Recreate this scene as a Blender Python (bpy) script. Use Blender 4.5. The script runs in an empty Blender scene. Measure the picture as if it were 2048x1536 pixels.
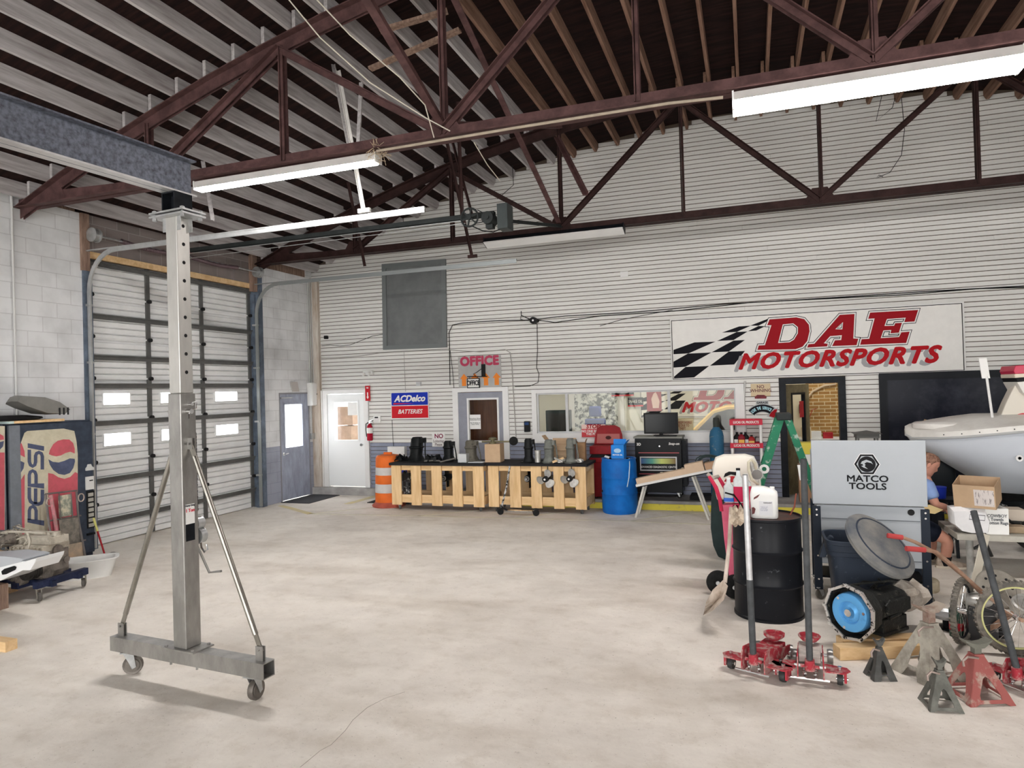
import bpy, math, random
from mathutils import Vector, Matrix, Euler
random.seed(7)
pi = math.pi
sc = bpy.context.scene
col = sc.collection
# ---------------- camera ----------------
CH = 2.05
FPX = 1362.0
def _n(v): return Vector(v).normalized()
_vy = _n((478, 0, FPX)); _vx = -_n((-3879, 125, FPX)); _vx = (_vx - _vx.dot(_vy)*_vy).normalized(); _vz = _vx.cross(_vy)
# rows: camera right, down, forward expressed in world axes
CR = Vector((_vx[0], _vy[0], _vz[0])); CD = Vector((_vx[1], _vy[1], _vz[1])); CF = Vector((_vx[2], _vy[2], _vz[2]))
cam = bpy.data.cameras.new('camera'); co = bpy.data.objects.new('camera', cam); col.objects.link(co)
M4 = Matrix((( CR.x, -CD.x, -CF.x, 0), (CR.y, -CD.y, -CF.y, 0), (CR.z, -CD.z, -CF.z, CH), (0, 0, 0, 1)))
co.matrix_world = M4
cam.sensor_width = 36; cam.lens = FPX/2048*36; cam.clip_start = .05; cam.clip_end = 200
sc.camera = co
# ---------------- world, light, exposure ----------------
w = bpy.data.worlds.new('world'); sc.world = w; w.use_nodes = True
bg = w.node_tree.nodes['Background']; bg.inputs[0].default_value = (1, .985, .965, 1); bg.inputs[1].default_value = 1.5
sc.view_settings.view_transform = 'Standard'; sc.view_settings.look = 'None'; sc.view_settings.gamma = 1
sc.view_settings.use_curve_mapping = False
sc.view_settings.exposure = 2.52
sc.cycles.max_bounces = 7; sc.cycles.diffuse_bounces = 5
sc.cycles.use_denoising = True
LAMPE = 28.0; OFFE = 1.5

# ---------------- helpers ----------------
def ray(px, py): return CR*(px-1024) + CD*(py-768) + CF*FPX
def F(px, py, z=0):
    d = ray(px, py); t = (z-CH)/d.z; return Vector((d.x*t, d.y*t, z))
def PY(px, py, Y):
    d = ray(px, py); t = Y/d.y; return Vector((d.x*t, Y, CH+d.z*t))
def PX(px, py, X):
    d = ray(px, py); t = X/d.x; return Vector((X, d.y*t, CH+d.z*t))
def RZ(a): return Matrix.Rotation(a, 3, 'Z')
def EU(x, y, z): return Euler((x, y, z)).to_matrix()
def frame(d):
    d = Vector(d).normalized(); up = Vector((0, 0, 1)) if abs(d.z) < .98 else Vector((0, 1, 0))
    x = up.cross(d).normalized(); y = d.cross(x); return x, y, d
class MB:
    def __init__(s): s.v = []; s.f = []; s.m = []; s.k = 0; s.n = 0
    def add(s, vs, fs, m=None):
        b = len(s.v); s.v += [tuple(v) for v in vs]; s.f += [tuple(b+i for i in f) for f in fs]; s.m += [s.k if m is None else m]*len(fs); return s
    def box(s, c, d, R=None, m=None):
        c = Vector(c); vs = []
        for x in (-.5, .5):
            for y in (-.5, .5):
                for z in (-.5, .5):
                    p = Vector((x*d[0], y*d[1], z*d[2])); vs.append(c + (R @ p if R else p))
        return s.add(vs, [(0, 1, 3, 2), (4, 6, 7, 5), (0, 4, 5, 1), (2, 3, 7, 6), (0, 2, 6, 4), (1, 5, 7, 3)], m)
    def b2(s, a, b, m=None):
        a = Vector(a); b = Vector(b); s.n = (s.n+1) % 7; e = s.n*.00018; return s.box((a+b)/2, (abs(b.x-a.x)+e, abs(b.y-a.y)+e, abs(b.z-a.z)+e), None, m)   # a hair of growth keeps faces from coinciding
    def beam(s, p, q, w, h, m=None, roll=0):
        p = Vector(p); q = Vector(q); x, y, d = frame(q-p)
        if roll: x, y = x*math.cos(roll)+y*math.sin(roll), y*math.cos(roll)-x*math.sin(roll)
        vs = [e + x*a*w/2 + y*b*h/2 for e in (p, q) for a, b in ((-1, -1), (1, -1), (1, 1), (-1, 1))]
        return s.add(vs, [(0, 3, 2, 1), (4, 5, 6, 7), (0, 1, 5, 4), (1, 2, 6, 5), (2, 3, 7, 6), (3, 0, 4, 7)], m)
    def cyl(s, p, q, r, r2=None, n=16, m=None, cap=True):
        p = Vector(p); q = Vector(q); x, y, d = frame(q-p); r2 = r if r2 is None else r2
        vs = [p + (x*math.cos(t)+y*math.sin(t))*r for t in [2*pi*i/n for i in range(n)]] + [q + (x*math.cos(t)+y*math.sin(t))*r2 for t in [2*pi*i/n for i in range(n)]]
        fs = [(i, (i+1) % n, n+(i+1) % n, n+i) for i in range(n)]
        if cap: fs += [tuple(range(n-1, -1, -1)), tuple(range(n, 2*n))]
        return s.add(vs, fs, m)
    def tube(s, pts, r, n=8, m=None, cap=True, closed=False):
        pts = [Vector(p) for p in pts]; N = len(pts); rs = r if isinstance(r, (list, tuple)) else [r]*N; vs = []; px = None
        for i, p in enumerate(pts):
            a = pts[(i-1) % N] if (closed or i > 0) else p; b = pts[(i+1) % N] if (closed or i < N-1) else p
            d = (b-a).normalized()
            if px is None: px, py, _ = frame(d)
            else:
                px = (px - px.dot(d)*d); px = px.normalized() if px.length > 1e-6 else frame(d)[0]; py = d.cross(px)
            vs += [p + (px*math.cos(t)+py*math.sin(t))*rs[i] for t in [2*pi*j/n for j in range(n)]]
        fs = [];  L = N if closed else N-1
        for i in range(L):
            a = i*n; b = ((i+1) % N)*n
            fs += [(a+j, a+(j+1) % n, b+(j+1) % n, b+j) for j in range(n)]
        if cap and not closed: fs += [tuple(range(n-1, -1, -1)), tuple(range((N-1)*n, N*n))]
        return s.add(vs, fs, m)
    def lathe(s, prof, c=(0, 0, 0), R=None, n=24, m=None, sx=1, sy=1, sq=0):
        c = Vector(c); vs = []
        for r, z in prof:
            for j in range(n):
                t = 2*pi*j/n; k = 1
                if sq:
                    k = (abs(math.cos(t))**sq + abs(math.sin(t))**sq)**(-1/sq)
                p = Vector((r*k*math.cos(t)*sx, r*k*math.sin(t)*sy, z)); vs.append(c + (R @ p if R else p))
        fs = []
        for i in range(len(prof)-1):
            fs += [(i*n+j, i*n+(j+1) % n, (i+1)*n+(j+1) % n, (i+1)*n+j) for j in range(n)]
        if prof[0][0] > 1e-5: fs.append(tuple(range(n-1, -1, -1)))
        if prof[-1][0] > 1e-5: fs.append(tuple(range((len(prof)-1)*n, len(prof)*n)))
        return s.add(vs, fs, m)
    def prism(s, poly, o, u, v, t, m=None):
        o = Vector(o); u = Vector(u); v = Vector(v); nn = u.cross(v).normalized()*t; n = len(poly)
        vs = [o+u*a+v*b for a, b in poly] + [o+u*a+v*b+nn for a, b in poly]
        return s.add(vs, [tuple(range(n-1, -1, -1)), tuple(range(n, 2*n))] + [(i, (i+1) % n, n+(i+1) % n, n+i) for i in range(n)], m)
    def ell(s, c, r, R=None, n=16, k=10, m=None):
        prof = [(math.sin(pi*i/k), -math.cos(pi*i/k)) for i in range(k+1)]; c = Vector(c); vs = []
        for a, z in prof:
            for j in range(n):
                t = 2*pi*j/n; p = Vector((a*math.cos(t)*r[0], a*math.sin(t)*r[1], z*r[2])); vs.append(c + (R @ p if R else p))
        fs = [(i*n+j, i*n+(j+1) % n, (i+1)*n+(j+1) % n, (i+1)*n+j) for i in range(k) for j in range(n)]
        return s.add(vs, fs, m)
    def loft(s, secs, m=None, cap=True):
        n = len(secs[0]); vs = [p for q in secs for p in q]; fs = []
        for i in range(len(secs)-1): fs += [(i*n+j, i*n+(j+1) % n, (i+1)*n+(j+1) % n, (i+1)*n+j) for j in range(n)]
        if cap: fs += [tuple(range(n-1, -1, -1)), tuple(range((len(secs)-1)*n, len(secs)*n))]
        return s.add(vs, fs, m)
def mesh_obj(name, mb, mat, parent=None, sm=35, bev=0):
    me = bpy.data.meshes.new(name); me.from_pydata(mb.v, [], mb.f)
    for x in (mat if isinstance(mat, (list, tuple)) else [mat]): me.materials.append(x)
    if any(mb.m): me.polygons.foreach_set('material_index', mb.m)
    import bmesh
    bm = bmesh.new(); bm.from_mesh(me); bmesh.ops.recalc_face_normals(bm, faces=bm.faces); bm.to_mesh(me); bm.free()
    if sm:
        me.polygons.foreach_set('use_smooth', [True]*len(me.polygons)); me.set_sharp_from_angle(angle=math.radians(sm))
    me.update()
    o = bpy.data.objects.new(name, me); col.objects.link(o)
    if parent: o.parent = parent
    if bev:
        b = o.modifiers.new('bevel', 'BEVEL'); b.width = bev; b.segments = 2; b.limit_method = 'ANGLE'; b.angle_limit = math.radians(40)
    return o
def tag(o, label, cat, group=None, kind=None):
    o['label'] = label; o['category'] = cat
    if group: o['group'] = group
    if kind: o['kind'] = kind
    return o
def thing(name, label, cat, loc=(0, 0, 0), rz=0, group=None):
    o = bpy.data.objects.new(name, None); col.objects.link(o); o.location = loc; o.rotation_euler = (0, 0, rz); o.empty_display_size = .1
    return tag(o, label, cat, group)
def one(name, label, cat, mb, mat, loc=(0, 0, 0), rz=0, group=None, **k):
    o = mesh_obj(name, mb, mat, None, **k); o.location = loc; o.rotation_euler = (0, 0, rz); return tag(o, label, cat, group)
def struct(name, mb, mat, parent=None, **k):
    o = mesh_obj(name, mb, mat, parent, **k)
    if not parent: o['kind'] = 'structure'
    return o
def copy_tree(o, parent=None):
    c = o.copy(); col.objects.link(c)
    if parent: c.parent = parent
    for ch in list(o.children): copy_tree(ch, c)
    return c
def lab(o, t): o['label'] = t; return o
# ---- materials ----
def M(name, c, rough=.6, metal=0, var=0, sc_=6, c2=None, bump=0, bsc=40, lo=.4, hi=.65, emit=0, spec=.13, stretch=None, coat=0):
    m = bpy.data.materials.new(name); m.use_nodes = True; nt = m.node_tree; b = nt.nodes['Principled BSDF']
    c = tuple(c)+(1,); b.inputs['Base Color'].default_value = c; b.inputs['Roughness'].default_value = rough; b.inputs['Metallic'].default_value = metal
    b.inputs['Specular IOR Level'].default_value = spec; b.inputs['Coat Weight'].default_value = coat*.3
    tc = nt.nodes.new('ShaderNodeTexCoord'); mp = nt.nodes.new('ShaderNodeMapping'); nt.links.new(tc.outputs['Object'], mp.inputs[0])
    if stretch: mp.inputs['Scale'].default_value = stretch
    if c2 is not None or var:
        no = nt.nodes.new('ShaderNodeTexNoise'); no.inputs['Scale'].default_value = sc_; no.inputs['Detail'].default_value = 8; no.inputs['Roughness'].default_value = .65
        nt.links.new(mp.outputs[0], no.inputs[0]); rp = nt.nodes.new('ShaderNodeValToRGB'); nt.links.new(no.outputs[0], rp.inputs[0])
        if c2 is None: c2 = tuple(max(0, x*(1-var)) for x in c[:3])
        rp.color_ramp.elements[0].position = lo; rp.color_ramp.elements[1].position = hi
        rp.color_ramp.elements[0].color = tuple(c2)+(1,); rp.color_ramp.elements[1].color = c
        nt.links.new(rp.outputs[0], b.inputs['Base Color'])
    if bump:
        n2 = nt.nodes.new('ShaderNodeTexNoise'); n2.inputs['Scale'].default_value = bsc; n2.inputs['Detail'].default_value = 5; nt.links.new(mp.outputs[0], n2.inputs[0])
        bu = nt.nodes.new('ShaderNodeBump'); bu.inputs['Strength'].default_value = bump; bu.inputs['Distance'].default_value = .01
        nt.links.new(n2.outputs[0], bu.inputs['Height']); nt.links.new(bu.outputs[0], b.inputs['Normal'])
    if emit: b.inputs['Emission Color'].default_value = c; b.inputs['Emission Strength'].default_value = emit
    return m
def block_mat(name, c, mortar, c2, ybricks=True, bw=.4, bh=.2, strength=.35, squash=.5, ms=.006):
    m = M(name, c, .75); nt = m.node_tree; b = nt.nodes['Principled BSDF']
    tc = nt.nodes.new('ShaderNodeTexCoord'); mp = nt.nodes.new('ShaderNodeMapping')
    nt.links.new(tc.outputs['Object'], mp.inputs[0])
    cx = nt.nodes.new('ShaderNodeSeparateXYZ'); cb = nt.nodes.new('ShaderNodeCombineXYZ'); nt.links.new(mp.outputs[0], cx.inputs[0])
    nt.links.new(cx.outputs['Y' if ybricks else 'X'], cb.inputs[0]); nt.links.new(cx.outputs['Z'], cb.inputs[1])
    br = nt.nodes.new('ShaderNodeTexBrick'); nt.links.new(cb.outputs[0], br.inputs[0]); br.inputs['Scale'].default_value = 1
    br.inputs['Brick Width'].default_value = bw; br.inputs['Row Height'].default_value = bh; br.inputs['Mortar Size'].default_value = ms; br.inputs['Mortar Smooth'].default_value = .3
    br.inputs['Color1'].default_value = tuple(c)+(1,); br.inputs['Color2'].default_value = tuple(c2)+(1,); br.inputs['Mortar'].default_value = tuple(mortar)+(1,)
    no = nt.nodes.new('ShaderNodeTexNoise'); no.inputs['Scale'].default_value = 2.2; no.inputs['Detail'].default_value = 9; nt.links.new(tc.outputs['Object'], no.inputs[0])
    rp = nt.nodes.new('ShaderNodeValToRGB'); rp.color_ramp.elements[0].position = .3; rp.color_ramp.elements[0].color = (.72, .72, .72, 1); rp.color_ramp.elements[1].position = .55
    nt.links.new(no.outputs[0], rp.inputs[0])
    mx = nt.nodes.new('ShaderNodeMixRGB'); mx.blend_type = 'MULTIPLY'; mx.inputs[0].default_value = .8
    nt.links.new(br.outputs[0], mx.inputs[1]); nt.links.new(rp.outputs[0], mx.inputs[2]); nt.links.new(mx.outputs[0], b.inputs['Base Color'])
    bu = nt.nodes.new('ShaderNodeBump'); bu.inputs['Strength'].default_value = strength; bu.inputs['Distance'].default_value = .01; bu.invert = True
    nt.links.new(br.outputs[1], bu.inputs['Height']); nt.links.new(bu.outputs[0], b.inputs['Normal'])
    return m
def glass_mat(name, tint=(1, 1, 1), rough=0, opac=.12):
    m = bpy.data.materials.new(name); m.use_nodes = True; nt = m.node_tree; nt.nodes.clear()
    o = nt.nodes.new('ShaderNodeOutputMaterial'); t = nt.nodes.new('ShaderNodeBsdfTransparent'); g = nt.nodes.new('ShaderNodeBsdfGlossy'); mx = nt.nodes.new('ShaderNodeMixShader')
    t.inputs[0].default_value = tuple(tint)+(1,); g.inputs['Roughness'].default_value = rough+.02; mx.inputs[0].default_value = opac
    nt.links.new(t.outputs[0], mx.inputs[1]); nt.links.new(g.outputs[0], mx.inputs[2]); nt.links.new(mx.outputs[0], o.inputs[0]); return m
def text(name, s, size, parent, loc, rot, mat, bold=0, sx=1, shear=0, ext=.001, align='CENTER', space=1, slant=0):
    cu = bpy.data.curves.new('lettering', 'FONT'); cu.body = s; cu.size = size; cu.extrude = ext; cu.shear = shear; cu.align_x = align; cu.align_y = 'CENTER'; cu.space_character = space; cu.resolution_u = 3
    cu.space_line = .85
    t = bpy.data.objects.new('tmp', cu); col.objects.link(t); dg = bpy.context.evaluated_depsgraph_get(); me = bpy.data.meshes.new_from_object(t.evaluated_get(dg)); bpy.data.objects.remove(t)
    me.transform(Matrix.Diagonal((sx, 1, 1, 1)))
    if bold:       # weight: the same letters set a hair apart
        V = [v.co.copy() for v in me.vertices]; Fc = [tuple(p.vertices) for p in me.polygons]; vs = []; fs = []
        for k, (dx, dy) in enumerate(((0, 0), (1, 0), (-1, 0), (0, 1), (0, -1), (.7, .7), (-.7, -.7), (.7, -.7), (-.7, .7))):
            n = len(vs); vs += [(v.x+dx*bold, v.y+dy*bold, v.z+k*.00012) for v in V]; fs += [tuple(n+i for i in f) for f in Fc]
        me = bpy.data.meshes.new('lettering'); me.from_pydata(vs, [], fs)
    if slant: me.transform(Matrix(((1, 0, 0, 0), (slant, 1, 0, 0), (0, 0, 1, 0), (0, 0, 0, 1))))
    me.materials.clear(); me.materials.append(mat)
    o = bpy.data.objects.new(name, me); col.objects.link(o); o.parent = parent; o.location = loc; o.rotation_euler = rot; return o
UP = (pi/2, 0, 0)          # text facing -Y
def caster(parent, x, y, ztop, r, wm, mm, name='caster', rz=0, tilt=0):
    """swivel caster: bracket with a wheel as its sub-part; bottom of the wheel at z=0"""
    R = RZ(rz); b = MB()
    off = R @ Vector((.35*r, 0, 0)); c = Vector((x, y, r)) + off
    b.box((x, y, ztop-.004), (r*1.5, r*1.3, .008), R)
    for sgn in (-1, 1):
        s = R @ Vector((0, sgn*r*.42, 0)); p = Vector((x, y, ztop-.01))+s
        b.prism([(-r*.5, 0), (r*.5, 0), (r*.75, -(ztop-r)), (r*.35, -(ztop-r)-r*.2), (.0, -(ztop-r)*.6)], p, R @ Vector((1, 0, 0)), Vector((0, 0, 1)), .004)
    o = mesh_obj(name, b, mm, parent)
    wv = MB(); ax = R @ Vector((0, 1, 0))
    prof = [(r*.25, -.36), (r*.7, -.36), (r*.72, -.25), (r*.95, -.3), (r, -.2), (r, .2), (r*.95, .3), (r*.72, .25), (r*.7, .36), (r*.25, .36)]
    x_, y_, d_ = frame(ax); RR = Matrix((x_, y_, d_)).transposed()
    wv.lathe([(a, z*r) for a, z in prof], c, RR, 20)
    mesh_obj('wheel', wv, wm, o); return o
# ---------------- common materials ----------------
white_side = M('white_siding_paint', (.73, .725, .695), .6, var=.14, sc_=1.6, stretch=(.25, 1, 1.6), lo=.25, hi=.6)
blue_side = M('slate_blue_paint', (.28, .305, .39), .6, var=.2, sc_=2)
groove = M('bare_wood_gap', (.12, .095, .075), .9)
block_w = block_mat('white_block', (.76, .77, .78), (.60, .60, .61), (.72, .73, .74), strength=.3)
block_b = block_mat('blue_block', (.36, .38, .46), (.28, .30, .37), (.34, .36, .43), strength=.3)
block_r = block_mat('bare_block', (.27, .23, .22), (.36, .33, .31), (.22, .19, .18), strength=.5)
steel_br = M('primer_brown_steel', (.125, .066, .064), .6, var=.45, sc_=5)
wood_gr = M('grey_joist', (.54, .52, .52), .85, c2=(.30, .27, .265), sc_=2.5, stretch=(8, .6, 8), lo=.3, hi=.62)
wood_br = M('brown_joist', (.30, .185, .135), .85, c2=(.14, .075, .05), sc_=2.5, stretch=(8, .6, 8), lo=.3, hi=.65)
deck_m = M('dark_brown_deck', (.030, .014, .012), .9, c2=(.013, .007, .007), sc_=3, stretch=(.6, 5, 1), spec=.15)
pine = M('pine', (.80, .58, .33), .6, c2=(.64, .42, .21), sc_=2.2, stretch=(6, 6, .7), lo=.35, hi=.6)
pineh = M('pine_rail', (.80, .58, .33), .6, c2=(.64, .42, .21), sc_=2.2, stretch=(.7, 6, 6), lo=.35, hi=.6)
oldwood = M('old_timber', (.36, .25, .19), .8, c2=(.2, .13, .1), sc_=4, stretch=(6, 6, .8))
galv = M('galvanized_steel', (.52, .53, .53), .4, .7, var=.25, sc_=12)
steel = M('bare_steel', (.43, .42, .40), .4, .8, var=.3, sc_=7, stretch=(1, 1, .35))
blacksteel = M('black_steel', (.013, .015, .019), .45, .2, var=.4, sc_=9)
black = M('black_plastic', (.009, .009, .010), .45)
blackm = M('matte_black', (.012, .012, .013), .8, spec=.3)
rubber = M('black_rubber', (.018, .018, .018), .75, var=.4, sc_=14)
chrome = M('chrome', (.75, .75, .75), .18, 1)
alum = M('cast_aluminium', (.62, .61, .58), .45, .6, var=.35, sc_=10)
white = M('white_plastic', (.82, .82, .80), .4, var=.06, sc_=4)
wpaint = M('white_paint', (.78, .78, .77), .45, var=.06, sc_=3)
red = M('red_paint', (.50, .03, .04), .4, var=.3, sc_=9)
redp = M('red_plastic', (.62, .04, .07), .4)
cardb = M('cardboard', (.55, .39, .25), .8, var=.12, sc_=5)
glass = glass_mat('clear_glass', (1, 1, 1), 0, .02)
grey_trim = M('grey_trim', (.60, .61, .62), .5, var=.12, sc_=4)
W0 = 12.25
def R_(x): return 6.707 - .0241*(x-.26)**2
# ---------------- floor ----------------
def floor_mat():
    m = M('concrete', (.86, .81, .74), .7, c2=(.66, .61, .55), sc_=.9, lo=.28, hi=.62, bump=.25, bsc=18); nt = m.node_tree; b = nt.nodes['Principled BSDF']
    src = b.inputs['Base Color'].links[0].from_socket
    tc = nt.nodes.new('ShaderNodeTexCoord')
    def layer(src, scale, lo, hi, dark, fac, detail=6, st=(1, 1, 1)):
        mp = nt.nodes.new('ShaderNodeMapping'); mp.inputs['Scale'].default_value = st; nt.links.new(tc.outputs['Object'], mp.inputs[0])
        n = nt.nodes.new('ShaderNodeTexNoise'); n.inputs['Scale'].default_value = scale; n.inputs['Detail'].default_value = detail; n.inputs['Roughness'].default_value = .7
        nt.links.new(mp.outputs[0], n.inputs[0]); r = nt.nodes.new('ShaderNodeValToRGB'); r.color_ramp.elements[0].position = lo; r.color_ramp.elements[1].position = hi
        r.color_ramp.elements[0].color = tuple(dark)+(1,); nt.links.new(n.outputs[0], r.inputs[0])
        x = nt.nodes.new('ShaderNodeMixRGB'); x.blend_type = 'MULTIPLY'; x.inputs[0].default_value = fac
        nt.links.new(src, x.inputs[1]); nt.links.new(r.outputs[0], x.inputs[2]); return x.outputs[0]
    src = layer(src, 5, .2, .5, (.72, .68, .62), .65)
    src = layer(src, 24, .30, .40, (.5, .46, .42), .4)
    src = layer(src, .5, .3, .5, (.70, .66, .61), .6, 3, (1, 2.4, 1))
    src = layer(src, 60, .27, .31, (.3, .27, .24), .8, 2)
    nt.links.new(src, b.inputs['Base Color']); return m
conc = floor_mat()
conc2 = M('step_concrete', (.46, .45, .44), .7, c2=(.30, .29, .28), sc_=2.5, bump=.3)
b = MB(); b.box((.4, 2.2, -.1), (18.9, 20.4, .2)); struct('floor', b, conc, sm=0)
b = MB(); b.prism([(-8.75, 12.4), (-8.75, 12.1), (-4.5, 12.1), (-4.0, 11.5), (9.75, 11.5), (9.75, 12.4)], (0, 0, 0), (1, 0, 0), (0, 1, 0), .15)
struct('trim_1', b, conc2, sm=0)
yel = M('yellow_curb_paint', (.78, .68, .10), .6, c2=(.50, .42, .13), sc_=7, lo=.3, hi=.42)
b = MB(); b.b2((-3.9, 11.485, .0), (9.7, 11.499, .1)); struct('trim_2', b, yel, sm=0)
# floor line paint
lw = M('worn_line_paint', (.74, .70, .55), .6, c2=(.60, .56, .46), sc_=3, lo=.35, hi=.6)
lyl = M('worn_yellow_paint', (.74, .62, .30), .6, c2=(.55, .50, .40), sc_=3, lo=.35, hi=.6)
def stripe(pts, wd, mat, nm):
    b = MB(); pts = [F(*p) for p in pts]
    for p, q in zip(pts, pts[1:]):
        d = (q-p).normalized(); n = Vector((-d.y, d.x, 0))*wd/2
        b.add([p-n, q-n, q+n, p+n, p-n+Vector((0, 0, .002)), q-n+Vector((0, 0, .002)), q+n+Vector((0, 0, .002)), p+n+Vector((0, 0, .002))], [(4, 5, 6, 7), (0, 3, 2, 1), (0, 1, 5, 4), (1, 2, 6, 5), (2, 3, 7, 6), (3, 0, 4, 7)])
    struct(nm, b, mat, sm=0)
stripe([(561, 1011), (622, 1028)], .12, lyl, 'trim_3')
stripe([(618, 1028), (800, 1031), (1000, 1036), (1260, 1042.5), (1440, 1050)], .07, lw, 'trim_4')
stripe([(618, 1028), (756, 1014)], .07, lw, 'trim_5')
stripe([(694, 1008), (757, 991)], .16, lyl, 'trim_6')
stripe([(835, 1032), (960, 1020)], .06, lw, 'trim_7')
stripe([(1030, 1035), (1130, 1024)], .06, lw, 'trim_8')
stripe([(1262, 1042), (1400, 1024)], .07, lw, 'trim_9')
crk = M('crack_dark', (.42, .38, .33), .9)
for i, pts in enumerate((((600, 1535), (640, 1502), (662, 1490), (690, 1462), (706, 1440), (735, 1415), (770, 1397), (810, 1384))  ,)):
    stripe(list(pts), .0022, crk, 'trim_%d' % (20+i))
# ---------------- back wall ----------------
OPEN = [(-8.53, -7.42, 0, 2.15), (-5.53, -4.37, 0, 2.13), (-3.90, -.12, 1.08, 2.06), (.44, 1.45, 0, 2.13)]
sid = MB(); EX = .0768; z = .15; rnd = random.Random(3)
while z < 6.75:
    z1 = z+EX
    if z1 > R_(.26): break
    s = math.sqrt(max(0, (6.707-z1)/.0241)); xa, xb = max(-8.75, .26-s), min(9.75, .26+s)
    segs = [(xa, xb)]
    for (a, c, p, q) in OPEN:
        if z1 > p+.01 and z < q-.01:
            ns = []
            for (u, v) in segs:
                if c <= u or a >= v: ns.append((u, v)); continue
                if u < a: ns.append((u, a))
                if v > c: ns.append((c, v))
            segs = ns
    k = 1 if z1 < 1.12 else 0
    for (u, v) in segs:
        cuts = [u]
        x = u + rnd.uniform(.6, 4)
        while x < v-.3: cuts.append(x); x += rnd.uniform(2.4, 4.2)
        cuts.append(v)
        for p, q in zip(cuts, cuts[1:]):
            dz = rnd.uniform(-.0012, .0012); q -= .002
            vs = [(X, Y, Z) for X in (p, q) for Y, Z in ((W0, z+.001), (W0-.020, z+.001+dz), (W0-.010, z1-.0105+dz), (W0, z1-.0105))]
            sid.add(vs, [(0, 3, 2, 1), (4, 5, 6, 7), (0, 1, 5, 4), (1, 2, 6, 5), (2, 3, 7, 6)], k)
    z = z1
wb = struct('wall_back', sid, [white_side, blue_side], sm=0)
bk = MB()
xs = [-8.95] + [v for o in sorted(OPEN) for v in o[:2]] + [9.95]
for i in range(0, len(xs), 2): bk.b2((xs[i], W0, 0), (xs[i+1], W0+.15, 2.16))
for (a, c, p, q) in OPEN:
    if p > 0: bk.b2((a, W0, 0), (c, W0+.15, p))
    bk.b2((a, W0, q), (c, W0+.15, 2.16))
top = [(x, R_(x)) for x in [9.95-i*.63 for i in range(31)]]
bk.prism([(-8.95, 2.16), (9.95, 2.16)]+top, (0, W0+.15, 0), (1, 0, 0), (0, 0, 1), .15)
struct('gap_boards', bk, groove, wb, sm=0)
# corner boards
b = MB(); b.b2((-8.75, 12.16, 0), (-8.55, 12.249, 4.55)); struct('trim_10', b, M('stained_corner_board', (.62, .58, .52), .7, c2=(.42, .34, .27), sc_=3, stretch=(3, 3, .5)), sm=0)
# ---------------- left wall ----------------
LX = -8.75
b = MB(); b.b2((LX-.2, -6, 0), (LX, 6.97, 4.7)); b.b2((LX-.2, 10.62, 1.10), (LX, 11.10, 4.55)); b.b2((LX-.2, 11.10, 2.14), (LX, 12.05, 4.55)); b.b2((LX-.2, 12.05, 1.10), (LX, 12.25, 4.7))
wl = struct('wall_left', b, block_w, sm=0)
b = MB(); b.b2((LX-.2, 10.62, 0), (LX, 11.10, 1.10)); b.b2((LX-.2, 12.05, 0), (LX, 12.25, 1.10)); struct('painted_dado', b, block_b, wl, sm=0)
b = MB(); b.b2((LX-.2, 6.97, 4.12), (LX-.06, 10.62, 4.85)); struct('door_lintel', b, block_r, wl, sm=0)
b = MB(); b.b2((9.75, -6, 0), (9.95, 12.4, 4.6)); struct('wall_right', b, block_w, sm=0)
b = MB()
for a, c in ((-8.95, -8.0), (-3.6, -2.4), (2.6, 3.8), (9.0, 9.95)): b.b2((a, -6.2, 0), (c, -6, 4.2))
b.b2((-8.95, -6.2, 4.2), (9.95, -6, 6.7)); struct('wall_rear', b, block_w, sm=0)
# roof deck
b = MB(); n = 40; xs = [-9.0+19*i/n for i in range(n+1)]
b.loft([[Vector((x, -6.4, R_(x))), Vector((x, 12.45, R_(x))), Vector((x, 12.45, R_(x)+.05)), Vector((x, -6.4, R_(x)+.05))] for x in xs])
struct('ceiling', b, deck_m, sm=0)
b = MB(); b.b2((LX-.2, -6, 4.6), (LX-.02, 6.9, 4.76)); b.b2((LX-.2, 10.6, 4.5), (LX-.02, 12.3, 4.76)); struct('trim_11', b, oldwood, sm=0)
# joists
def joist(x, y0, y1, mat, group, label, bevel=True):
    t = .042; h = .19; zt = R_(x)-.004; v = []
    pts = [(y0, zt), (y1, zt), (y1, zt-h*.45), (y1-.12, zt-h), (y0+.02, zt-h), (y0, zt-h)]
    b = MB(); b.prism([(p, q) for p, q in pts], (x-t/2, 0, 0), (0, 1, 0), (0, 0, 1), t)
    one('roof_joist', label, 'roof joist', b, mat, group=group, sm=0)
i = 0; x = -8.55
while x < 9.6:
    m = wood_gr if x < -3.3 else wood_br  # joists on the left are grey, the others brown
    tone = 'grey' if x < -3.3 else 'brown'
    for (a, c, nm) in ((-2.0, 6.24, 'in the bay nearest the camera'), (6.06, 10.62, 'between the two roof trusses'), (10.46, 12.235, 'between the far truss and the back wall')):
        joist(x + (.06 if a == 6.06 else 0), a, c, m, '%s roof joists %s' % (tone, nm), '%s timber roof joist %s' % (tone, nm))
    x += .402
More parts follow.
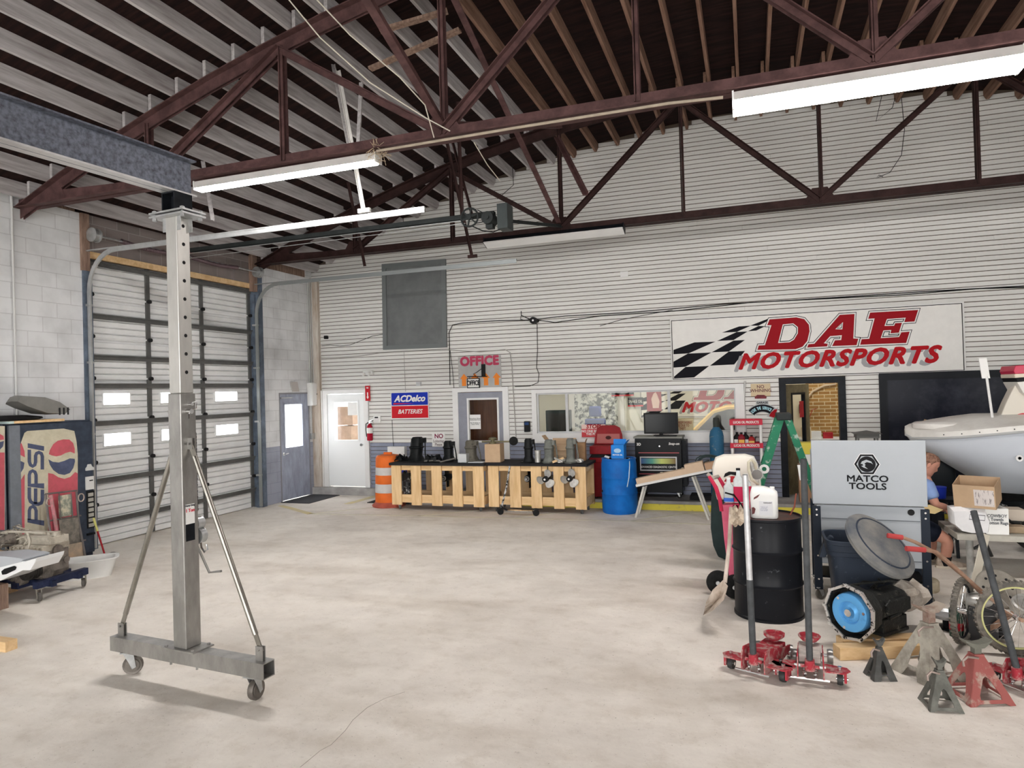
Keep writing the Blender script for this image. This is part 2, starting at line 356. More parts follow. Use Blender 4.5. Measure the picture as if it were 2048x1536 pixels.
# ---------------- trusses ----------------
steel_backlit = M('backlit_brown_steel', (.045, .022, .020), .6, var=.45, sc_=5)  # darker copy of the truss steel, backlit shade put into its colour
def truss(Y, label, steel_br=steel_br):
    t = thing('roof_truss', label, 'roof truss', (0, Y, 0)); b = MB()
    xs = [-8.72+18.4*i/24 for i in range(25)]
    for sy in (-1, 1):
        y = sy*.045
        b.loft([[Vector((x, y+sy*.055, R_(x)-.2)), Vector((x, y-sy*.03, R_(x)-.2)), Vector((x, y-sy*.03, R_(x)-.215)), Vector((x, y-sy*.03, R_(x)-.34)), Vector((x, y-sy*.018, R_(x)-.34)), Vector((x, y-sy*.018, R_(x)-.215)), Vector((x, y+sy*.055, R_(x)-.212))] for x in xs])
    mesh_obj('top_chord', b, steel_br, t, sm=0)
    b = MB()
    for sy in (-1, 1):
        b.b2((-8.74, sy*.015, 4.56), (9.74, sy*.028, 4.67)); b.b2((-8.74, sy*.015, 4.55), (9.74, sy*.10, 4.562))
    mesh_obj('bottom_chord', b, steel_br, t, sm=0)
    n = -6.6; k = 0; P = []
    while n < 9:
        P.append((n, k % 2)); n += 1.9; k += 1      # k even: bottom node (diagonals meet below), odd: top node
    for i, (x, o) in enumerate(P):
        zt = R_(x)-.27; b = MB()
        for sy in (-1, 1): b.beam((x, sy*.02, 4.6), (x, sy*.02, zt), .012, .06); b.beam((x+.03, sy*.035, 4.6), (x+.03, sy*.035, zt), .03, .01)
        mesh_obj('web_member', b, steel_br, t, sm=0)
        if i < len(P)-1:
            x2, o2 = P[i+1]
            p = Vector((x, 0, 4.62 if o == 0 else R_(x)-.3)); q = Vector((x2, 0, 4.62 if o2 == 0 else R_(x2)-.3)); b = MB()
            for sy in (-1, 1): off = Vector((0, sy*.03, 0)); b.beam(p+off, q+off, .012, .075); b.beam(p+off*2+Vector((0, 0, .03)), q+off*2+Vector((0, 0, .03)), .05, .01)
            mesh_obj('web_member', b, steel_br, t, sm=0)
        if o == 0:
            b = MB(); b.prism([(-.22, 0), (.22, 0), (.1, .2), (-.1, .2)], (x, -.006, 4.6), (1, 0, 0), (0, 0, 1), .012); mesh_obj('gusset_plate', b, steel_br, t, sm=0)
    x = P[0][0]; b = MB(); b.beam((x, 0, 4.62), (-8.6, 0, 4.7), .05, .06); b.prism([(-8.74, 4.56), (-7.9, 4.56), (-8.0, R_(-8)-.3), (-8.74, R_(-8.7)-.2)], (0, -.03, 0), (1, 0, 0), (0, 0, 1), -.02); mesh_obj('heel_plate', b, steel_br, t, sm=0)
    return t
truss(6.14, 'reddish brown steel roof truss with two lit fluorescent fixtures under its bottom chord')
truss(10.54, 'farther brown steel roof truss just in front of the white siding wall', steel_backlit)
truss(1.74, 'brown steel roof truss nearest the camera overhead')
def brace(p, q, label, g=None, w=.07, mat=None):
    b = MB(); b.beam(p, q, w, .012); x, y, d = frame(Vector(q)-Vector(p)); b.beam(Vector(p)+x*w/2+y*.02, Vector(q)+x*w/2+y*.02, .01, .05)
    one('sway_brace', label, 'steel brace', b, mat or steel_br, group=g, sm=0)
brace((-2.8, 6.14, 6.30), (-2.8, 10.46, 4.70), 'diagonal brown steel brace from the near truss top down to the far truss')
brace((-2.8, 6.10, 4.68), (-2.8, 1.80, 6.30), 'diagonal brown steel brace rising from the near truss node towards the camera')
brace((-2.74, 10.46, 6.2), (-2.74, 6.2, 4.7), 'brown steel brace crossing behind the near truss centre node')
brace(PY(1112, 275, 9.2), PY(1170, 390, 8.4), 'short loose brown brace end hanging in front of the gable siding', w=.06)
brace((-3.35, 4.2, 6.22), (-1.9, 4.2, 6.32), 'upper brown board spanning two joists above the near truss')
# planks nailed across the joists
for (p, q, l) in (((740, 138), (920, 60), 'dusty plank nailed across the joists above the lamp wires'), ((760, 62), (895, 22), 'reddish plank nailed across the joists near the top of the photo')):
    P0 = PY(p[0], p[1], 7.0); Q0 = PY(q[0], q[1], 7.0); b = MB(); z = R_((P0.x+Q0.x)/2)-.21
    d0 = ray(*p); d1 = ray(*q); t0 = (R_(P0.x)-.23-CH)/d0.z; t1 = (R_(Q0.x)-.22-CH)/d1.z
    b.beam(Vector((0, 0, CH))+d0*t0, Vector((0, 0, CH))+d1*t1, .09, .03); one('ceiling_plank', l, 'plank', b, oldwood, sm=0)
# conduit under near truss
b = MB(); b.tube([(-3.5, 6.05, 4.515), (-2.0, 6.05, 4.52), (-.6, 6.05, 4.515), (-.15, 6.05, 4.49)], .014); one('conduit', 'cream conduit clipped under the near truss between the two lit lamps', 'conduit', b, M('cream_conduit', (.45, .38, .30), .6, var=.2), sm=60)
# thin wires in the roof
wire_m = M('pale_wire', (.62, .58, .5), .6)
def wire(pts, r, label, mat=None, name='wire', cat='wire'):
    b = MB(); b.tube(pts, r, 5); return one(name, label, cat, b, mat or wire_m, sm=60)
def zat(px, py, z):
    d = ray(px, py); t = (z-CH)/d.z; return Vector((0, 0, CH))+d*t
wire([PY(570, -10, 5.0), PY(640, 75, 5.2), PY(740, 165, 5.5), PY(850, 235, 5.8), PY(900, 262, 6.0)], .006, 'pale wire sagging from the joists to the near truss centre node')
wire([PY(625, -10, 4.6), PY(700, 70, 5.0), PY(800, 155, 5.4), PY(850, 210, 5.7), PY(868, 275, 6.0)], .006, 'twin pale wire running down beside the brown diagonal brace')
wire([PY(948, 285, 6.2), PY(975, 330, 6.5), PY(1000, 362, 6.9)], .005, 'short pale wire hanging from the cream conduit')
wire([PY(1025, 330, 11.9), PY(1027, 370, 12.0), PY(1010, 385, 12.0), PY(995, 398, 12.1)], .006, 'dark wire loop at the edge of the gable siding', black)
wire([PY(1765, 185, 12.1), PY(1752, 243, 12.1), PY(1785, 215, 12.1), PY(1790, 196, 12.1)], .005, 'thin dark wire loop behind the right hand lamp', black)
wire([PY(1803, 196, 12.1), PY(1809, 260, 12.1), PY(1803, 310, 12.1), PY(1780, 345, 12.1), PY(1760, 353, 12.1), PY(1752, 357, 12.1), PY(1758, 350, 12.1), PY(1766, 354, 12.1)], .005, 'long dark wire with a curled end hanging before the gable siding', black)
# ---------------- fluorescent lamps ----------------
tube_on = M('lit_tube', (1, .98, .96), .4, emit=LAMPE)
lens_on = M('lit_lens', (1, .94, .90), .4, emit=LAMPE*.45)
hous = M('lamp_housing', (.62, .60, .58), .5, var=.1)
def fluor(x0, x1, y, z, on, label, wide=.13, tilt=0):
    t = thing('fluorescent_lamp', label, 'fluorescent lamp', ((x0+x1)/2, y, z)); L = (x1-x0)/2; R = EU(tilt, 0, 0)
    def pz(poly, m, nm):
        b = MB(); secs = [[R @ Vector((x, a, c)) for a, c in poly] for x in (-L, L)]; b.loft(secs); mesh_obj(nm, b, m, t, sm=0)
    pz([(-wide*.5, 0), (-wide*.35, .08), (wide*.35, .08), (wide*.5, 0), (wide*.45, 0), (wide*.3, .07), (-wide*.3, .07), (-wide*.45, 0)], hous if on else blacksteel, 'housing')
    if on == 1:
        for s in (-1, 1):
            b = MB(); b.cyl(R @ Vector((-L+.03, s*.04, -.005)), R @ Vector((L-.03, s*.04, -.005)), .019, n=12); mesh_obj('tube', b, tube_on, t)
    elif on == 2:
        pz([(-wide*.5, .0), (-wide*.55, -.04), (-wide*.3, -.085), (wide*.3, -.085), (wide*.55, -.04), (wide*.5, 0)], lens_on, 'diffuser')
    else:
        pz([(-wide*.5, 0), (-wide*.52, -.02), (wide*.52, -.02), (wide*.5, 0)], wpaint, 'diffuser')
    for x in (-L, L): b = MB(); b.box(R @ Vector((x, 0, .03 if on != 2 else 0)), (.015, wide*1.02, .10 if on != 2 else .16), R); mesh_obj('end_cap', b, wpaint if on else blacksteel, t, sm=0)
    return t
fluor(-5.88, -3.54, 6.14, 4.445, 1, 'lit twin tube lamp under the near truss above the overhead door rail')
fluor(-.07, 2.0, 6.14, 4.45, 2, 'lit lamp with a wrapped diffuser at upper right under the near truss', .20)
fluor(-4.06, -1.77, 10.44, 4.47, 0, 'unlit black fluorescent lamp hung under the far truss', .18, -.35)
# birds nest at lamp end
rn = random.Random(5); b = MB()
for i in range(60):
    c = Vector((-3.52, 6.1, 4.52)); a = Vector([rn.gauss(0, 1) for _ in range(3)]).normalized(); e = Vector([rn.gauss(0, 1) for _ in range(3)]).normalized()
    b.tube([c+a*.07, c+a*.07+e*.09], .0025, 4)
nest = one('bird_nest', 'small straw bird nest at the right end of the lit twin tube lamp', 'nest', b, M('straw', (.5, .4, .28), .9), sm=0); nest['kind'] = 'stuff'
# ---------------- overhead door (door_1) ----------------
def sthing(name, loc=(0, 0, 0)):
    o = bpy.data.objects.new(name, None); col.objects.link(o); o.location = loc; o['kind'] = 'structure'; return o
DX = -8.90
od = sthing('door_1', (DX, 8.8, 0))
doorp = M('overhead_door_paint', (.86, .87, .87), .5, var=.08, sc_=3)
stile_m = M('door_stile_grey', (.15, .15, .145), .5, .3, var=.2)
bright = M('daylight_pane', (1, 1, 1), .5)
y0, y1 = -1.66, 1.66
WIN = [(-1.45, -.98), (-.43, .02), (.74, 1.30)]
frost = bpy.data.materials.new('frosted_pane'); frost.use_nodes = True; nt = frost.node_tree; nt.nodes.clear()
_o = nt.nodes.new('ShaderNodeOutputMaterial'); _t = nt.nodes.new('ShaderNodeBsdfTranslucent'); _q = nt.nodes.new('ShaderNodeBsdfTransparent'); _m = nt.nodes.new('ShaderNodeMixShader'); _m.inputs[0].default_value = .5
_t.inputs[0].default_value = (.95, .97, 1, 1); nt.links.new(_t.outputs[0], _m.inputs[1]); nt.links.new(_q.outputs[0], _m.inputs[2]); nt.links.new(_m.outputs[0], _o.inputs[0])
for k in range(7):
    za, zb = k*.59, min(k*.59+.585, 4.12); b = MB(); b.b2((-.036, y0-.05, zb-.03), (-.031, y1+.05, zb+.035)); b.b2((-.036, y0-.05, za), (-.031, y1+.05, za+.03))
    wz = {3: (2.01, 2.19), 2: (1.41, 1.60)}.get(k)
    if not wz: b.b2((-.036, y0-.05, za), (-.031, y1+.05, zb))
    else:
        b.b2((-.036, y0-.05, za), (-.031, y1+.05, wz[0])); b.b2((-.036, y0-.05, wz[1]), (-.031, y1+.05, zb)); c_ = y0-.05
        for (a, e) in WIN+[(y1+.05, 0)]: b.b2((-.036, c_, wz[0]-.005), (-.031, a, wz[1]+.005)); c_ = e
    spans = [(y0, y1, None)]
    if wz:
        spans = []; c = y0
        for (a, e) in WIN: spans.append((c, a, None)); spans.append((a, e, wz)); c = e
        spans.append((c, y1, None))
    zs = []; z = za+.01; nr = 6; st = (zb-za-.02)/nr
    for (a, e, wz_) in spans:
        for i in range(nr):
            zl, zh = za+.01+i*st, za+.01+(i+1)*st
            for (p, q) in ([(zl, zh)] if not wz_ or zh < wz_[0] or zl > wz_[1] else [(zl, wz_[0]) if zl < wz_[0] else (0, 0), (wz_[1], zh) if zh > wz_[1] else (0, 0)]):
                if q-p < .006: continue
                b.add([(X, Y, Z) for Y in (a, e) for X, Z in ((-.03, p), (.0, p), (.022, p+.012), (.022, q-.016), (.0, q-.004), (-.03, q-.002))],
                      [(0, 1, 7, 6), (1, 2, 8, 7), (2, 3, 9, 8), (3, 4, 10, 9), (4, 5, 11, 10), (5, 0, 6, 11), (0, 5, 4, 3, 2, 1), (6, 7, 8, 9, 10, 11)])
    p = mesh_obj('door_section', b, doorp, od, sm=0)
    if wz:
        for (a, e) in WIN:
            fb = MB()
            for (A, B) in (((a, wz[0]-.01), (e, wz[0]+.008)), ((a, wz[1]-.008), (e, wz[1]+.012)), ((a-.01, wz[0]), (a+.012, wz[1])), ((e-.012, wz[0]), (e+.01, wz[1]))):
                fb.b2((-.02, A[0], A[1]), (.03, B[0], B[1]))
            fo = mesh_obj('window_frame', fb, doorp, p, sm=0)
            g = MB(); g.b2((-.012, a, wz[0]), (-.006, e, wz[1])); mesh_obj('pane', g, frost, p, sm=0)
for y in (y0+.03, -.64, .46, y1-.03):
    b = MB(); b.b2((.022, y-.035, .02), (.05, y+.035, 4.12)); mesh_obj('stile', b, stile_m, od, sm=0)
for zz in (3.29, 2.70, 2.29, 1.75, .93, .34, 4.05):
    b = MB(); b.b2((.05, y0, zz-.035), (.075, y1, zz+.035)); b.b2((.075, y0, zz+.02), (.10, y1, zz+.035)); mesh_obj('strut', b, stile_m, od, sm=0)
for zz in (3.6, 3.0, 2.4, 1.8, 1.2, .6):
    b = MB(); b.b2((.03, y0, zz-.012), (.045, y1, zz+.012)); mesh_obj('hinge_strip', b, doorp, od, sm=0)
    for y in (y0+.03, -.64, .46, y1-.03):
        b = MB(); b.cyl((.06, y, zz), (.10, y, zz), .03, n=10); mesh_obj('roller', b, blackm, od)
# posts beside it
jambm = M('slate_jamb_steel', (.16, .20, .26), .5, .2, var=.4, sc_=5)
b = MB(); b.b2((-8.93, 6.97, 0), (-8.72, 7.06, 3.95)); b.b2((-8.8, 7.06, 0), (-8.74, 7.12, 3.95)); struct('trim_12', b, jambm, sm=0)
b = MB(); b.b2((-8.93, 10.52, 0), (-8.70, 10.63, 4.35)); b.b2((-8.82, 10.47, 0), (-8.76, 10.52, 4.0)); struct('trim_13', b, jambm, sm=0)
b = MB(); b.b2((-8.86, 7.0, 4.11), (-8.79, 10.5, 4.20)); struct('trim_14', b, pineh, sm=0)
for i, (y, za, zb, m) in enumerate(((7.0, 3.9, 4.7, oldwood), (8.55, 4.15, 4.80, M('orange_timber', (.52, .30, .17), .7, var=.3, stretch=(5, 5, .6))), (10.44, 4.05, 4.8, oldwood))):
    b = MB(); b.b2((-8.80, y-.05, za), (-8.71, y+.07, zb)); struct('trim_%d' % (15+i), b, m, sm=0)
# tracks
trk = M('track_steel', (.55, .56, .56), .4, .6, var=.2)
def track(y, xe, label, mat):
    b = MB(); pts = [(-8.68, y, .03), (-8.68, y, 3.6)] + [(-8.68+.5*(1-math.cos(a)), y, 3.6+.55*math.sin(a)) for a in [pi/2*i/8 for i in range(1, 9)]] + [(xe, y, 4.15)]
    pr = [Vector(p) for p in pts]; secs = []
    for i, p in enumerate(pr):
        d = (pr[min(i+1, len(pr)-1)]-pr[max(i-1, 0)]).normalized(); nrm = Vector((-d.z, 0, d.x))
        secs.append([p+nrm*a+Vector((0, c, 0)) for a, c in ((-.03, -.012), (.03, -.012), (.03, .012), (.024, .012), (.024, -.006), (-.024, -.006), (-.024, .012), (-.03, .012))])
    b.loft(secs); t = one('door_track', label, 'door track', b, mat, sm=0)
    b2 = MB()
    for z in (.6, 1.6, 2.6, 3.4): b2.b2((-8.76, y-.03, z), (-8.66, y+.03, z+.03))
    mesh_obj('bracket', b2, galv, t, sm=0)
    b3 = MB(); b3.b2((-8.7, y-.02, 4.15+.02), (xe, y+.02, 4.185)); mesh_obj('stiffener', b3, mat, t, sm=0); return t
track(7.02, -3.46, 'near curved galvanized overhead door track and its long horizontal rail', trk)
track(10.43, -3.52, 'far curved overhead door track in front of the siding', M('dark_track', (.30, .32, .32), .4, .5))
def hanger(p, q, label, foot=True, mat=None):
    b = MB(); b.beam(p, q, .045, .008); x, y, d = frame(Vector(q)-Vector(p)); b.beam(Vector(p)+x*.02, Vector(q)+x*.02, .008, .04)
    if foot: b.box(Vector(q)+Vector((0, 0, .02)), (.16, .04, .05))
    one('track_hanger', label, 'hanger strap', b, mat or steel_backlit, sm=0)
def roofp(px, py, dz=.2):
    # where the sight line through this point meets the underside of the joists
    d = ray(px, py); lo, hi = .001, .02
    for _ in range(50):
        m = (lo+hi)/2; p = Vector((0, 0, CH))+d*m
        if p.z < R_(p.x)-dz: lo = m
        else: hi = m
    return Vector((0, 0, CH))+d*lo
hanger(Vector((-4.55, 7.02, R_(-4.55)-.2)), Vector((-4.25, 7.02, 4.21)), 'white painted track hanger with a foot on the near rail', True, M('white_hanger', (.7, .68, .65), .5, var=.2))
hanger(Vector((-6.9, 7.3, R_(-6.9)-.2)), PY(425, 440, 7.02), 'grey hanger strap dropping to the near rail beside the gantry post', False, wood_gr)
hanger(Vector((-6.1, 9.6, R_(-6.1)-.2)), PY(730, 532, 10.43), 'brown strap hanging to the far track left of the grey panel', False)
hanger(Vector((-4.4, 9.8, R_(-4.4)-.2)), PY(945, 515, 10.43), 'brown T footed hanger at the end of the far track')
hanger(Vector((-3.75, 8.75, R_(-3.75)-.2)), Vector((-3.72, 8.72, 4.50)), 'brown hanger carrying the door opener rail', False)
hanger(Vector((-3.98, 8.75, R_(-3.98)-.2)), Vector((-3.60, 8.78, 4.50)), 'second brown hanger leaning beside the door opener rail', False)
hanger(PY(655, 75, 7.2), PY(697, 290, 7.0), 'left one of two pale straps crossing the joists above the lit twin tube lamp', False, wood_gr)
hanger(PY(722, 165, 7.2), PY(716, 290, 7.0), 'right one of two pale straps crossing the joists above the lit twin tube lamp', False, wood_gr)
# opener rail + operator
op = thing('door_opener', 'black chain drive door opener with spoked wheel and long rail above the floor', 'door opener', (-8.6, 8.75, 4.42))
dk = M('opener_grey', (.035, .04, .04), .6, .1, var=.3)
b = MB(); b.b2((0, -.04, .04), (5.35, -.03, .10)); b.b2((0, .03, .04), (5.35, .04, .10)); b.b2((0, -.04, .09), (5.35, .04, .10)); mesh_obj('rail', b, dk, op, sm=0)
b = MB(); b.tube([(0, -.02, .02), (4.9, -.02, .02)], .008, 5); b.tube([(0, .02, -.05), (4.9, .02, -.01)], .006, 5); mesh_obj('chain', b, galv, op)
b = MB(); c = Vector((5.02, -.11, .03))
b.tube([c+Vector((math.cos(a)*.125, 0, math.sin(a)*.125)) for a in [2*pi*i/24 for i in range(24)]], .014, 6, closed=True); b.cyl(c-Vector((0, .02, 0)), c+Vector((0, .03, 0)), .03)
for i in range(6): a = pi/3*i+.3; b.beam(c, c+Vector((math.cos(a)*.12, 0, math.sin(a)*.12)), .015, .02)
mesh_obj('spoked_pulley', b, dk, op)
b = MB(); b.cyl((5.28, -.12, .0), (5.28, .10, .0), .085, n=20); b.cyl((5.28, -.14, 0), (5.28, -.12, 0), .03); b.box((5.28, 0, -.09), (.1, .1, .08)); mesh_obj('motor', b, dk, op)
b = MB(); b.box((5.50, 0, .0), (.15, .24, .34)); mesh_obj('control_box', b, M('opener_box', (.055, .065, .065), .5, var=.15), op, sm=0, bev=.006)
b = MB(); b.tube([(5.05, -.1, -.09), (5.2, -.1, -.17), (5.35, -.08, -.2), (5.45, -.05, -.16)], .008); b.tube([(5.14, -.11, .12), (5.24, -.11, .06), (5.30, -.11, .02), (5.24, -.11, -.05), (5.10, -.11, -.06)], .006, 5); mesh_obj('cable', b, black, op)
brace(Vector((-3.05, 8.75, 4.35)), Vector((-2.75, 10.45, 4.62)), 'dark arm from the opener box to the far truss', w=.03, mat=dk)
# torsion shaft
ts = thing('torsion_shaft', 'torsion spring shaft with drums above the overhead door', 'door spring', (-8.62, 8.75, 4.40))
b = MB(); b.cyl((0, -1.72, 0), (0, 1.72, 0), .014, n=10); mesh_obj('shaft', b, galv, ts)
spr = M('spring_steel', (.16, .11, .12), .4, .5)
for (a, e) in ((-1.25, -.2), (.05, 1.15)):
    b = MB(); b.tube([(.032*math.cos(i*1.3), a+(e-a)*i/240, .032*math.sin(i*1.3)-.03*math.sin(pi*i/240)) for i in range(241)], .008, 5); mesh_obj('spring', b, spr, ts, sm=60)
for y in (-1.68, 1.68):
    b = MB(); b.lathe([(.02, -.05), (.1, -.05), (.1, -.035), (.075, -.03), (.075, .03), (.1, .035), (.1, .05), (.02, .05)], (0, y, 0), EU(pi/2, 0, 0), 20); mesh_obj('drum', b, galv, ts)
# ---------------- left wall man door (door_2) ----------------
md = sthing('door_2', (LX-.02, 11.575, 0))
grey_leaf = M('slate_door_paint', (.37, .40, .50), .5, c2=(.27, .29, .36), sc_=4, stretch=(2, 2, .7))
def leaf(parent, w, z0, z1, gy0, gy1, gz0, gz1, t, mat, axis='y', name='leaf', fmat=None, pane=None, off=0):
    b = MB(); h = w/2
    def bx(a, c, d, e, tt=t, o=0, m=0):
        if axis == 'y': b.b2((o-tt/2, a, c), (o+tt/2, d, e), m)
        else: b.b2((a, o-tt/2, c), (d, o+tt/2, e), m)
    bx(-h, z0, h, gz0); bx(-h, gz1, h, z1); bx(-h, gz0, gy0, gz1); bx(gy1, gz0, h, gz1)
    f = .035
    for (a, c, d, e) in ((gy0-.01, gz0-.01, gy1+.01, gz0+f-.01), (gy0-.01, gz1-f+.01, gy1+.01, gz1+.01), (gy0-.01, gz0, gy0+f-.01, gz1), (gy1-f+.01, gz0, gy1+.01, gz1)): bx(a, c, d, e, t+.02, 0, 1)
    o = mesh_obj(name, b, [mat, fmat or mat], parent, sm=0)
    g = MB()
    if axis == 'y': g.b2((-.003, gy0, gz0), (.003, gy1, gz1))
    else: g.b2((gy0, -.003, gz0), (gy1, .003, gz1))
    mesh_obj('pane', g, pane or glass, o, sm=0); return o
lf = leaf(md, .90, .015, 2.11, -.34, .26, 1.02, 1.93, .045, grey_leaf, pane=frost)
b = MB(); b.b2((-.08, -.475, 0), (.03, -.45, 2.14)); b.b2((-.08, .45, 0), (.03, .475, 2.14)); b.b2((-.08, -.475, 2.11), (.03, .475, 2.14)); mesh_obj('frame', b, M('dark_frame', (.25, .25, .27), .5), md, sm=0)
b = MB(); b.cyl((.02, -.38, .93), (.07, -.38, .93), .012); b.beam((.07, -.38, .93), (.07, -.29, .94), .02, .015); b.cyl((.02, -.38, .93), (.03, -.38, .93), .03); mesh_obj('handle', b, chrome, lf)
b = MB(); b.b2((.02, -.44, 2.03), (.05, -.1, 2.05)); mesh_obj('door_closer', b, galv, lf, sm=0)
b = MB(); b.prism([(0, 0), (.22, 0), (.16, .2), (-.06, .2)], (LX+.01, 11.50, 2.16), (0, 1, 0), (0, 0, 1), .015); one('wall_bracket', 'small tilted grey plate above the slate side door', 'plate', b, M('mesh_grey', (.45, .42, .40), .6), sm=0)
# ---------------- white back door (door_3) ----------------
wd = sthing('door_3', (-7.975, W0, .15))
w2 = M('white_door_paint', (.80, .82, .82), .4)
lf = leaf(wd, .88, .02, 1.93, -.30, .31, .95, 1.79, .045, w2, 'x', pane=glass)
b = MB(); b.b2((-.545, -.04, 0), (-.44, .08, 2.0)); b.b2((.44, -.04, 0), (.545, .08, 2.0)); b.b2((-.545, -.04, 1.94), (.545, .08, 2.02)); mesh_obj('frame', b, wpaint, wd, sm=0)
b = MB(); b.cyl((.39, -.02, .88), (.39, -.07, .88), .012); b.cyl((.39, -.065, .88), (.39, -.09, .88), .028); mesh_obj('knob', b, chrome, lf)
b = MB(); b.b2((.06, -.035, 1.24+.25), (.28, -.026, 1.76)); mesh_obj('paper_notice', b, white, lf, sm=0)
b = MB(); b.b2((-.62, -.06, 0), (-.545, -.0, 2.02)); mesh_obj('side_trim', b, wpaint, wd, sm=0)
# ---------------- office door (door_4) ----------------
fd = sthing('door_4', (-4.95, W0, .15))
lf = leaf(fd, .93, .02, 1.89, -.27, .37, .93, 1.77, .045, M('grey_door', (.30, .31, .36), .5, var=.15, sc_=5), 'x', fmat=wpaint)
b = MB(); b.b2((-.58, -.04, 0), (-.465, .1, 1.97)); b.b2((.465, -.04, 0), (.58, .1, 1.97)); b.b2((-.58, -.04, 1.90), (.58, .1, 1.985)); mesh_obj('frame', b, wpaint, fd, sm=0)
b = MB(); b.b2((-.23, -.03, 1.18), (.0, -.026, 1.46)); nb = mesh_obj('paper_notice', b, white, lf, sm=0)
pr = M('print_black', (.05, .05, .06), .7)
text('print', 'Hazardous Waste\nAuthorized Area\n\nNo Smoking or\nOpen Flame', .033, nb, (-.115, -.032, 1.33), UP, pr)
# black framed doorway (door_5)
bd = sthing('door_5', (.945, W0, .15))
b = MB(); b.b2((-.50, -.05, 0), (-.40, .12, 1.97)); b.b2((.40, -.05, 0), (.50, .12, 1.97)); b.b2((-.50, -.05, 1.88), (.50, .12, 1.98)); mesh_obj('frame', b, blacksteel, bd, sm=0)
ol = M('olive_door', (.26, .22, .13), .6, c2=(.15, .12, .07), sc_=3)
b = MB(); dl = bpy.data.objects.new('open_leaf', None); col.objects.link(dl); dl.parent = bd; dl.location = (-.38, .12, 0); dl.rotation_euler = (0, 0, math.radians(62))
lf = leaf(dl, .80, .02, 1.87, -.28, .22, .85, 1.72, .04, ol, 'x', name='leaf_panel', fmat=blacksteel)
lf.location = (.40, 0, 0)
b = MB(); b.b2((.0, -.035, 1.3), (.14, -.026, 1.58)); mesh_obj('paper_notice', b, red, lf, sm=0)
b = MB(); b.cyl((.34, -.02, .85), (.34, -.07, .85), .025); mesh_obj('knob', b, M('brass', (.6, .45, .2), .3, .9), lf)
# ---------------- window_1 ----------------
wn = sthing('window_1', (0, W0, 0))
b = MB()
for (a, c, d, e) in ((-3.90, 1.08, -.12, 1.24), (-3.90, 1.99, -.12, 2.06), (-3.90, 1.08, -3.81, 2.06), (-.26, 1.08, -.12, 2.06)): b.b2((a, -.05, c), (d, .12, e))
mesh_obj('window_frame', b, wpaint, wn, sm=0)
b = MB()
for (a, d) in ((-3.81, -3.24), (-3.24, -1.38), (-1.38, -.26)):
    for (p, q, r, s) in ((a, 1.24, d, 1.27), (a, 1.96, d, 1.99), (a, 1.24, a+.03, 1.99), (d-.02, 1.24, d, 1.99)): b.b2((p, .0, q), (r, .04, s))
mesh_obj('sash', b, grey_trim, wn, sm=0)
for (a, d) in ((-3.81, -3.24), (-3.24, -1.38), (-1.38, -.26)):
    g = MB(); g.b2((a+.02, .018, 1.26), (d-.02, .022, 1.97)); mesh_obj('pane', g, glass_mat('window_glass', (1, 1, .96), 0, .015), wn, sm=0)
b = MB(); b.b2((-3.95, -.09, 1.06), (-.07, .0, 1.09)); mesh_obj('window_sill', b, wpaint, wn, sm=0)
# ---------------- rooms behind ----------------
offw = M('office_wall', (.78, .77, .70), .6)
side2 = M('office_siding', (.80, .78, .66), .6)
b = MB()
z = .15
while z < 2.7: b.add([(X, Y, Z) for X in (-2.2, 2.3) for Y, Z in ((15.32, z), (15.30, z), (15.31, z+.09), (15.32, z+.095))], [(0, 1, 5, 4), (1, 2, 6, 5), (2, 3, 7, 6)]); z += .1
b.b2((-2.2, 15.32, .15), (2.3, 15.4, 2.75)); struct('wall_office_back', b, side2, sm=0)
b = MB(); b.b2((-6.4, 15.32, .15), (-2.2, 15.4, 2.75)); b.b2((-6.5, 12.4, .15), (-6.4, 15.4, 2.75)); b.b2((-.02, 12.4, .15), (.06, 14.2, 2.75)); b.b2((2.3, 12.4, .15), (2.4, 15.4, 2.75)); struct('wall_office_side', b, offw, sm=0)
b = MB(); b.b2((-9, 12.4, .05), (2.4, 16.5, .15)); struct('floor_office', b, conc2, sm=0)
b = MB(); b.b2((-6.5, 12.4, 2.75), (2.4, 15.4, 2.85)); struct('ceiling_office', b, offw, sm=0)
brk = block_mat('tan_brick', (.50, .29, .10), (.75, .62, .38), (.40, .21, .07), False, .2, .067, .4, ms=.008)
b = MB(); b.b2((.98, 14.1, .15), (2.3, 14.2, 2.75)); struct('wall_office_brick', b, brk, sm=0)
b = MB(); b.b2((.30, 14.1, .15), (.98, 14.18, 2.75)); struct('wall_office_partition', b, M('cream_wall', (.75, .68, .50), .6), sm=0)
for (x, y) in ((-4.9, 13.8), (-2.5, 13.8), (-.9, 13.7), (1.2, 13.2)):  # unseen glowing panels added to brighten the back rooms
    t = thing('added_office_light', 'unseen panel added to light the room behind the wall', 'added light', (x, y, 2.745), group='added light panels in the back rooms')
    b = MB(); b.b2((-.5, -.25, -.02), (.5, .25, -.01)); mesh_obj('diffuser', b, M('added_office_glow', (1, .97, .9), .5, emit=OFFE), t, sm=0)
    b = MB(); b.b2((-.53, -.28, -.015), (.53, .28, .0)); mesh_obj('frame', b, wpaint, t, sm=0)
# yard seen through white door
b = MB(); b.b2((-10, 15.6, .1), (-6.6, 15.7, .7)); struct('wall_yard', b, offw, sm=0)
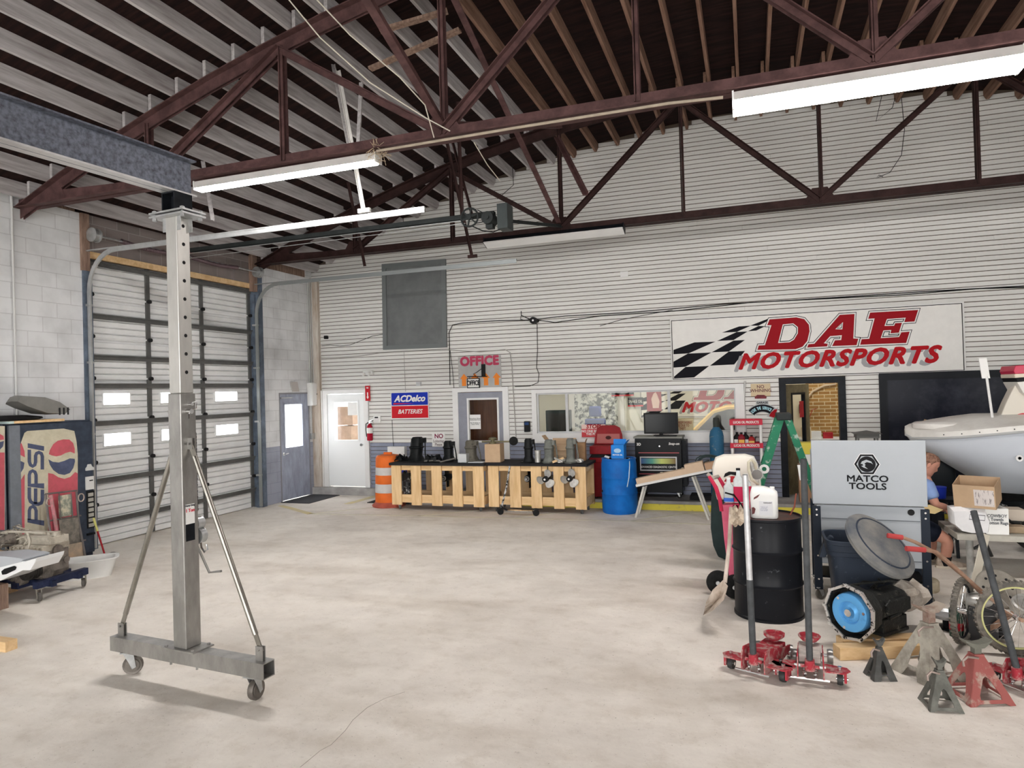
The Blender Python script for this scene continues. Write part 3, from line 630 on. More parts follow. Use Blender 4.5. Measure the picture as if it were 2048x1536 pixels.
# ---------------- flat graphics given by where they sit on a plane of the room ----------------
def gfx(name, parent, polys, axis, val, t, mat, org):
    b = MB(); org = Vector(org)
    if polys and not isinstance(polys[0][0], (tuple, list)): polys = [polys]
    for pts in polys:
        P = [(PX(px, py, val) if axis == 'X' else PY(px, py, val)) - org for px, py in pts]
        d = Vector((t, 0, 0)) if axis == 'X' else Vector((0, -t, 0)); n = len(P)
        b.add(P+[p+d for p in P], [tuple(range(n)), tuple(range(n, 2*n))]+[(i, (i+1) % n, n+(i+1) % n, n+i) for i in range(n)])
    return mesh_obj(name, b, mat, parent, sm=0)
def stroke(pts, wd):
    L = []; Rr = []; n = len(pts)
    for i, p in enumerate(pts):
        a = Vector(pts[max(i-1, 0)]); c = Vector(pts[min(i+1, n-1)]); d = (c-a).normalized(); nn = Vector((-d.y, d.x))*wd/2; p = Vector(p)
        L.append(tuple(p+nn)); Rr.append(tuple(p-nn))
    return [[L[i], L[i+1], Rr[i+1], Rr[i]] for i in range(n-1)]
def zp(pts, x0, y0, s): return [(x0+a/s, y0+c/s) for a, c in pts]
# ---------------- gantry crane ----------------
ga = math.radians(-5)
gr = thing('gantry_crane', 'tall steel gantry crane with an I beam running overhead to the left', 'gantry crane', (-3.86, 3.83, 0), ga)
def frame_end(parent, oy):
    b = MB()
    for (a, c, d, e) in ((-.052, .178, .052, .184), (-.052, .278, .052, .284), (-.052, .178, -.046, .284), (.046, .178, .052, .284)): b.b2((-.76, oy+a, c), (.76, oy+d, e))
    mesh_obj('base_beam', b, steel, parent, sm=0)
    b = MB(); b.b2((-.16, oy-.09, .284), (.16, oy+.09, .294))
    for sx in (-.13, .13):
        for sy in (-.07, .07): b.cyl((sx, oy+sy, .294), (sx, oy+sy, .306), .012, n=6); b.cyl((sx, oy+sy*.5, .178), (sx, oy+sy*.5, .155), .008, n=6)
    mesh_obj('foot_plate', b, steel, parent, sm=0)
    b = MB(); h = .064; b.box((0, oy, (.294+2.10)/2), (2*h, 2*h, 1.806)); po = mesh_obj('lower_post', b, steel, parent, sm=0, bev=.006)
    b = MB(); h2 = .055; b.box((0, oy, (2.10+3.36)/2), (2*h2, 2*h2, 1.26)); up = mesh_obj('upper_post', b, M('brushed_upper_post', (.60, .59, .56), .4, .7, var=.2, sc_=5, stretch=(1, 1, .3)), parent, sm=0, bev=.005)
    for i in range(9): b = MB(); z = 2.25+i*.131; b.cyl((h2-.002, oy, z), (h2+.0015, oy, z), .013, n=14); mesh_obj('pin_hole', b, blackm, up)
    b = MB(); b.cyl((h, oy+.01, 2.02), (h+.03, oy+.01, 2.02), .012); b.cyl((h, oy-.01, 1.97), (h+.045, oy-.01, 1.97), .018); b.tube([(h+.02, oy+.01, 2.03), (h+.04, oy+.04, 2.04), (h+.045, oy+.03, 1.99), (h+.03, oy, 1.98)], .003, 5); b.cyl((h+.03, oy-.02, 1.96), (h+.05, oy-.04, 1.92), .005)
    mesh_obj('lock_pin', b, chrome, po)
    # clamp plates and stub
    b = MB(); b.b2((-.17, oy-.1, 3.36), (.17, oy+.1, 3.372)); b.b2((-.17, oy-.1, 3.385), (.17, oy+.1, 3.397))
    for sx in (-.14, .14):
        for sy in (-.075, .075): b.cyl((sx, oy+sy, 3.345), (sx, oy+sy, 3.415), .009, n=6); b.cyl((sx, oy+sy, 3.34), (sx, oy+sy, 3.36), .016, n=6); b.cyl((sx, oy+sy, 3.397), (sx, oy+sy, 3.411), .016, n=6)
    mesh_obj('clamp_plate', b, galv, parent)
    b = MB(); b.b2((-.09, oy-.05, 3.26), (.09, oy-.045, 3.36)); b.b2((-.09, oy+.045, 3.26), (.09, oy+.05, 3.36)); mesh_obj('clamp_tab', b, galv, parent, sm=0)
    b = MB(); b.b2((-.065, oy-.075, 3.397), (-.055, oy+.075, 3.535)); b.b2((.055, oy-.075, 3.397), (.065, oy+.075, 3.535)); b.b2((-.06, oy-.005, 3.397), (.06, oy+.005, 3.535)); b.b2((-.06, oy-.075, 3.525), (.06, oy+.075, 3.535)); mesh_obj('beam_saddle', b, blacksteel, parent, sm=0)
    for s in (-1, 1):
        b = MB(); xb = s*.69; top = Vector((s*.075, oy, 1.74)); bot = Vector((xb, oy, .36)); d = (bot-top).normalized()
        b.cyl(top+d*.1, bot-d*.1, .019, n=14); b.beam(top-d*.02, top+d*.14, .035, .01, roll=pi/2); b.beam(bot-d*.14, bot+d*.02, .035, .01, roll=pi/2)
        mesh_obj('brace', b, M('zinc_tube', (.40, .38, .34), .32, .9, var=.3, sc_=6), parent)
        b = MB(); [b.b2((xb-.03, oy+q*.012-.003, .284), (xb+.03, oy+q*.012+.003, .38)) for q in (-1, 1)]; b.cyl((xb, oy-.03, .36), (xb, oy+.03, .36), .009, n=6); mesh_obj('brace_lug', b, steel, parent)
        b = MB(); [b.b2((s*.062, oy+q*.012-.003, 1.70), (s*.11, oy+q*.012+.003, 1.78)) for q in (-1, 1)]; b.cyl((s*.085, oy-.03, 1.74), (s*.085, oy+.03, 1.74), .009, n=6); mesh_obj('brace_lug', b, steel, parent)
        caster(parent, s*.62, oy, .178, .07, M('cast_wheel', (.20, .18, .16), .5, .5, var=.3), galv, rz=s*.5+1.2)
frame_end(gr, 0); frame_end(gr, -3.6)
b = MB(); bw = .065; z0, z1 = 3.535, 3.80
b.b2((-bw, -4.3, z0), (bw, .12, z0+.011)); mesh_obj('lower_flange', b, M('floor_lit_flange', (.66, .66, .66), .45, .5, var=.2), gr, sm=0)  # paler than the beam: light off the floor painted into its colour
b = MB(); b.b2((-bw, -4.3, z1-.011), (bw, .12, z1)); b.b2((-.004, -4.3, z0), (.004, .12, z1))
mesh_obj('i_beam', b, M('mill_scale_beam', (.085, .09, .11), .45, .5, c2=(.21, .23, .28), sc_=30, lo=.40, hi=.68, bump=.06), gr, sm=0)
b = MB(); b.b2((.0645, -.045, 1.05), (.0655, .03, 1.22)); b.b2((.0645, -.045, 1.22), (.066, .03, 1.30)); lb = mesh_obj('warning_label', b, blacksteel, gr, sm=0); 
b = MB(); b.b2((.0655, -.045, 1.17), (.0665, .03, 1.31)); mesh_obj('label_top', b, white, lb, sm=0)
text('print', 'Heavy Duty', .017, lb, (.067, -.008, 1.30), (pi/2, 0, pi/2), pr, bold=.0006)
text('print', '1 Ton', .032, lb, (.067, -.008, 1.265), (pi/2, 0, pi/2), redp, bold=.001)
b = MB(); b.tube([(-.02, .06, .98), (-.02, .12, .98), (.05, .16, .78), (.17, .16, .80)], .009, 8); b.cyl((-.02, .06, .98), (-.02, .10, .98), .02); mesh_obj('winch_crank', b, steel, gr)
# chain hoist hanging behind the post from the beam
ch = thing('chain_hoist', 'black and silver chain hoist hooked behind the gantry post', 'hoist', (-3.86, 3.83, 0), ga)
b = MB()
for i in range(26):
    z = 1.80-i*.022; R = RZ(pi/2*(i % 2)); c = Vector((.0, .11, z)); b.tube([c+R @ Vector((math.cos(a)*.009, 0, math.sin(a)*.016)) for a in [pi/4*k for k in range(8)]], .0028, 4, closed=True)
mesh_obj('chain', b, blacksteel, ch)
b = MB(); b.cyl((0, .085, 1.15), (0, .145, 1.15), .045, n=18); b.cyl((.015, .09, 1.06), (.015, .14, 1.06), .055, n=18); b.box((.0, .115, 1.10), (.035, .03, .2)); mesh_obj('pulley_block', b, galv, ch)
b = MB(); b.tube([(.02, .115, 1.02), (.03, .115, .97), (.06, .115, .94), (.085, .115, .96), (.08, .115, 1.0)], [.008, .009, .009, .007, .004], 8); mesh_obj('hook', b, chrome, ch)
b = MB(); b.tube([(0, .065, 1.8), (0, .11, 1.83), (0, .11, 1.79)], .005, 6); mesh_obj('hanger', b, blacksteel, ch)
# ---------------- vending machines ----------------
MX = -8.2; pale = M('faded_cream_print', (.62, .58, .45), .5, c2=(.50, .46, .34), sc_=6); pred = M('faded_red_print', (.55, .11, .14), .5, c2=(.42, .10, .11), sc_=9, lo=.3, hi=.55)
navy = M('faded_navy_print', (.10, .12, .20), .5, var=.3, sc_=6); cab = M('navy_cabinet', (.055, .07, .10), .5, var=.35, sc_=5)
vo = (MX, 6.1, 0); vm = thing('vending_machine', 'dark blue soda vending machine with a large faded cola can panel', 'vending machine', vo)
b = MB(); b.b2((-.53, -.54, .04), (-.03, .53, 1.83)); b.b2((-.5, -.5, 0), (-.06, .5, .04)); mesh_obj('cabinet', b, cab, vm, sm=0, bev=.01)
b = MB(); b.b2((-.03, -.50, .10), (0, .53, 1.81)); mesh_obj('door', b, cab, vm, sm=0, bev=.006)
b = MB(); b.b2((-.028, -.535, .1), (.004, -.41, 1.81)); mesh_obj('hinge_trim', b, M('trim_grey_blue', (.20, .22, .25), .5, var=.2), vm, sm=0)
A = (0, 820, 10.24); B = (0, 950, 10.24)
pan = gfx('can_panel', vm, zp([(500, 470), (560, 430), (1000, 400), (1300, 380), (1520, 430), (1565, 640), (1590, 900)], *A)+[(155.3, 1090), (38, 1090)]+zp([(410, 900), (430, 660)], *A), 'X', MX, .002, pale, vo)
gfx('red_graphic', pan, [zp([(415, 690), (440, 680), (500, 840), (510, 970), (415, 920)], *A), [(49.3, 948), (49, 1080), (38.5, 1080), (38.5, 990), (40.5, 962)], zp([(1000, 905), (1020, 820), (1090, 700), (1180, 630), (1300, 600), (1420, 605), (1500, 680), (1530, 790), (1530, 890), (1440, 855), (1340, 880), (1250, 930), (1150, 950), (1060, 930)], *A),
    zp([(985, 1290), (1090, 1310), (1200, 1380), (1320, 1410), (1440, 1370), (1540, 1270), (1590, 1300)], *A)+[(155, 1089), (96.5, 1089)]], 'X', MX+.002, .001, pred, vo)
gfx('navy_graphic', pan, [zp([(415, 1040), (500, 1080), (480, 1200), (415, 1300)], *A)], 'X', MX+.002, .001, navy, vo)
gfx('navy_graphic', pan, [zp([(990, 1010), (1080, 1060), (1200, 1075), (1320, 1040), (1430, 990), (1530, 1000), (1535, 1060), (1500, 1190), (1430, 1290), (1320, 1330), (1200, 1310), (1090, 1230), (1020, 1120)], *A)], 'X', MX+.002, .001, navy, vo)
L = [[zp([(567, 680), (903, 742), (900, 838), (567, 775)], *A)], [zp(q, *A) for q in stroke([(600, 812), (600, 1060), (622, 1125), (668, 1152), (712, 1125), (728, 1060), (728, 940), (748, 890), (795, 868), (845, 890), (866, 950), (866, 1218)], 70)],
     [zp([(567, 180), (903, 170), (903, 280), (567, 235)], *B)]+[zp(q, *A) for q in stroke([(600, 1510), (600, 1330), (620, 1270), (665, 1245), (715, 1270), (737, 1330), (737, 1510)], 68)],
     [zp(q, *B) for q in stroke([(600, 252), (600, 470), (625, 545), (690, 590), (780, 598), (845, 575), (868, 510), (868, 300)], 72)]+[zp(q, *B) for q in stroke([(728, 275), (728, 590)], 70)],
     [zp([(562, 893), (903, 935), (903, 1040), (562, 972)], *B)]+[zp(q, *B) for q in stroke([(600, 920), (600, 730), (620, 670), (668, 645), (715, 670), (738, 730), (738, 925)], 68)]]
for q in L: gfx('lettering', pan, q, 'X', MX+.002, .0015, navy, vo)
b = MB(); b.b2((.001, .415, .92), (.018, .525, 1.09)); mesh_obj('coin_plate', b, M('aged_white', (.66, .66, .64), .5), vm, sm=0); b = MB(); b.b2((.018, .46, 1.03), (.02, .51, 1.045)); mesh_obj('bill_slot', b, blackm, vm, sm=0)
b = MB(); b.prism([(0, 0), (.11, 0), (.11, .03), (.08, .05), (.07, .08), (.03, .08), (.02, .05), (0, .03)], (0, .42, 1.17), (0, 1, 0), (0, 0, 1), .02); mesh_obj('bill_bezel', b, M('aged_white2', (.62, .62, .60), .5), vm, sm=0)
b = MB(); b.b2((0, .425, .42), (.012, .535, .90)); mesh_obj('button_column', b, blackm, vm, sm=0)
bm_ = M('button_face', (.5, .48, .43), .4, var=.2)
for i in range(7): b = MB(); b.b2((.012, .44, .83-i*.066), (.022, .51, .875-i*.066)); mesh_obj('button', b, bm_, vm, sm=0)
b = MB(); b.b2((0, .415, .33), (.03, .52, .355)); mesh_obj('coin_return', b, blacksteel, vm, sm=0)
vo2 = (MX, 4.98, 0); v2 = thing('vending_machine', 'second soda vending machine cut off by the left edge of the photo', 'vending machine', vo2)
b = MB(); b.b2((-.54, -.54, .04), (-.03, .54, 1.83)); b.b2((-.5, -.5, 0), (-.06, .5, .04)); mesh_obj('cabinet', b, cab, v2, sm=0, bev=.01)
b = MB(); b.b2((-.03, -.54, .10), (0, .54, 1.80)); mesh_obj('door', b, M('grey_blue_door', (.16, .18, .20), .5, var=.3), v2, sm=0)
pan = gfx('can_panel', v2, [(-60, 852), (9.5, 852), (9.5, 1060), (-60, 1060)], 'X', MX, .002, pale, vo2)
gfx('red_graphic', pan, [[(-60, 905), (9, 905), (9, 1060), (-60, 1060)], [(-20, 885), (-10, 872), (0, 868), (7, 872), (8, 879), (0, 880)]], 'X', MX+.002, .001, pred, vo2)
gfx('navy_graphic', pan, [[(-20, 886), (0, 884), (8, 882), (6, 893), (0, 899), (-12, 897)]], 'X', MX+.003, .001, navy, vo2)
# things on the vending machine
P = lambda px, py, X=-8.2: PX(px, py, X)
b = MB(); ya, yb = P(16, 843).y, P(128, 843).y; b.b2((-8.55, ya, 1.832), (-8.19, yb, 1.862), 0); b.b2((-8.555, ya-.002, 1.8325), (-8.188, ya+.06, 1.8615), 1); one('board', 'pale pine board with a painted end lying on the vending machine', 'board', b, [pineh, M('mint_paint', (.5, .62, .60), .6)], sm=0)
b = MB(); b.loft([[Vector((-8.52+.3*math.cos(a)*1.0, 5.62+.55*k*math.sin(a), z)) for a in [2*pi*i/16 for i in range(16)]] for k, z in ((.9, 1.866), (1, 1.88), (.97, 1.90), (.6, 1.925), (.2, 1.93))]); one('black_tray', 'crumpled black plastic tray on the pine board', 'plastic tray', b, black, sm=40)
gcl = M('grey_cowling', (.22, .215, .20), .55, var=.15)
P0 = [P(40, 812), P(48, 800), P(95, 803), P(125, 813), P(145, 828), P(135, 838), P(100, 836), P(60, 822)]
b = MB(); sec = []
for x, k in ((-8.24, 1), (-8.34, 1.02), (-8.46, .95), (-8.52, .85)):
    c = sum(P0, Vector())/len(P0); sec.append([Vector((x, c.y+(p.y-c.y)*k, 1.905+max(0, (p.z-1.84))*k*.95)) for p in P0])
b.loft(sec); cw = one('plastic_cowling', 'grey plastic car cowling resting on the black tray', 'plastic cowling', b, gcl, sm=25)
b = MB(); y_, z_ = P(125, 826).y, 1.90
for i in range(3): b.b2((-8.235, y_-.02+i*.055, z_+.01), (-8.225, y_-.005+i*.055, z_+.10))
mesh_obj('black_vents', b, blackm, cw, sm=0)
# hand truck leaning on the machine
ht = thing('hand_truck', 'worn pink and red hand truck with diamond plate leaning on the vending machine', 'hand truck', (0, 0, 0))
def hp(px, py, k=0): return PX(px, py, -7.98-k)
pk = M('worn_pink_frame', (.58, .22, .25), .5, c2=(.30, .20, .18), sc_=9, lo=.4, hi=.6); dp = M('diamond_plate', (.20, .19, .17), .5, .5, c2=(.33, .30, .26), sc_=18, lo=.4, hi=.6)
fr = MB(); fr.tube([hp(91, 988, .12), hp(98, 1048, .08), hp(112, 1120)], .013); fr.tube([hp(153, 983, .12), hp(157, 1040, .08), hp(173, 1126)], .013)
for a, c in (((91, 988), (154, 981)), ((97, 1042), (162, 1031)), ((118, 1090), (171, 1080))): fr.tube([hp(a[0], a[1], .09), hp(c[0], c[1], .09)], .010)
for x in (118, 142): fr.tube([hp(x, 985, .1), hp(x+4, 1038, .08)], .006)
mesh_obj('frame', fr, M('truck_frame_steel', (.22, .20, .19), .5, .4, var=.3), ht)
b = MB(); b.tube([hp(101, 990, .10), hp(110, 1040, .08), hp(122, 1122)], .022); mesh_obj('pink_rail', b, pk, ht)
gq = lambda pts, nm, m, k: (lambda b: (b.add([hp(*p, k) for p in pts]+[hp(*p, k)+Vector((.008, 0, 0)) for p in pts], [(0, 1, 2, 3), (7, 6, 5, 4), (0, 4, 5, 1), (1, 5, 6, 2), (2, 6, 7, 3), (3, 7, 4, 0)]), mesh_obj(nm, b, m, ht, sm=0)))(MB())
gq([(117, 1040), (155, 1034), (163, 1084), (122, 1092)], 'plate', dp, .07); gq([(122, 1092), (163, 1084), (167, 1116), (124, 1130)], 'plate', M('rusty_plate', (.34, .30, .24), .6, c2=(.55, .40, .28), sc_=8, lo=.35, hi=.6), .04)
gq([(116, 992), (140, 988), (145, 1030), (118, 1035)], 'backing_board', M('greenish_plate', (.25, .27, .22), .6, c2=(.6, .55, .42), sc_=11, lo=.42, hi=.55), .11)
for p in ((97, 1004), (160, 995)): b = MB(); c = hp(*p, .12); b.tube([c+Vector((.02, .0+.04*math.cos(a), .05*math.sin(a))) for a in [pi/5*i for i in range(11)]], .008, 6); mesh_obj('handle_loop', b, M('dirty_grip', (.5, .42, .36), .7, var=.3), ht)
for p in ((112, 1120), (172, 1124)): b = MB(); c = hp(*p); b.cyl((c.x, c.y-.02, .06), (c.x, c.y+.02, .06), .06, n=16); mesh_obj('wheel', b, M('tan_wheel', (.35, .25, .2), .7, var=.3), ht)
# squeegee / jack handle
jh = thing('floor_squeegee', 'red handled tool with a yellow top standing against the vending machine', 'squeegee', (0, 0, 0))
a_, c_ = Vector((-8.08, 6.68, .03)), PX(187, 1036, -8.12); m_ = a_.lerp(c_, .66)
b = MB(); b.cyl(a_, m_, .012, n=8); mesh_obj('red_pole', b, red, jh); b = MB(); b.cyl(m_, c_, .014, n=8); mesh_obj('yellow_grip', b, M('yellow_tape', (.75, .72, .25), .5), jh)
b = MB(); b.box((-8.05, 6.64, .025), (.09, .36, .05)); b.ell((-8.0, 6.72, .04), (.05, .06, .04)); mesh_obj('foot', b, M('dusty_foot', (.26, .24, .21), .8, var=.3), jh, bev=.01)
# ---------------- engine on dolly ----------------
dol = thing('engine_dolly', 'low dark blue steel engine dolly on swivel casters', 'dolly', (-7.34, 5.28, .012), .05)
db = M('dolly_blue', (.035, .045, .10), .5, .2, var=.5, sc_=8)
b = MB(); b.b2((-.03, -.30, .12), (.06, .32, .18)); b.beam((-.40, -.13, .15), (.36, -.13, .15), .05, .06); b.beam((-.40, .18, .15), (.36, .18, .15), .05, .06); b.beam((.30, -.30, .17), (.30, .30, .17), .06, .07); b.beam((-.36, -.26, .17), (-.36, .28, .17), .06, .07); mesh_obj('frame', b, db, dol, sm=0)
for x, y in ((.30, -.26), (-.36, -.22), (.30, .26), (-.36, .24)): caster(dol, x, y, .135, .048, M('old_caster', (.13, .12, .11), .6, var=.4), M('old_bracket', (.30, .28, .24), .6, .5), rz=x*3+y*5)
en = thing('car_engine', 'grimy car engine with ribbed cream valve cover on the blue dolly', 'engine', (-7.34, 5.28, .012), .05)
blk = M('grimy_block', (.22, .19, .165), .75, c2=(.09, .08, .07), sc_=9, lo=.35, hi=.6, bump=.5, bsc=25); al = M('corroded_aluminium', (.58, .54, .46), .6, .3, c2=(.36, .32, .26), sc_=9, lo=.35, hi=.55, bump=.3)
b = MB(); b.box((0, 0, .33), (.42, .34, .24)); b.box((.02, -.17, .30), (.30, .06, .18)); b.box((.0, 0, .22), (.36, .26, .08)); mesh_obj('block', b, blk, en, sm=0, bev=.012)
b = MB(); b.box((-.02, .02, .49), (.48, .30, .09)); [b.box((-.22+.055*i, -.14, .49), (.03, .04, .07)) for i in range(9)]; mesh_obj('cylinder_head', b, al, en, sm=0, bev=.006)
b = MB(); b.box((-.0, .03, .575), (.50, .22, .08)); [b.box((.0, -.05+.03*i, .617), (.48, .012, .012)) for i in range(6)]; mesh_obj('valve_cover', b, al, en, sm=0, bev=.008)
b = MB(); [b.cyl((-.2+.1*i, .03, .61), (-.2+.1*i, .03, .645), .022, n=12) for i in range(5)]; b.tube([(-.24, .03, .65), (.24, .03, .65)], .012, 8); b.cyl((.20, .03, .61), (.20, .03, .66), .04, n=14); mesh_obj('fuel_rail', b, al, en)
b = MB(); b.box((.212, 0, .36), (.03, .30, .22)); b.cyl((.2, .02, .46), (.245, .02, .46), .06, n=20); b.cyl((.2, -.1, .24), (.25, -.1, .24), .05, n=20); b.cyl((.2, .12, .34), (.24, .12, .34), .035, n=16); mesh_obj('front_cover', b, blk, en)
tanm = M('heat_shield_tan', (.55, .38, .22), .6, c2=(.62, .52, .38), sc_=5)
b = MB(); b.tube([(-.42, -.20, .42), (-.30, -.23, .47), (-.16, -.22, .42), (-.04, -.22, .40)], [.04, .042, .045, .05], 12); b.tube([(-.04, -.22, .40), (.08, -.21, .46), (.24, -.20, .47)], [.05, .04, .035], 12); b.box((.10, -.19, .45), (.26, .05, .06)); mesh_obj('exhaust_manifold', b, tanm, en)
b = MB(); b.cyl((.16, -.17, .30), (.16, -.30, .30), .085, n=24); b.cyl((.16, -.30, .30), (.16, -.32, .30), .05, n=12)
for i in range(4): b.tube([(.16+math.cos(a)*.088, -.19-i*.025, .30+math.sin(a)*.088) for a in [pi/10*k for k in range(20)]], .005, 5, closed=True)
mesh_obj('pulley', b, M('black_cast', (.06, .055, .05), .6, .3, var=.4), en)
b = MB(); b.cyl((-.02, -.18, .26), (-.02, -.29, .26), .07, n=16); b.cyl((.05, -.2, .2), (.05, -.28, .2), .05, n=14); [b.cyl((-.02+math.cos(a)*.05, -.29, .26+math.sin(a)*.05), (-.02+math.cos(a)*.05, -.31, .26+math.sin(a)*.05), .012, n=6) for a in range(6)]; mesh_obj('alternator', b, blk, en)
rn = random.Random(11); b = MB()
for i in range(34):
    c = Vector((rn.uniform(-.40, -.02), rn.uniform(-.24, .05), rn.uniform(.50, .70))); pts = [c]
    for k in range(4): c = c+Vector((rn.uniform(-.07, .07), rn.uniform(-.06, .06), rn.uniform(-.05, .04))); c.z = max(.45, min(.72, c.z)); pts.append(c)
    b.tube(pts, rn.choice((.005, .007, .011)), 6)
mesh_obj('hoses', b, M('pale_hoses', (.50, .46, .38), .7, c2=(.12, .11, .10), sc_=6, lo=.4, hi=.55), en)
b = MB(); b.tube([(-.3, -.2, .68), (-.1, -.23, .70), (.08, -.18, .69), (.28, -.16, .68)], .012, 8); b.tube([(.06, -.18, .69), (.12, -.2, .6), (.1, -.22, .48)], .014, 8); b.tube([(-.36+.13*math.cos(a), -.22, .58+.13*math.sin(a)) for a in [pi/8*i for i in range(14)]], .01, 6); mesh_obj('coolant_pipe', b, al, en)
b = MB(); b.cyl((-.26, -.12, .60), (-.26, -.24, .60), .09, .07, n=20); [b.tube([(-.26+.02*k*math.cos(a), -.242, .60+.02*k*math.sin(a)) for a in [pi/6*i for i in range(12)]], .004, 4, closed=True) for k in (1, 2, 3)]; mesh_obj('throttle_body', b, blk, en)
# parts tray block on the dolly
# white tub
tb = MB(); tb.lathe([(.14, .0), (.175, .20), (.188, .205), (.188, .215), (.165, .212), (.135, .02), (.0, .015)], n=32, sx=1.0, sy=1.75, sq=4)
one('plastic_tub', 'white rectangular plastic tub on the floor behind the engine dolly', 'plastic tub', tb, white, (-7.46, 5.93, 0), -.75, sm=50)
# fairing
fa = thing('fairing', 'white and grey plastic fairing with a black vent at the left edge', 'fairing', (0, 0, 0))
Q = lambda px, py, Y=4.55: PY(px, py, Y)
def plate(name, pts, Y, t, mat, par, depth=None):
    b = MB(); p0 = [Q(a, c, Y) for a, c in pts]; n = len(p0)
    b.add(p0+[p+Vector((-.02, t, 0)) for p in p0], [tuple(range(n)), tuple(range(2*n-1, n-1, -1))]+[(i, (i+1) % n, n+(i+1) % n, n+i) for i in range(n)]); return mesh_obj(name, b, mat, par, sm=0, bev=.006)
plate('shell', [(-60, 1128), (0, 1121), (50, 1123), (72, 1116), (70, 1124), (60, 1141), (45, 1141), (0, 1162), (-60, 1172)], 4.55, .30, M('gloss_white', (.80, .81, .82), .2, coat=.5), fa)
plate('grey_deck', [(-60, 1116), (0, 1112), (38, 1116), (47, 1119), (42, 1124), (0, 1135), (-60, 1140)], 4.545, .28, M('deck_grey', (.45, .47, .50), .4), fa)
plate('black_vent', [(2, 1143), (8, 1138), (28, 1132), (33, 1134), (31, 1140), (12, 1149), (4, 1150)], 4.543, .02, black, fa)
b = MB(); z_ = Q(-30, 1168, 4.7).z; x_ = Q(-30, 1168, 4.7).x; b.b2((x_-.4, 4.58, 0), (x_+.16, 4.82, z_-.012)); one('crate', 'wooden crate under the white fairing at the left edge', 'crate', b, oldwood, sm=0, bev=.004)
b = MB(); c = F(0, 1304); b.b2((c.x-.5, c.y+.0, 0), (F(18, 1303).x, c.y+.10, .085)); one('timber_block', 'short pine timber on the floor at the left edge', 'timber', b, pineh, sm=0, bev=.003)
b = MB(); c = F(14, 1188); b.b2((c.x-.6, c.y-.02, 0), (c.x, c.y+.12, .03)); one('timber_board', 'flat pine board on the floor beside the engine dolly', 'board', b, pineh, sm=0)
# conduit on left wall
b = MB(); X = LX+.03; b.tube([PX(2, 305, X), PX(10, 330, X), PX(20, 352, X), PX(23, 385, X), PX(27, 560, X), PX(34, 830, X), PX(34, 850, X)], .014, 10); one('conduit', 'grey conduit running down the white block wall above the vending machine', 'conduit', b, M('painted_conduit', (.58, .58, .57), .5), sm=60)
# ---------------- DAE sign ----------------
# homography fitted to the corners (sign width 4.44, height 1.08)
def hom(src):
    (x0, y0), (x1, y1), (x2, y2), (x3, y3) = src      # TL TR BR BL
    import numpy as np
    A = []; Bv = []
    for (x, y), (u, v) in zip(src, ((0, 1), (1, 1), (1, 0), (0, 0))):
        A.append([x, y, 1, 0, 0, 0, -u*x, -u*y]); Bv.append(u); A.append([0, 0, 0, x, y, 1, -v*x, -v*y]); Bv.append(v)
    h = np.linalg.solve(np.array(A), np.array(Bv))
    def f(x, y):
        d = h[6]*x+h[7]*y+1; return ((h[0]*x+h[1]*y+h[2])/d, (h[3]*x+h[4]*y+h[5])/d)
    return f
H = hom([(65, 162), (1940, 43), (1960, 490), (78, 552)])
def offs(poly, d):
    n = len(poly); a = sum(poly[i][0]*poly[(i+1) % n][1]-poly[(i+1) % n][0]*poly[i][1] for i in range(n)); s = 1 if a > 0 else -1; out = []
    for i in range(n):
        p0, p1, p2 = Vector(poly[i-1]), Vector(poly[i]), Vector(poly[(i+1) % n]); d1 = (p1-p0).normalized(); d2 = (p2-p1).normalized()
        n1 = Vector((d1.y, -d1.x))*s; n2 = Vector((d2.y, -d2.x))*s; k = max(.45, 1+n1.dot(n2)); m = (n1+n2)/k; out.append(tuple(p1+m*d))
    return out
SD = [(693, 152), (870, 138), (925, 150), (958, 190), (963, 235), (948, 300), (915, 340), (868, 357), (611, 362), (625, 318), (664, 316), (700, 205), (672, 205)]
SDh = [(790, 199), (848, 193), (872, 212), (872, 245), (850, 282), (825, 297), (765, 301)]
SA = [(1143, 122), (1250, 115), (1243, 272), (1277, 274), (1262, 330), (1083, 338), (1098, 292), (1118, 290), (1150, 288), (1151, 268), (1088, 273), (1078, 300), (1100, 302), (1078, 338), (927, 347), (943, 310), (982, 306)]
SA = [(1143, 122), (1250, 115), (1243, 272), (1277, 274), (1262, 330), (1086, 337), (1112, 284), (1150, 282), (1152, 268), (1090, 273), (1060, 305), (1082, 306), (1074, 338), (927, 347), (943, 310), (982, 306)]
SAh = [(1163, 185), (1157, 214), (1130, 216)]
SE = [(1335, 107), (1660, 88), (1632, 178), (1553, 183), (1538, 232), (1607, 226), (1580, 315), (1268, 328), (1282, 277), (1330, 274), (1360, 160), (1318, 163)]
SEh = [[(1455, 163), (1558, 155), (1553, 170), (1497, 174), (1490, 190), (1445, 191)], [(1433, 236), (1467, 234), (1462, 255), (1528, 250), (1522, 262), (1422, 268)]]
FLAG = [[(88, 355), (222, 307), (355, 302), (185, 377), (88, 383)], [(395, 245), (505, 205), (580, 200), (490, 240)], [(365, 298), (490, 240), (560, 237), (470, 292)], [(575, 200), (690, 155), (678, 175), (628, 200)], [(560, 236), (628, 202), (672, 203), (615, 231)],
        [(470, 295), (543, 291), (440, 365), (330, 370)], [(88, 430), (180, 378), (330, 371), (165, 462), (88, 468)], [(320, 455), (440, 365), (543, 361), (475, 447)], [(92, 525), (165, 463), (315, 457), (220, 530), (92, 537)]]
darkred = M('sign_red', (.30, .006, .012), .6, spec=.1); sgrey = M('sign_shadow_grey', (.36, .36, .37), .6, spec=.1); sblack = M('sign_black', (.006, .006, .010), .6, spec=.1); swhite = M('sign_white', (.78, .77, .74), .5, var=.05, spec=.2)
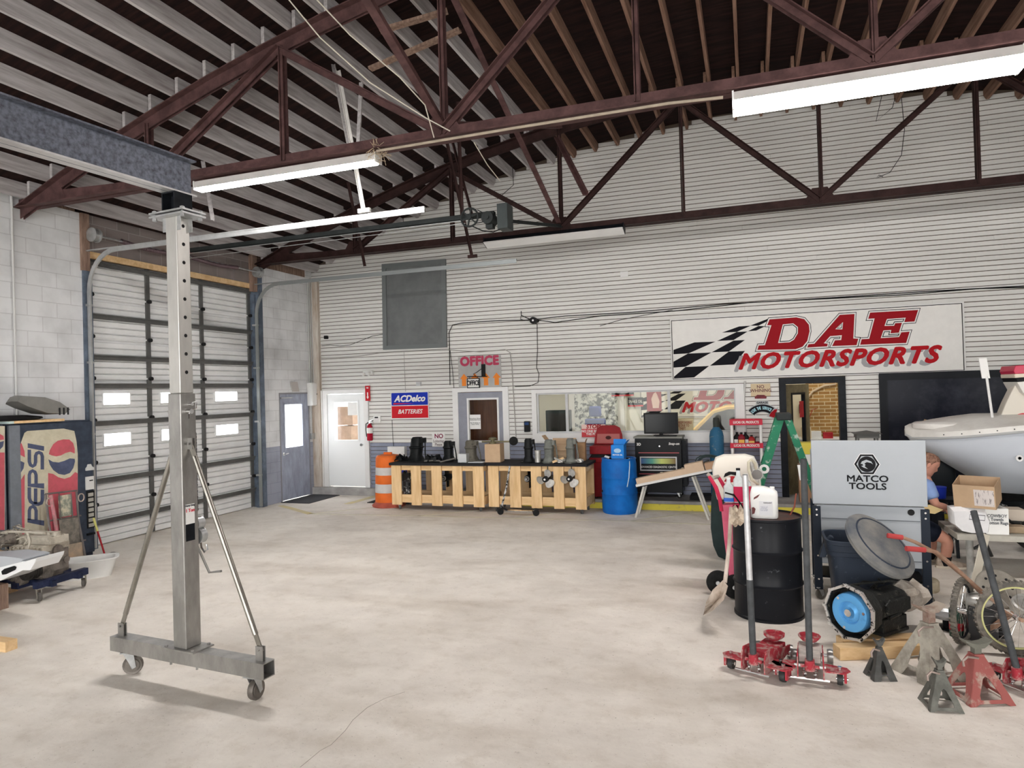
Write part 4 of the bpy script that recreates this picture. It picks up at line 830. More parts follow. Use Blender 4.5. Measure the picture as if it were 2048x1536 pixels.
def dae(nm, label, cat, loc, Wd, Ht, mono=False):
    s = thing(nm, label, cat, loc); b = MB(); b.b2((0, -.012, 0), (Wd, 0, Ht)); face = mesh_obj('board', b, swhite, s, sm=0)
    b = MB(); t = .014
    for (a, c, d, e) in ((0, 0, Wd, .02), (0, Ht-.02, Wd, Ht), (0, 0, .02, Ht), (Wd-.02, 0, Wd, Ht)): b.b2((a, -.03, c), (d, -.012, e))
    mesh_obj('frame', b, M('sign_frame', (.7, .7, .68), .5), s, sm=0)
    b = MB()
    for (a, c, d, e) in ((.02, .02, Wd-.02, .03), (.02, Ht-.03, Wd-.02, Ht-.02), (.02, .02, .03, Ht-.02), (Wd-.03, .02, Wd-.02, Ht-.02)): b.b2((a, -.0135, c), (d, -.012, e))
    mesh_obj('pinstripe', b, sblack, s, sm=0)
    def put(polys, d, mat, name):
        b = MB()
        for p in polys:
            q = [H(*a) for a in p]; b.prism([(u*Wd, v*Ht) for u, v in q], (0, -.012, 0), (1, 0, 0), (0, 0, 1), d)
        return mesh_obj(name, b, mat, s, sm=0)
    put(FLAG, .0015, sblack, 'checkered_flag')
    # prism extrudes along u x v = -Y : towards the room
    for P, hs in ((SD, [SDh]), (SA, [SAh]), (SE, SEh)):
        o = put([offs(P, 4)], .002, sblack, 'letter'); 
        for pl, d, m in (([P], .0028, swhite), ([offs(P, -8)], .0036, darkred)):
            b = MB(); [b.prism([(H(*a)[0]*Wd, H(*a)[1]*Ht) for a in q], (0, -.012, 0), (1, 0, 0), (0, 0, 1), d) for q in pl]; mesh_obj('letter_fill', b, m, o, sm=0)
        for h in hs:
            for k, d, m in ((8, .0042, swhite), (2, .0048, sblack), (-3, .0054, swhite)):
                q = offs(h, k); b = MB(); b.prism([(H(*a)[0]*Wd, H(*a)[1]*Ht) for a in q], (0, -.012, 0), (1, 0, 0), (0, 0, 1), d); mesh_obj('letter_opening', b, m, o, sm=0)
    sc2 = Ht/1.08
    for dx, dz, m, d, nm in ((-.075, -.035, sgrey, -.0125, 'lettering_shadow'), (0, 0, M('word_red', (.42, .008, .014), .6, spec=.1), -.0155, 'lettering')):
        text(nm, 'MOTORSPORTS', .36*sc2, s, (2.58*sc2+dx*sc2, d, .275*sc2+dz*sc2), UP, m, bold=.016, sx=1.08, shear=.35, space=1.10, ext=.0006)
    return s
dae('shop_sign', 'large white shop sign with big red slanted letters and a checkered flag', 'sign', (-1.31, W0-.02, 2.145), 4.44, 1.08)
# ---------------- wall signs and fittings ----------------
def wsign(nm, label, x0, x1, z0, z1, mat, frame=None, y=W0-.022, t=.008):
    s = thing(nm, label, 'sign', ((x0+x1)/2, y, (z0+z1)/2)); w_, h_ = (x1-x0)/2, (z1-z0)/2
    b = MB(); b.b2((-w_, -t, -h_), (w_, 0, h_)); mesh_obj('board', b, mat, s, sm=0)
    if frame:
        b = MB()
        for (a, c, d, e) in ((-w_, -h_, w_, -h_+.015), (-w_, h_-.015, w_, h_), (-w_, -h_, -w_+.015, h_), (w_-.015, -h_, w_, h_)): b.b2((a, -t-.004, c), (d, -t, e))
        mesh_obj('border', b, frame, s, sm=0)
    return s
blue = M('sign_blue', (.008, .03, .38), .5, spec=.2); rd = M('sign_bright_red', (.55, .01, .02), .5, spec=.2)
s = wsign('battery_sign', 'blue and red battery sign with white lettering right of the white door', -6.90, -6.05, 1.55, 2.09, blue, swhite)
b = MB(); b.b2((-.41, -.010, -.255), (.41, -.008, -.005)); mesh_obj('red_half', b, rd, s, sm=0); b = MB(); b.b2((-.41, -.0105, -.012), (.41, -.008, .002)); mesh_obj('white_stripe', b, swhite, s, sm=0)
text('lettering', 'ACDelco', .175, s, (.0, -.012, .13), UP, swhite, bold=.007, shear=.3, sx=1.02)
text('lettering', 'BATTERIES', .12, s, (.0, -.012, -.13), UP, swhite, bold=.002, shear=.3, sx=.95)
b = MB(); b.prism([(-.38, -.0), (.1, .015), (-.36, .03)], (0, -.010, .02), (1, 0, 0), (0, 0, 1), .001); mesh_obj('red_swoosh', b, rd, s, sm=0)
s = wsign('office_sign', 'grey sign reading OFFICE above orange arrows over the office door', -5.39, -4.50, 2.14, 2.74, M('sign_grey', (.46, .46, .45), .35, var=.1))
text('lettering', 'OFFICE', .24, s, (0, -.010, .20), UP, M('office_pinkred', (.48, .06, .12), .3), bold=.014, sx=1.0, space=1.05)
org = M('arrow_orange', (.80, .25, .04), .5)
for x in (-.33, -.10, .13, .35):
    b = MB(); b.prism([(-.045, -.24), (.045, -.24), (.045, -.10), (.085, -.10), (0, .0), (-.085, -.10), (-.045, -.10)], (x, -.008, -.03), (1, 0, 0), (0, 0, 1), .001); mesh_obj('arrow', b, org, s, sm=0)
hs = thing('hanging_sign', 'small framed OFFICE sign hung on a black bracket before the arrows', 'sign', (-5.06, W0-.07, 2.22))
b = MB(); b.b2((-.125, -.01, -.09), (.125, .01, .09)); mesh_obj('board', b, swhite, hs, sm=0, bev=.01)
b = MB()
for (a, c, d, e) in ((-.13, -.095, .13, -.08), (-.13, .08, .13, .095), (-.13, -.095, -.115, .095), (.115, -.095, .13, .095)): b.b2((a, -.014, c), (d, .0, e))
b.tube([(-.13, 0, .13), (.28, .02, .12)], .008); b.tube([(-.08, 0, .09), (-.08, 0, .13)], .005); b.tube([(.08, 0, .09), (.08, 0, .12)], .005); b.tube([(.05, 0, .13), (.0, 0, .18), (.06, 0, .2), (.18, .02, .28)], .006)
mesh_obj('bracket', b, blacksteel, hs, sm=0)
b = MB(); b.b2((.17, .0, .12), (.24, .045, .36)); mesh_obj('mount', b, blackm, hs, sm=0)
text('lettering', 'OFFICE', .13, hs, (0, -.012, 0), UP, sblack, bold=.004, sx=.62)
s = wsign('no_loitering_sign', 'small white NO Loitering sign beside the office door', -6.0, -5.72, .99, 1.26, white)
text('lettering', 'NO', .12, s, (.01, -.010, .07), UP, M('dark_red_ink', (.2, .01, .05), .5), bold=.003); text('lettering', 'Loitering\nPlease', .08, s, (0, -.010, -.06), UP, M('brown_ink', (.25, .2, .2), .5), bold=.001, sx=.8)
s = wsign('no_whining_sign', 'tan sign reading NO WHINING right of the window', *[v for v in (PY(1502, 0, W0).x, PY(1541, 0, W0).x)], 1.84, 2.05, M('sign_tan', (.62, .50, .33), .5))
s.location.x = (PY(1501, 775, W0).x+PY(1541, 775, W0).x)/2
for ch in s.children:
    ch.scale.x = .31/abs(PY(1502, 0, W0).x-PY(1541, 0, W0).x)
text('lettering', 'NO\nWHINING', .075, s, (0, -.010, .02), UP, M('ink_brown', (.14, .05, .06), .5), bold=.0012)
b = MB(); b.loft([[Vector((x, 0, z)) for x, z in ((-.09, 0), (.09, 0), (.095, .03), (.06, .06), (-.05, .065), (-.095, .03))], [Vector((x, -.02, z)) for x, z in ((-.09, 0), (.09, 0), (.095, .03), (.06, .06), (-.05, .065), (-.095, .03))]]); one('car_plaque', 'small dark red car shaped plaque under the NO WHINING sign', 'plaque', b, M('plaque_red', (.22, .03, .04), .4, var=.5, sc_=30), (PY(1521, 790, W0).x, W0-.03, 1.80), sm=0)
ar = thing('arched_sign', 'black arched arrow sign with pale blue lettering by the black doorway', 'sign', (PY(1525, 825, W0).x, W0-.025, 1.62))
def arc(r0, r1, a0, a1, n=14, cy=-.22): return [(r0*math.cos(a0+(a1-a0)*i/n), cy+r0*math.sin(a0+(a1-a0)*i/n)) for i in range(n+1)]+[(r1*math.cos(a1+(a0-a1)*i/n), cy+r1*math.sin(a1+(a0-a1)*i/n)) for i in range(n+1)]
b = MB(); b.prism(arc(.315, .165, math.radians(140), math.radians(48)), (0, 0, 0), (1, 0, 0), (0, 0, 1), .008); b.prism([(.06, -.12), (.20, -.17), (.25, .03), (.21, .015), (.10, -.09)], (0, 0, 0), (1, 0, 0), (0, 0, 1), .008); b.b2((-.10, -.008, .08), (.10, 0, .14)); mesh_obj('border', b, M('sign_grey_border', (.45, .47, .47), .5), ar, sm=0)
b = MB(); b.prism(arc(.30, .18, math.radians(138), math.radians(52)), (0, -.008, 0), (1, 0, 0), (0, 0, 1), .002); mesh_obj('face', b, sblack, ar, sm=0)
b = MB(); b.prism([(.10, -.12), (.19, -.15), (.235, .0), (.19, -.01), (.13, -.06)], (0, -.008, 0), (1, 0, 0), (0, 0, 1), .003); mesh_obj('red_tip', b, darkred, ar, sm=0)
pb = M('pale_blue_ink', (.40, .68, .76), .5)
for i, chh in enumerate('LOVE THE SERVICE'):
    if chh == ' ': continue
    a = math.radians(133-i*5.0); text('letter', chh, .072, ar, (.24*math.cos(a), -.011, -.22+.24*math.sin(a)), (pi/2, pi/2-a, 0), pb, bold=.002, sx=.55)
text('lettering', 'GARAGE', .045, ar, (0, -.010, .11), UP, sblack, bold=.0015)
# blank plate, grey panel, blackboard
b = MB(); p = PY(1249, 549, W0); b.b2((p.x-.07, W0-.035, p.z-.05), (p.x+.07, W0-.02, p.z+.05)); one('blank_plate', 'small blank white cover plate high on the siding', 'cover plate', b, wpaint, sm=0)
gp = thing('wall_panel', 'large grey framed panel high on the siding left of centre', 'wall panel', (-6.31, W0-.02, 3.82))
gpm = M('panel_grey', (.175, .185, .185), .5, var=.2, sc_=2.5); b = MB(); b.b2((-.71, -.02, -.87), (.71, 0, .87)); mesh_obj('board', b, gpm, gp, sm=0)
b = MB()
for (a, c, d, e) in ((-.71, -.87, .71, -.79), (-.71, .78, .71, .87), (-.71, -.87, -.62, .87), (.62, -.87, .71, .87)): b.b2((a, -.045, c), (d, -.02, e))
mesh_obj('frame', b, M('panel_frame_grey', (.165, .18, .18), .5), gp, sm=0)
gp.rotation_euler = (0, math.radians(.8), 0)
bb = thing('blackboard_door', 'large black framed wall panel behind the boat', 'wall panel', (4.0, W0-.02, 1.14))
b = MB(); b.b2((-1.98, -.02, -.98), (1.98, 0, .95)); mesh_obj('board', b, M('chalky_black', (.014, .016, .026), .35, c2=(.05, .055, .075), sc_=1.1, lo=.30, hi=.5), bb, sm=0)
b = MB()
for (a, c, d, e) in ((-2.07, -.98, -1.96, 1.02), (-2.07, .91, 2.07, 1.02), (1.96, -.98, 2.07, 1.02)): b.b2((a, -.05, c), (d, 0, e))
mesh_obj('frame', b, M('near_black_frame', (.014, .016, .02), .5), bb, sm=0)
# fire extinguisher
fx = PY(738, 880, 12.1); ex = thing('fire_extinguisher', 'red fire extinguisher hung on the wall right of the white door', 'fire extinguisher', (fx.x, W0-.11, 1.12))
b = MB(); b.lathe([(.0, 0), (.05, .0), (.06, .015), (.06, .27), (.045, .31), (.02, .335), (.018, .36)], n=20); cy = mesh_obj('cylinder', b, M('extinguisher_red', (.38, .01, .03), .25, coat=.6), ex)
b = MB(); b.lathe([(.0615, .15), (.0615, .26)], n=20); mesh_obj('label', b, white, cy)
b = MB(); b.cyl((0, 0, .35), (0, 0, .39), .02); b.beam((-.02, 0, .40), (.10, 0, .43), .02, .012); b.beam((-.02, 0, .37), (.09, 0, .37), .02, .01); b.box((0, .06, .36), (.05, .05, .1)); mesh_obj('handle', b, chrome, ex)
b = MB(); b.tube([(-.02, 0, .37), (-.08, -.01, .34), (-.085, -.01, .22), (-.07, -.01, .08)], .01); mesh_obj('hose', b, black, ex)
s = wsign('extinguisher_sign', 'narrow red arrow sign above the fire extinguisher', PY(733.5, 800, W0).x, PY(743, 800, W0).x, 1.93, 2.24, M('sign_fire_red', (.5, .02, .03), .4), y=W0-.045)
b = MB(); b.prism([(-.012, .02), (.012, .02), (.012, -.07), (.028, -.07), (0, -.12), (-.028, -.07), (-.012, -.07)], (0, -.008, 0), (1, 0, 0), (0, 0, 1), .001); mesh_obj('arrow', b, white, s, sm=0); text('lettering', 'FIRE', .04, s, (0, -.010, .11), UP, white, bold=.001, sx=.7)
# thermostat keypad, emergency light, electrical panel, boxes, camera
kp = thing('alarm_keypad', 'white alarm keypad on the siding left of the battery sign', 'keypad', (PY(756, 841, W0).x, W0-.03, 1.55)); b = MB(); b.b2((-.08, -.015, -.07), (.08, .01, .07)); mesh_obj('body', b, white, kp, sm=0, bev=.005)
b = MB(); b.b2((-.05, -.018, .02), (.03, -.015, .05)); mesh_obj('display', b, blackm, kp, sm=0); b = MB(); [b.b2((-.05+i*.025, -.018, -.05+j*.02), (-.035+i*.025, -.015, -.038+j*.02)) for i in range(4) for j in range(3)]; kk = mesh_obj('keys', b, grey_trim, kp, sm=0); kk['kind'] = 'stuff'
el = thing('emergency_light', 'white twin head emergency light above the white door', 'emergency light', (PY(738, 736, W0).x, W0-.02, 2.50)); b = MB(); b.box((.02, -.04, 0), (.22, .08, .09)); mesh_obj('housing', b, white, el, sm=0, bev=.012)
for x in (-.07, .06): b = MB(); b.ell((x, -.10, -.02), (.045, .05, .04)); mesh_obj('lamp_head', b, white, el)
ep = thing('electrical_panel', 'white electrical panel in the corner above the slate dado', 'electrical panel', (LX+.06, 12.10, 2.10)); 
b = MB(); b.box((0, 0, 0), (.12, .20, .48)); mesh_obj('box', b, M('panel_white', (.70, .70, .68), .5), ep, sm=0, bev=.005); b = MB(); b.box((.064, 0, 0), (.008, .17, .44)); mesh_obj('cover', b, wpaint, ep, sm=0); b = MB(); b.cyl((.066, .06, 0), (.08, .06, 0), .012); mesh_obj('latch', b, blackm, ep)
for i, (y, lb_) in enumerate(((12.04, 'left'), (12.10, 'middle'), (12.16, 'right'))):
    b = MB(); b.tube([(LX+.05, y, 2.34), (LX+.05, y, 4.3), (LX+.06, y+.01, 4.5)], .013, 8); one('conduit', lb_+' of three conduits rising from the electrical panel in the corner', 'conduit', b, M('conduit_grey', (.5, .5, .49), .5), sm=60)
b = MB(); b.tube([(LX+.03, 12.08, 1.86), (LX+.03, 12.08, 1.28)], .01, 8); one('conduit', 'short conduit dropping from the electrical panel to the outlet box', 'conduit', b, grey_trim, sm=60)
b = MB(); b.box((LX+.03, 12.11, 1.22), (.06, .12, .12)); one('outlet_box', 'grey outlet box under the electrical panel', 'outlet box', b, galv, sm=0, bev=.004)
b = MB(); c = PY(840, 768, W0); b.box((c.x, W0-.05, c.z), (.09, .06, .08)); one('junction_box', 'small grey junction box above the battery sign', 'junction box', b, grey_trim, sm=0)
cm = thing('security_camera', 'black round security camera high on the siding with wires', 'security camera', (PY(1067, 641, 12.1).x, 12.12, PY(1067, 641, 12.1).z)); b = MB(); b.cyl((0, -.06, 0), (0, .05, 0), .065, n=20); b.cyl((0, .05, 0), (.05, .11, 0), .03); mesh_obj('body', b, black, cm); b = MB(); b.cyl((0, -.062, 0), (0, -.059, 0), .018); mesh_obj('lens', b, white, cm)
b = MB(); b.tube([(0, 0, 0), (-.14, .02, .06), (-.26, .05, .12), (-.26, .05, .2)], .008); b.tube([(-.26, .05, .12), (-.28, .05, .05), (-.2, .05, .02), (-.1, .03, .03)], .006); mesh_obj('antenna_cable', b, black, cm)
ph = thing('time_clock', 'small black wall unit left of the office window', 'wall unit', (PY(1056, 849, W0).x, W0-.05, 1.37)); b = MB(); b.b2((-.055, -.03, -.1), (.055, .03, .1)); mesh_obj('body', b, black, ph, sm=0, bev=.008); b = MB(); b.b2((-.04, -.033, .03), (.04, -.03, .08)); mesh_obj('screen', b, M('dim_screen', (.02, .05, .14), .2), ph, sm=0)
b = MB(); c = PY(655, 675, W0); b.box((c.x, W0-.05, c.z), (.07, .08, .07)); one('wall_sensor', 'small black sensor on the siding near the corner', 'sensor', b, black, sm=0, bev=.01)
# wires on the wall
def ww(pts, label, r=.008, mat=black, Y=W0-.035): b = MB(); b.tube([PY(x, y, Y) for x, y in pts], r, 6); one('wall_cable', label, 'cable', b, mat, sm=60)
ww([(900, 770), (899, 700), (898, 665), (905, 650), (925, 646), (1000, 641), (1060, 640)], 'black cable curving from the grey panel to the security camera')
ww([(1075, 638), (1130, 632), (1260, 625), (1340, 618), (1450, 608), (1575, 601), (1700, 593), (1850, 583), (2048, 572)], 'upper black cable running right above the shop sign')
ww([(1075, 640), (1110, 645), (1200, 632), (1350, 622), (1500, 605), (1640, 598), (1800, 590), (1960, 577), (2048, 575)], 'lower black cable crossing it above the shop sign')
ww([(1074, 648), (1075, 700), (1073, 735), (1078, 748), (1076, 765), (1060, 772), (1030, 773)], 'thin black cable hanging down from the security camera', .006)
ww([(642, 716), (680, 715), (720, 712), (760, 706), (800, 704), (840, 702), (900, 700), (960, 704), (1010, 699), (1020, 705), (1024, 730), (1026, 775), (1030, 840), (1032, 880)], 'long pale cable running under the grey panel past the office sign', .009, M('cable_pale', (.42, .40, .38), .6))
ww([(808, 704), (809, 740), (811, 783)], 'thin cable dropping to the battery sign', .005, M('cable_grey', (.35, .33, .32), .6))
ww([(900, 700), (905, 740), (909, 790)], 'thin black cable dropping beside the office door frame', .005)
ww([(784, 840), (786, 880), (789, 915)], 'thin cable dropping from the battery sign to the carts', .005)
ww([(643, 692), (660, 690), (680, 692), (700, 690), (745, 672), (770, 668)], 'thin loose wire between the corner and the grey panel', .005)
ww([(1345, 545+75), (1300, 628), (1240, 640), (1200, 652)], 'stray dark wire sagging below the long cables', .005)
ww([(1490, 762), (1488, 800), (1491, 850), (1493, 880)], 'cable bundle right of the window frame', .016, M('cable_white', (.6, .6, .58), .6))
# ---------------- things on / behind the window ----------------
st = thing('stop_sign_board', 'red and white sign reading STOP NO ONE BEYOND THIS POINT', 'sign', (PY(1188, 860, W0-.06).x, W0-.10, PY(1188, 862, W0-.1).z), 0)
b = MB(); b.b2((-.22, -.006, -.11), (.22, 0, .12)); mesh_obj('board', b, M('stop_red', (.55, .06, .07), .4), st, sm=0); b = MB(); b.b2((-.22, -.007, .04), (.22, -.006, .12)); mesh_obj('white_band', b, M('pinkish_white', (.75, .55, .5), .4), st, sm=0)
text('lettering', 'STOP!', .10, st, (0, -.009, .08), UP, darkred, bold=.004, shear=.2); text('lettering', 'NO ONE BEYOND\nTHIS POINT', .062, st, (0, -.009, -.03), UP, swhite, bold=.0015, sx=.85)
nr = thing('theft_notice', 'tan notice reading NOT RESPONSIBLE DUE TO THEFT in the window', 'sign', (PY(1371, 850, W0+.05).x, W0+.06, PY(1371, 852, W0+.05).z)); b = MB(); b.b2((-.24, 0, -.17), (.13, .006, .13)); mesh_obj('board', b, M('notice_tan', (.62, .52, .36), .5, var=.15), nr, sm=0)
text('lettering', 'NOT RESPONSIBLE\nLOSS DUE TO\nTHEFT\nor theft', .062, nr, (-.055, -.002, -.02), UP, M('ink_red', (.25, .07, .04), .5), bold=.0015, sx=.62)
dae('showroom_sign', 'second red lettered racing sign seen through the window in the back room', 'sign', (-2.35, 15.28, 1.35), 3.6, .88)
ps = thing('poster', 'dark red framed poster on the back room wall', 'poster', (PY(1308, 798, 15.25).x, 15.26, PY(1308, 798, 15.25).z)); b = MB(); b.b2((-.16, -.01, -.27), (.16, 0, .27)); mesh_obj('frame', b, M('poster_red', (.30, .02, .03), .4), ps, sm=0); b = MB(); b.loft([[Vector((x+.02, -.012, z)) for x, z in ((-.05, -.2), (.08, -.2), (.1, -.05), (.05, .1), (.02, .15), (-.03, .12), (-.08, 0))], [Vector((x+.02, -.015, z)) for x, z in ((-.05, -.2), (.08, -.2), (.1, -.05), (.05, .1), (.02, .15), (-.03, .12), (-.08, 0))]]); mesh_obj('pale_figure', b, M('pale_pink', (.7, .5, .45), .5), ps, sm=0)
for (px, py, w_, h_, l, tx) in ((1245, 785, .5, .16, 'dark shelf sign on the back room wall above the small one', 'RACING'), (1271, 804, .34, .20, 'small dark sign with a red edge on the back room wall', 'SNAKE OIL')):
    c = PY(px, py, 15.25); s = thing('room_sign', l, 'sign', (c.x, 15.26, c.z)); b = MB(); b.b2((-w_/2, -.02, -h_/2), (w_/2, 0, h_/2)); mesh_obj('board', b, sblack, s, sm=0); b = MB(); b.b2((-w_/2, -.024, -h_/2), (w_/2, -.02, -h_/2+.03)); mesh_obj('red_edge', b, rd, s, sm=0); text('lettering', tx, .09, s, (0, -.023, .01), UP, swhite, sx=.7)
ro = thing('inner_door', 'white inner door with a patterned glass pane in the back room', 'door', (-3.35, 15.30, .15)); b = MB(); b.b2((-.65, -.04, 0), (-.5, 0, 2.05)); b.b2((.5, -.04, 0), (.65, 0, 2.05)); b.b2((-.65, -.04, 1.8), (.65, 0, 2.05)); b.b2((-.5, -.03, 0), (.5, 0, .9)); mesh_obj('frame', b, wpaint, ro, sm=0)
b = MB(); b.b2((-.5, -.02, .9), (.5, -.01, 1.8)); mesh_obj('pane', b, M('patterned_glass', (.75, .78, .76), .15, c2=(.10, .11, .11), sc_=9, lo=.45, hi=.55), ro, sm=0)
ct = thing('office_desk', 'counter under the office window covered with papers', 'desk', (-2.2, 12.85, .15)); b = MB(); b.b2((-1.6, -.35, 0), (2.0, .3, .98)); mesh_obj('cabinet', b, offw, ct, sm=0); b = MB(); b.b2((-1.62, -.38, .98), (2.05, .34, 1.02)); mesh_obj('worktop', b, wpaint, ct, sm=0)
rn = random.Random(4)
for i in range(9):
    b = MB(); x = -3.3+i*.42; b.box((x, 12.75+rn.uniform(-.1, .2), 1.17+.012), (.28, .2, .02), RZ(rn.uniform(-.5, .5))); one('paper_stack', ('loose paper stack on the office counter behind the window'), 'papers', b, rn.choice((white, M('pbl', (.4, .5, .6), .6), M('ptan', (.6, .5, .4), .6))), group='papers on the office counter', sm=0)
pc = thing('computer_monitor', 'dark computer seen through the left window pane', 'computer', (-3.55, 12.78, 1.17)); b = MB(); b.b2((-.22, -.12, 0), (.24, .12, .48)); mesh_obj('case', b, M('pc_dark', (.02, .035, .04), .4, var=.5), pc, sm=0, bev=.01); b = MB(); b.b2((-.18, -.125, .05), (.18, -.12, .42)); mesh_obj('screen', b, blackm, pc, sm=0)
oc = thing('office_chair', 'blue office chair beyond the office counter', 'chair', (PY(1186, 850, 13.8).x, 13.8, .15)); bl_ = M('chair_blue', (.08, .11, .30), .6)
b = MB(); b.box((0, 0, .52), (.48, .46, .08)); mesh_obj('seat', b, bl_, oc, bev=.03); b = MB(); b.box((0, .22, .98), (.44, .08, .58)); b.box((0, .24, 1.42), (.26, .07, .22)); mesh_obj('backrest', b, bl_, oc, bev=.03); b = MB(); b.cyl((0, 0, .1), (0, 0, .5), .025); [b.beam((0, 0, .08), (.28*math.cos(a), .28*math.sin(a), .04), .04, .03) for a in [2*pi*i/5 for i in range(5)]]; b.cyl((0, .2, .5), (0, .24, 1.3), .015); mesh_obj('base', b, black, oc)
for x in (-.27, .27): b = MB(); b.box((x, 0, .74), (.05, .26, .03)); b.beam((x, 0, .52), (x, 0, .74), .03, .03); mesh_obj('armrest', b, black, oc)
# black TV-ish parts above; yellow truck roof in back room
tk = thing('parked_car', 'yellow car with dark windows parked in the back room', 'car', (PY(1440, 830, 14.2).x, 14.2, .15))
b = MB(); sec = lambda y: [Vector((x, y, z)) for x, z in ((-.95, .45), (-.90, .95), (-.55, 1.0), (-.12, 1.42), (.15, 1.50), (1.1, 1.50), (1.1, .3), (-.8, .3))]
b.loft([sec(-.55), sec(.55)]); mesh_obj('body', b, M('car_yellow', (.75, .50, .16), .3, coat=.6), tk, sm=20, bev=.03)
b = MB(); b.loft([[Vector((x, y, z)) for x, z in ((-.42, 1.02), (-.08, 1.36), (.18, 1.43), (1.05, 1.43), (1.05, 1.02))] for y in (-.56, -.552)]); mesh_obj('side_window', b, M('car_glass', (.03, .03, .035), .1), tk, sm=0)
b = MB(); b.b2((-.9, -.58, .86), (1.1, -.55, .97)); mesh_obj('side_moulding', b, grey_trim, tk, sm=0)
for x in (-.55, .75): b = MB(); b.cyl((x, -.57, .32), (x, -.40, .32), .30, n=24); mesh_obj('wheel', b, rubber, tk)
# behind the black doorway
cn = thing('counter', 'white topped counter with boxes inside the black doorway', 'counter', (1.10, 13.6, .15)); b = MB(); b.b2((-.35, -.3, 0), (.6, .3, .84)); mesh_obj('cabinet', b, M('counter_front', (.35, .33, .34), .6), cn, sm=0); b = MB(); b.b2((-.37, -.34, .84), (.62, .32, .88)); mesh_obj('worktop', b, wpaint, cn, sm=0)
for i, (x, y, w_, d_, h_, m, l) in enumerate(((.92, 13.45, .16, .1, .20, M('cream_box', (.75, .62, .42), .6), 'cream box standing on the doorway counter'), (1.08, 13.5, .18, .12, .13, white, 'white carton beside the cream box on the doorway counter'), (1.28, 13.5, .16, .12, .11, red, 'red tool case on the doorway counter'))):
    b = MB(); b.b2((x-w_/2, y-d_/2, 1.031), (x+w_/2, y+d_/2, 1.031+h_)); one('box', l, 'box', b, m, sm=0)
pn = thing('wall_phone', 'black wall phone beside the brick wall', 'phone', (.88, 14.08, 1.55)); b = MB(); b.box((0, -.03, 0), (.06, .05, .18)); mesh_obj('body', b, black, pn, bev=.01); b = MB(); b.tube([(0, -.03, -.08), (.05, -.05, -.2), (.15, -.05, -.15), (.2, -.04, -.02), (.28, -.03, .0)], .006); mesh_obj('cord', b, red, pn)
b = MB(); b.tube([(1.0, 14.06, 1.75), (1.1, 14.06, 1.88), (1.3, 14.06, 1.98), (1.5, 14.06, 2.0)], .02); one('hose', 'cream hose looped on the tan brick wall', 'hose', b, M('hose_cream', (.7, .55, .38), .6), sm=60)
# behind the office door glass: wood panelling and a yellow pole
b = MB(); b.b2((-6.3, 13.0, .15), (-4.75, 13.06, 2.7)); struct('wall_office_panelling', b, M('wood_panel', (.20, .075, .03), .5, c2=(.12, .045, .02), sc_=3, stretch=(8, 1, .5)), sm=0)
b = MB(); b.cyl((-4.78, 12.75, .15), (-4.72, 12.75, 1.95), .03); one('yellow_pole', 'yellow pole standing behind the office door glass', 'pole', b, M('pole_yellow', (.8, .7, .08), .5), sm=60)
# behind white door: boxes
rn = random.Random(9)
for i in range(4):
    b = MB(); z_ = .151+i*.42; b.box((-8.35, 12.95, z_+.2), (.36, .4, .40), RZ(rn.uniform(-.1, .1))); one('brown_carton', ['lowest', 'second', 'third', 'topmost'][i]+' brown carton stacked behind the white door glass', 'box', b, M('dk_carton', (.28, .2, .15), .8, var=.2), sm=0)
# ---------------- pine carts with outboard drives ----------------
def X_at(px, Y): return PY(px, 1000, Y).x
blackfelt = M('black_felt_top', (.02, .02, .022), .9, spec=.2); knot = M('wood_knot', (.16, .07, .03), .8)
def cart(label, Yf, slats, right, group=None):
    x0 = X_at(slats[0][0], Yf); x1 = X_at(slats[-1][1], Yf); t = thing('pine_cart', label, 'cart', ((x0+x1)/2, Yf, 0)); cx = (x0+x1)/2; D = .62
    for a, c in slats:
        a_, c_ = X_at(a, Yf)-cx, X_at(c, Yf)-cx
        b = MB(); b.b2((a_, 0, .09), (c_, .035, .79)); o = mesh_obj('slat', b, pine, t, sm=0, bev=.003)
        b = MB(); rn = random.Random(int(a)); n = rn.randint(1, 3)
        for i in range(n):
            zz = rn.uniform(.18, .7); xx = rn.uniform(a_+.03, c_-.03); b.lathe([(0, -.001), (1, -.001), (1, .0)], (xx, -.0, zz), EU(pi/2, rn.uniform(-.5, .5), 0) @ Matrix.Diagonal((.010, .022, 1)), 10)
        k = mesh_obj('knots', b, knot, o, sm=0)
        k['kind'] = 'stuff'
        b = MB(); b.b2((a_, D-.035, .09), (c_, D, .79)); mesh_obj('slat', b, oldwood if 0 else pine, t, sm=0)
    L = (x1-x0)/2
    b = MB(); b.b2((-L, .035, .13), (L, .07, .27)); b.b2((-L, D-.07, .13), (L, D-.035, .27)); b.b2((-L, .07, .13), (-L+.035, D-.07, .27)); b.b2((L-.035, .07, .13), (L, D-.07, .27)); mesh_obj('lower_rail', b, pineh, t, sm=0)
    b = MB(); b.b2((-L, .07, .16), (L, D-.07, .185)); mesh_obj('lower_shelf', b, M('shelf_brown', (.28, .15, .08), .7, var=.3), t, sm=0)
    b = MB(); b.b2((-L, .035, .70), (L, .07, .79)); b.b2((-L, .07, .70), (-L+.035, D-.07, .79)); b.b2((L-.035, .035, .70), (L, D-.035, .79)); mesh_obj('upper_rail', b, pineh, t, sm=0)
    b = MB(); b.b2((-L-.03, -.03, .79), (L+.03, D+.02, .835)); mesh_obj('black_top', b, blackfelt, t, sm=0, bev=.006)
    for x, y in ((-L+.1, .1), (L-.1, .1), (-L+.1, D-.1), (L-.1, D-.1)): caster(t, x, y, .13, .045, M('grey_caster', (.12, .12, .12), .6), galv, rz=x*2+y*7)
    return t
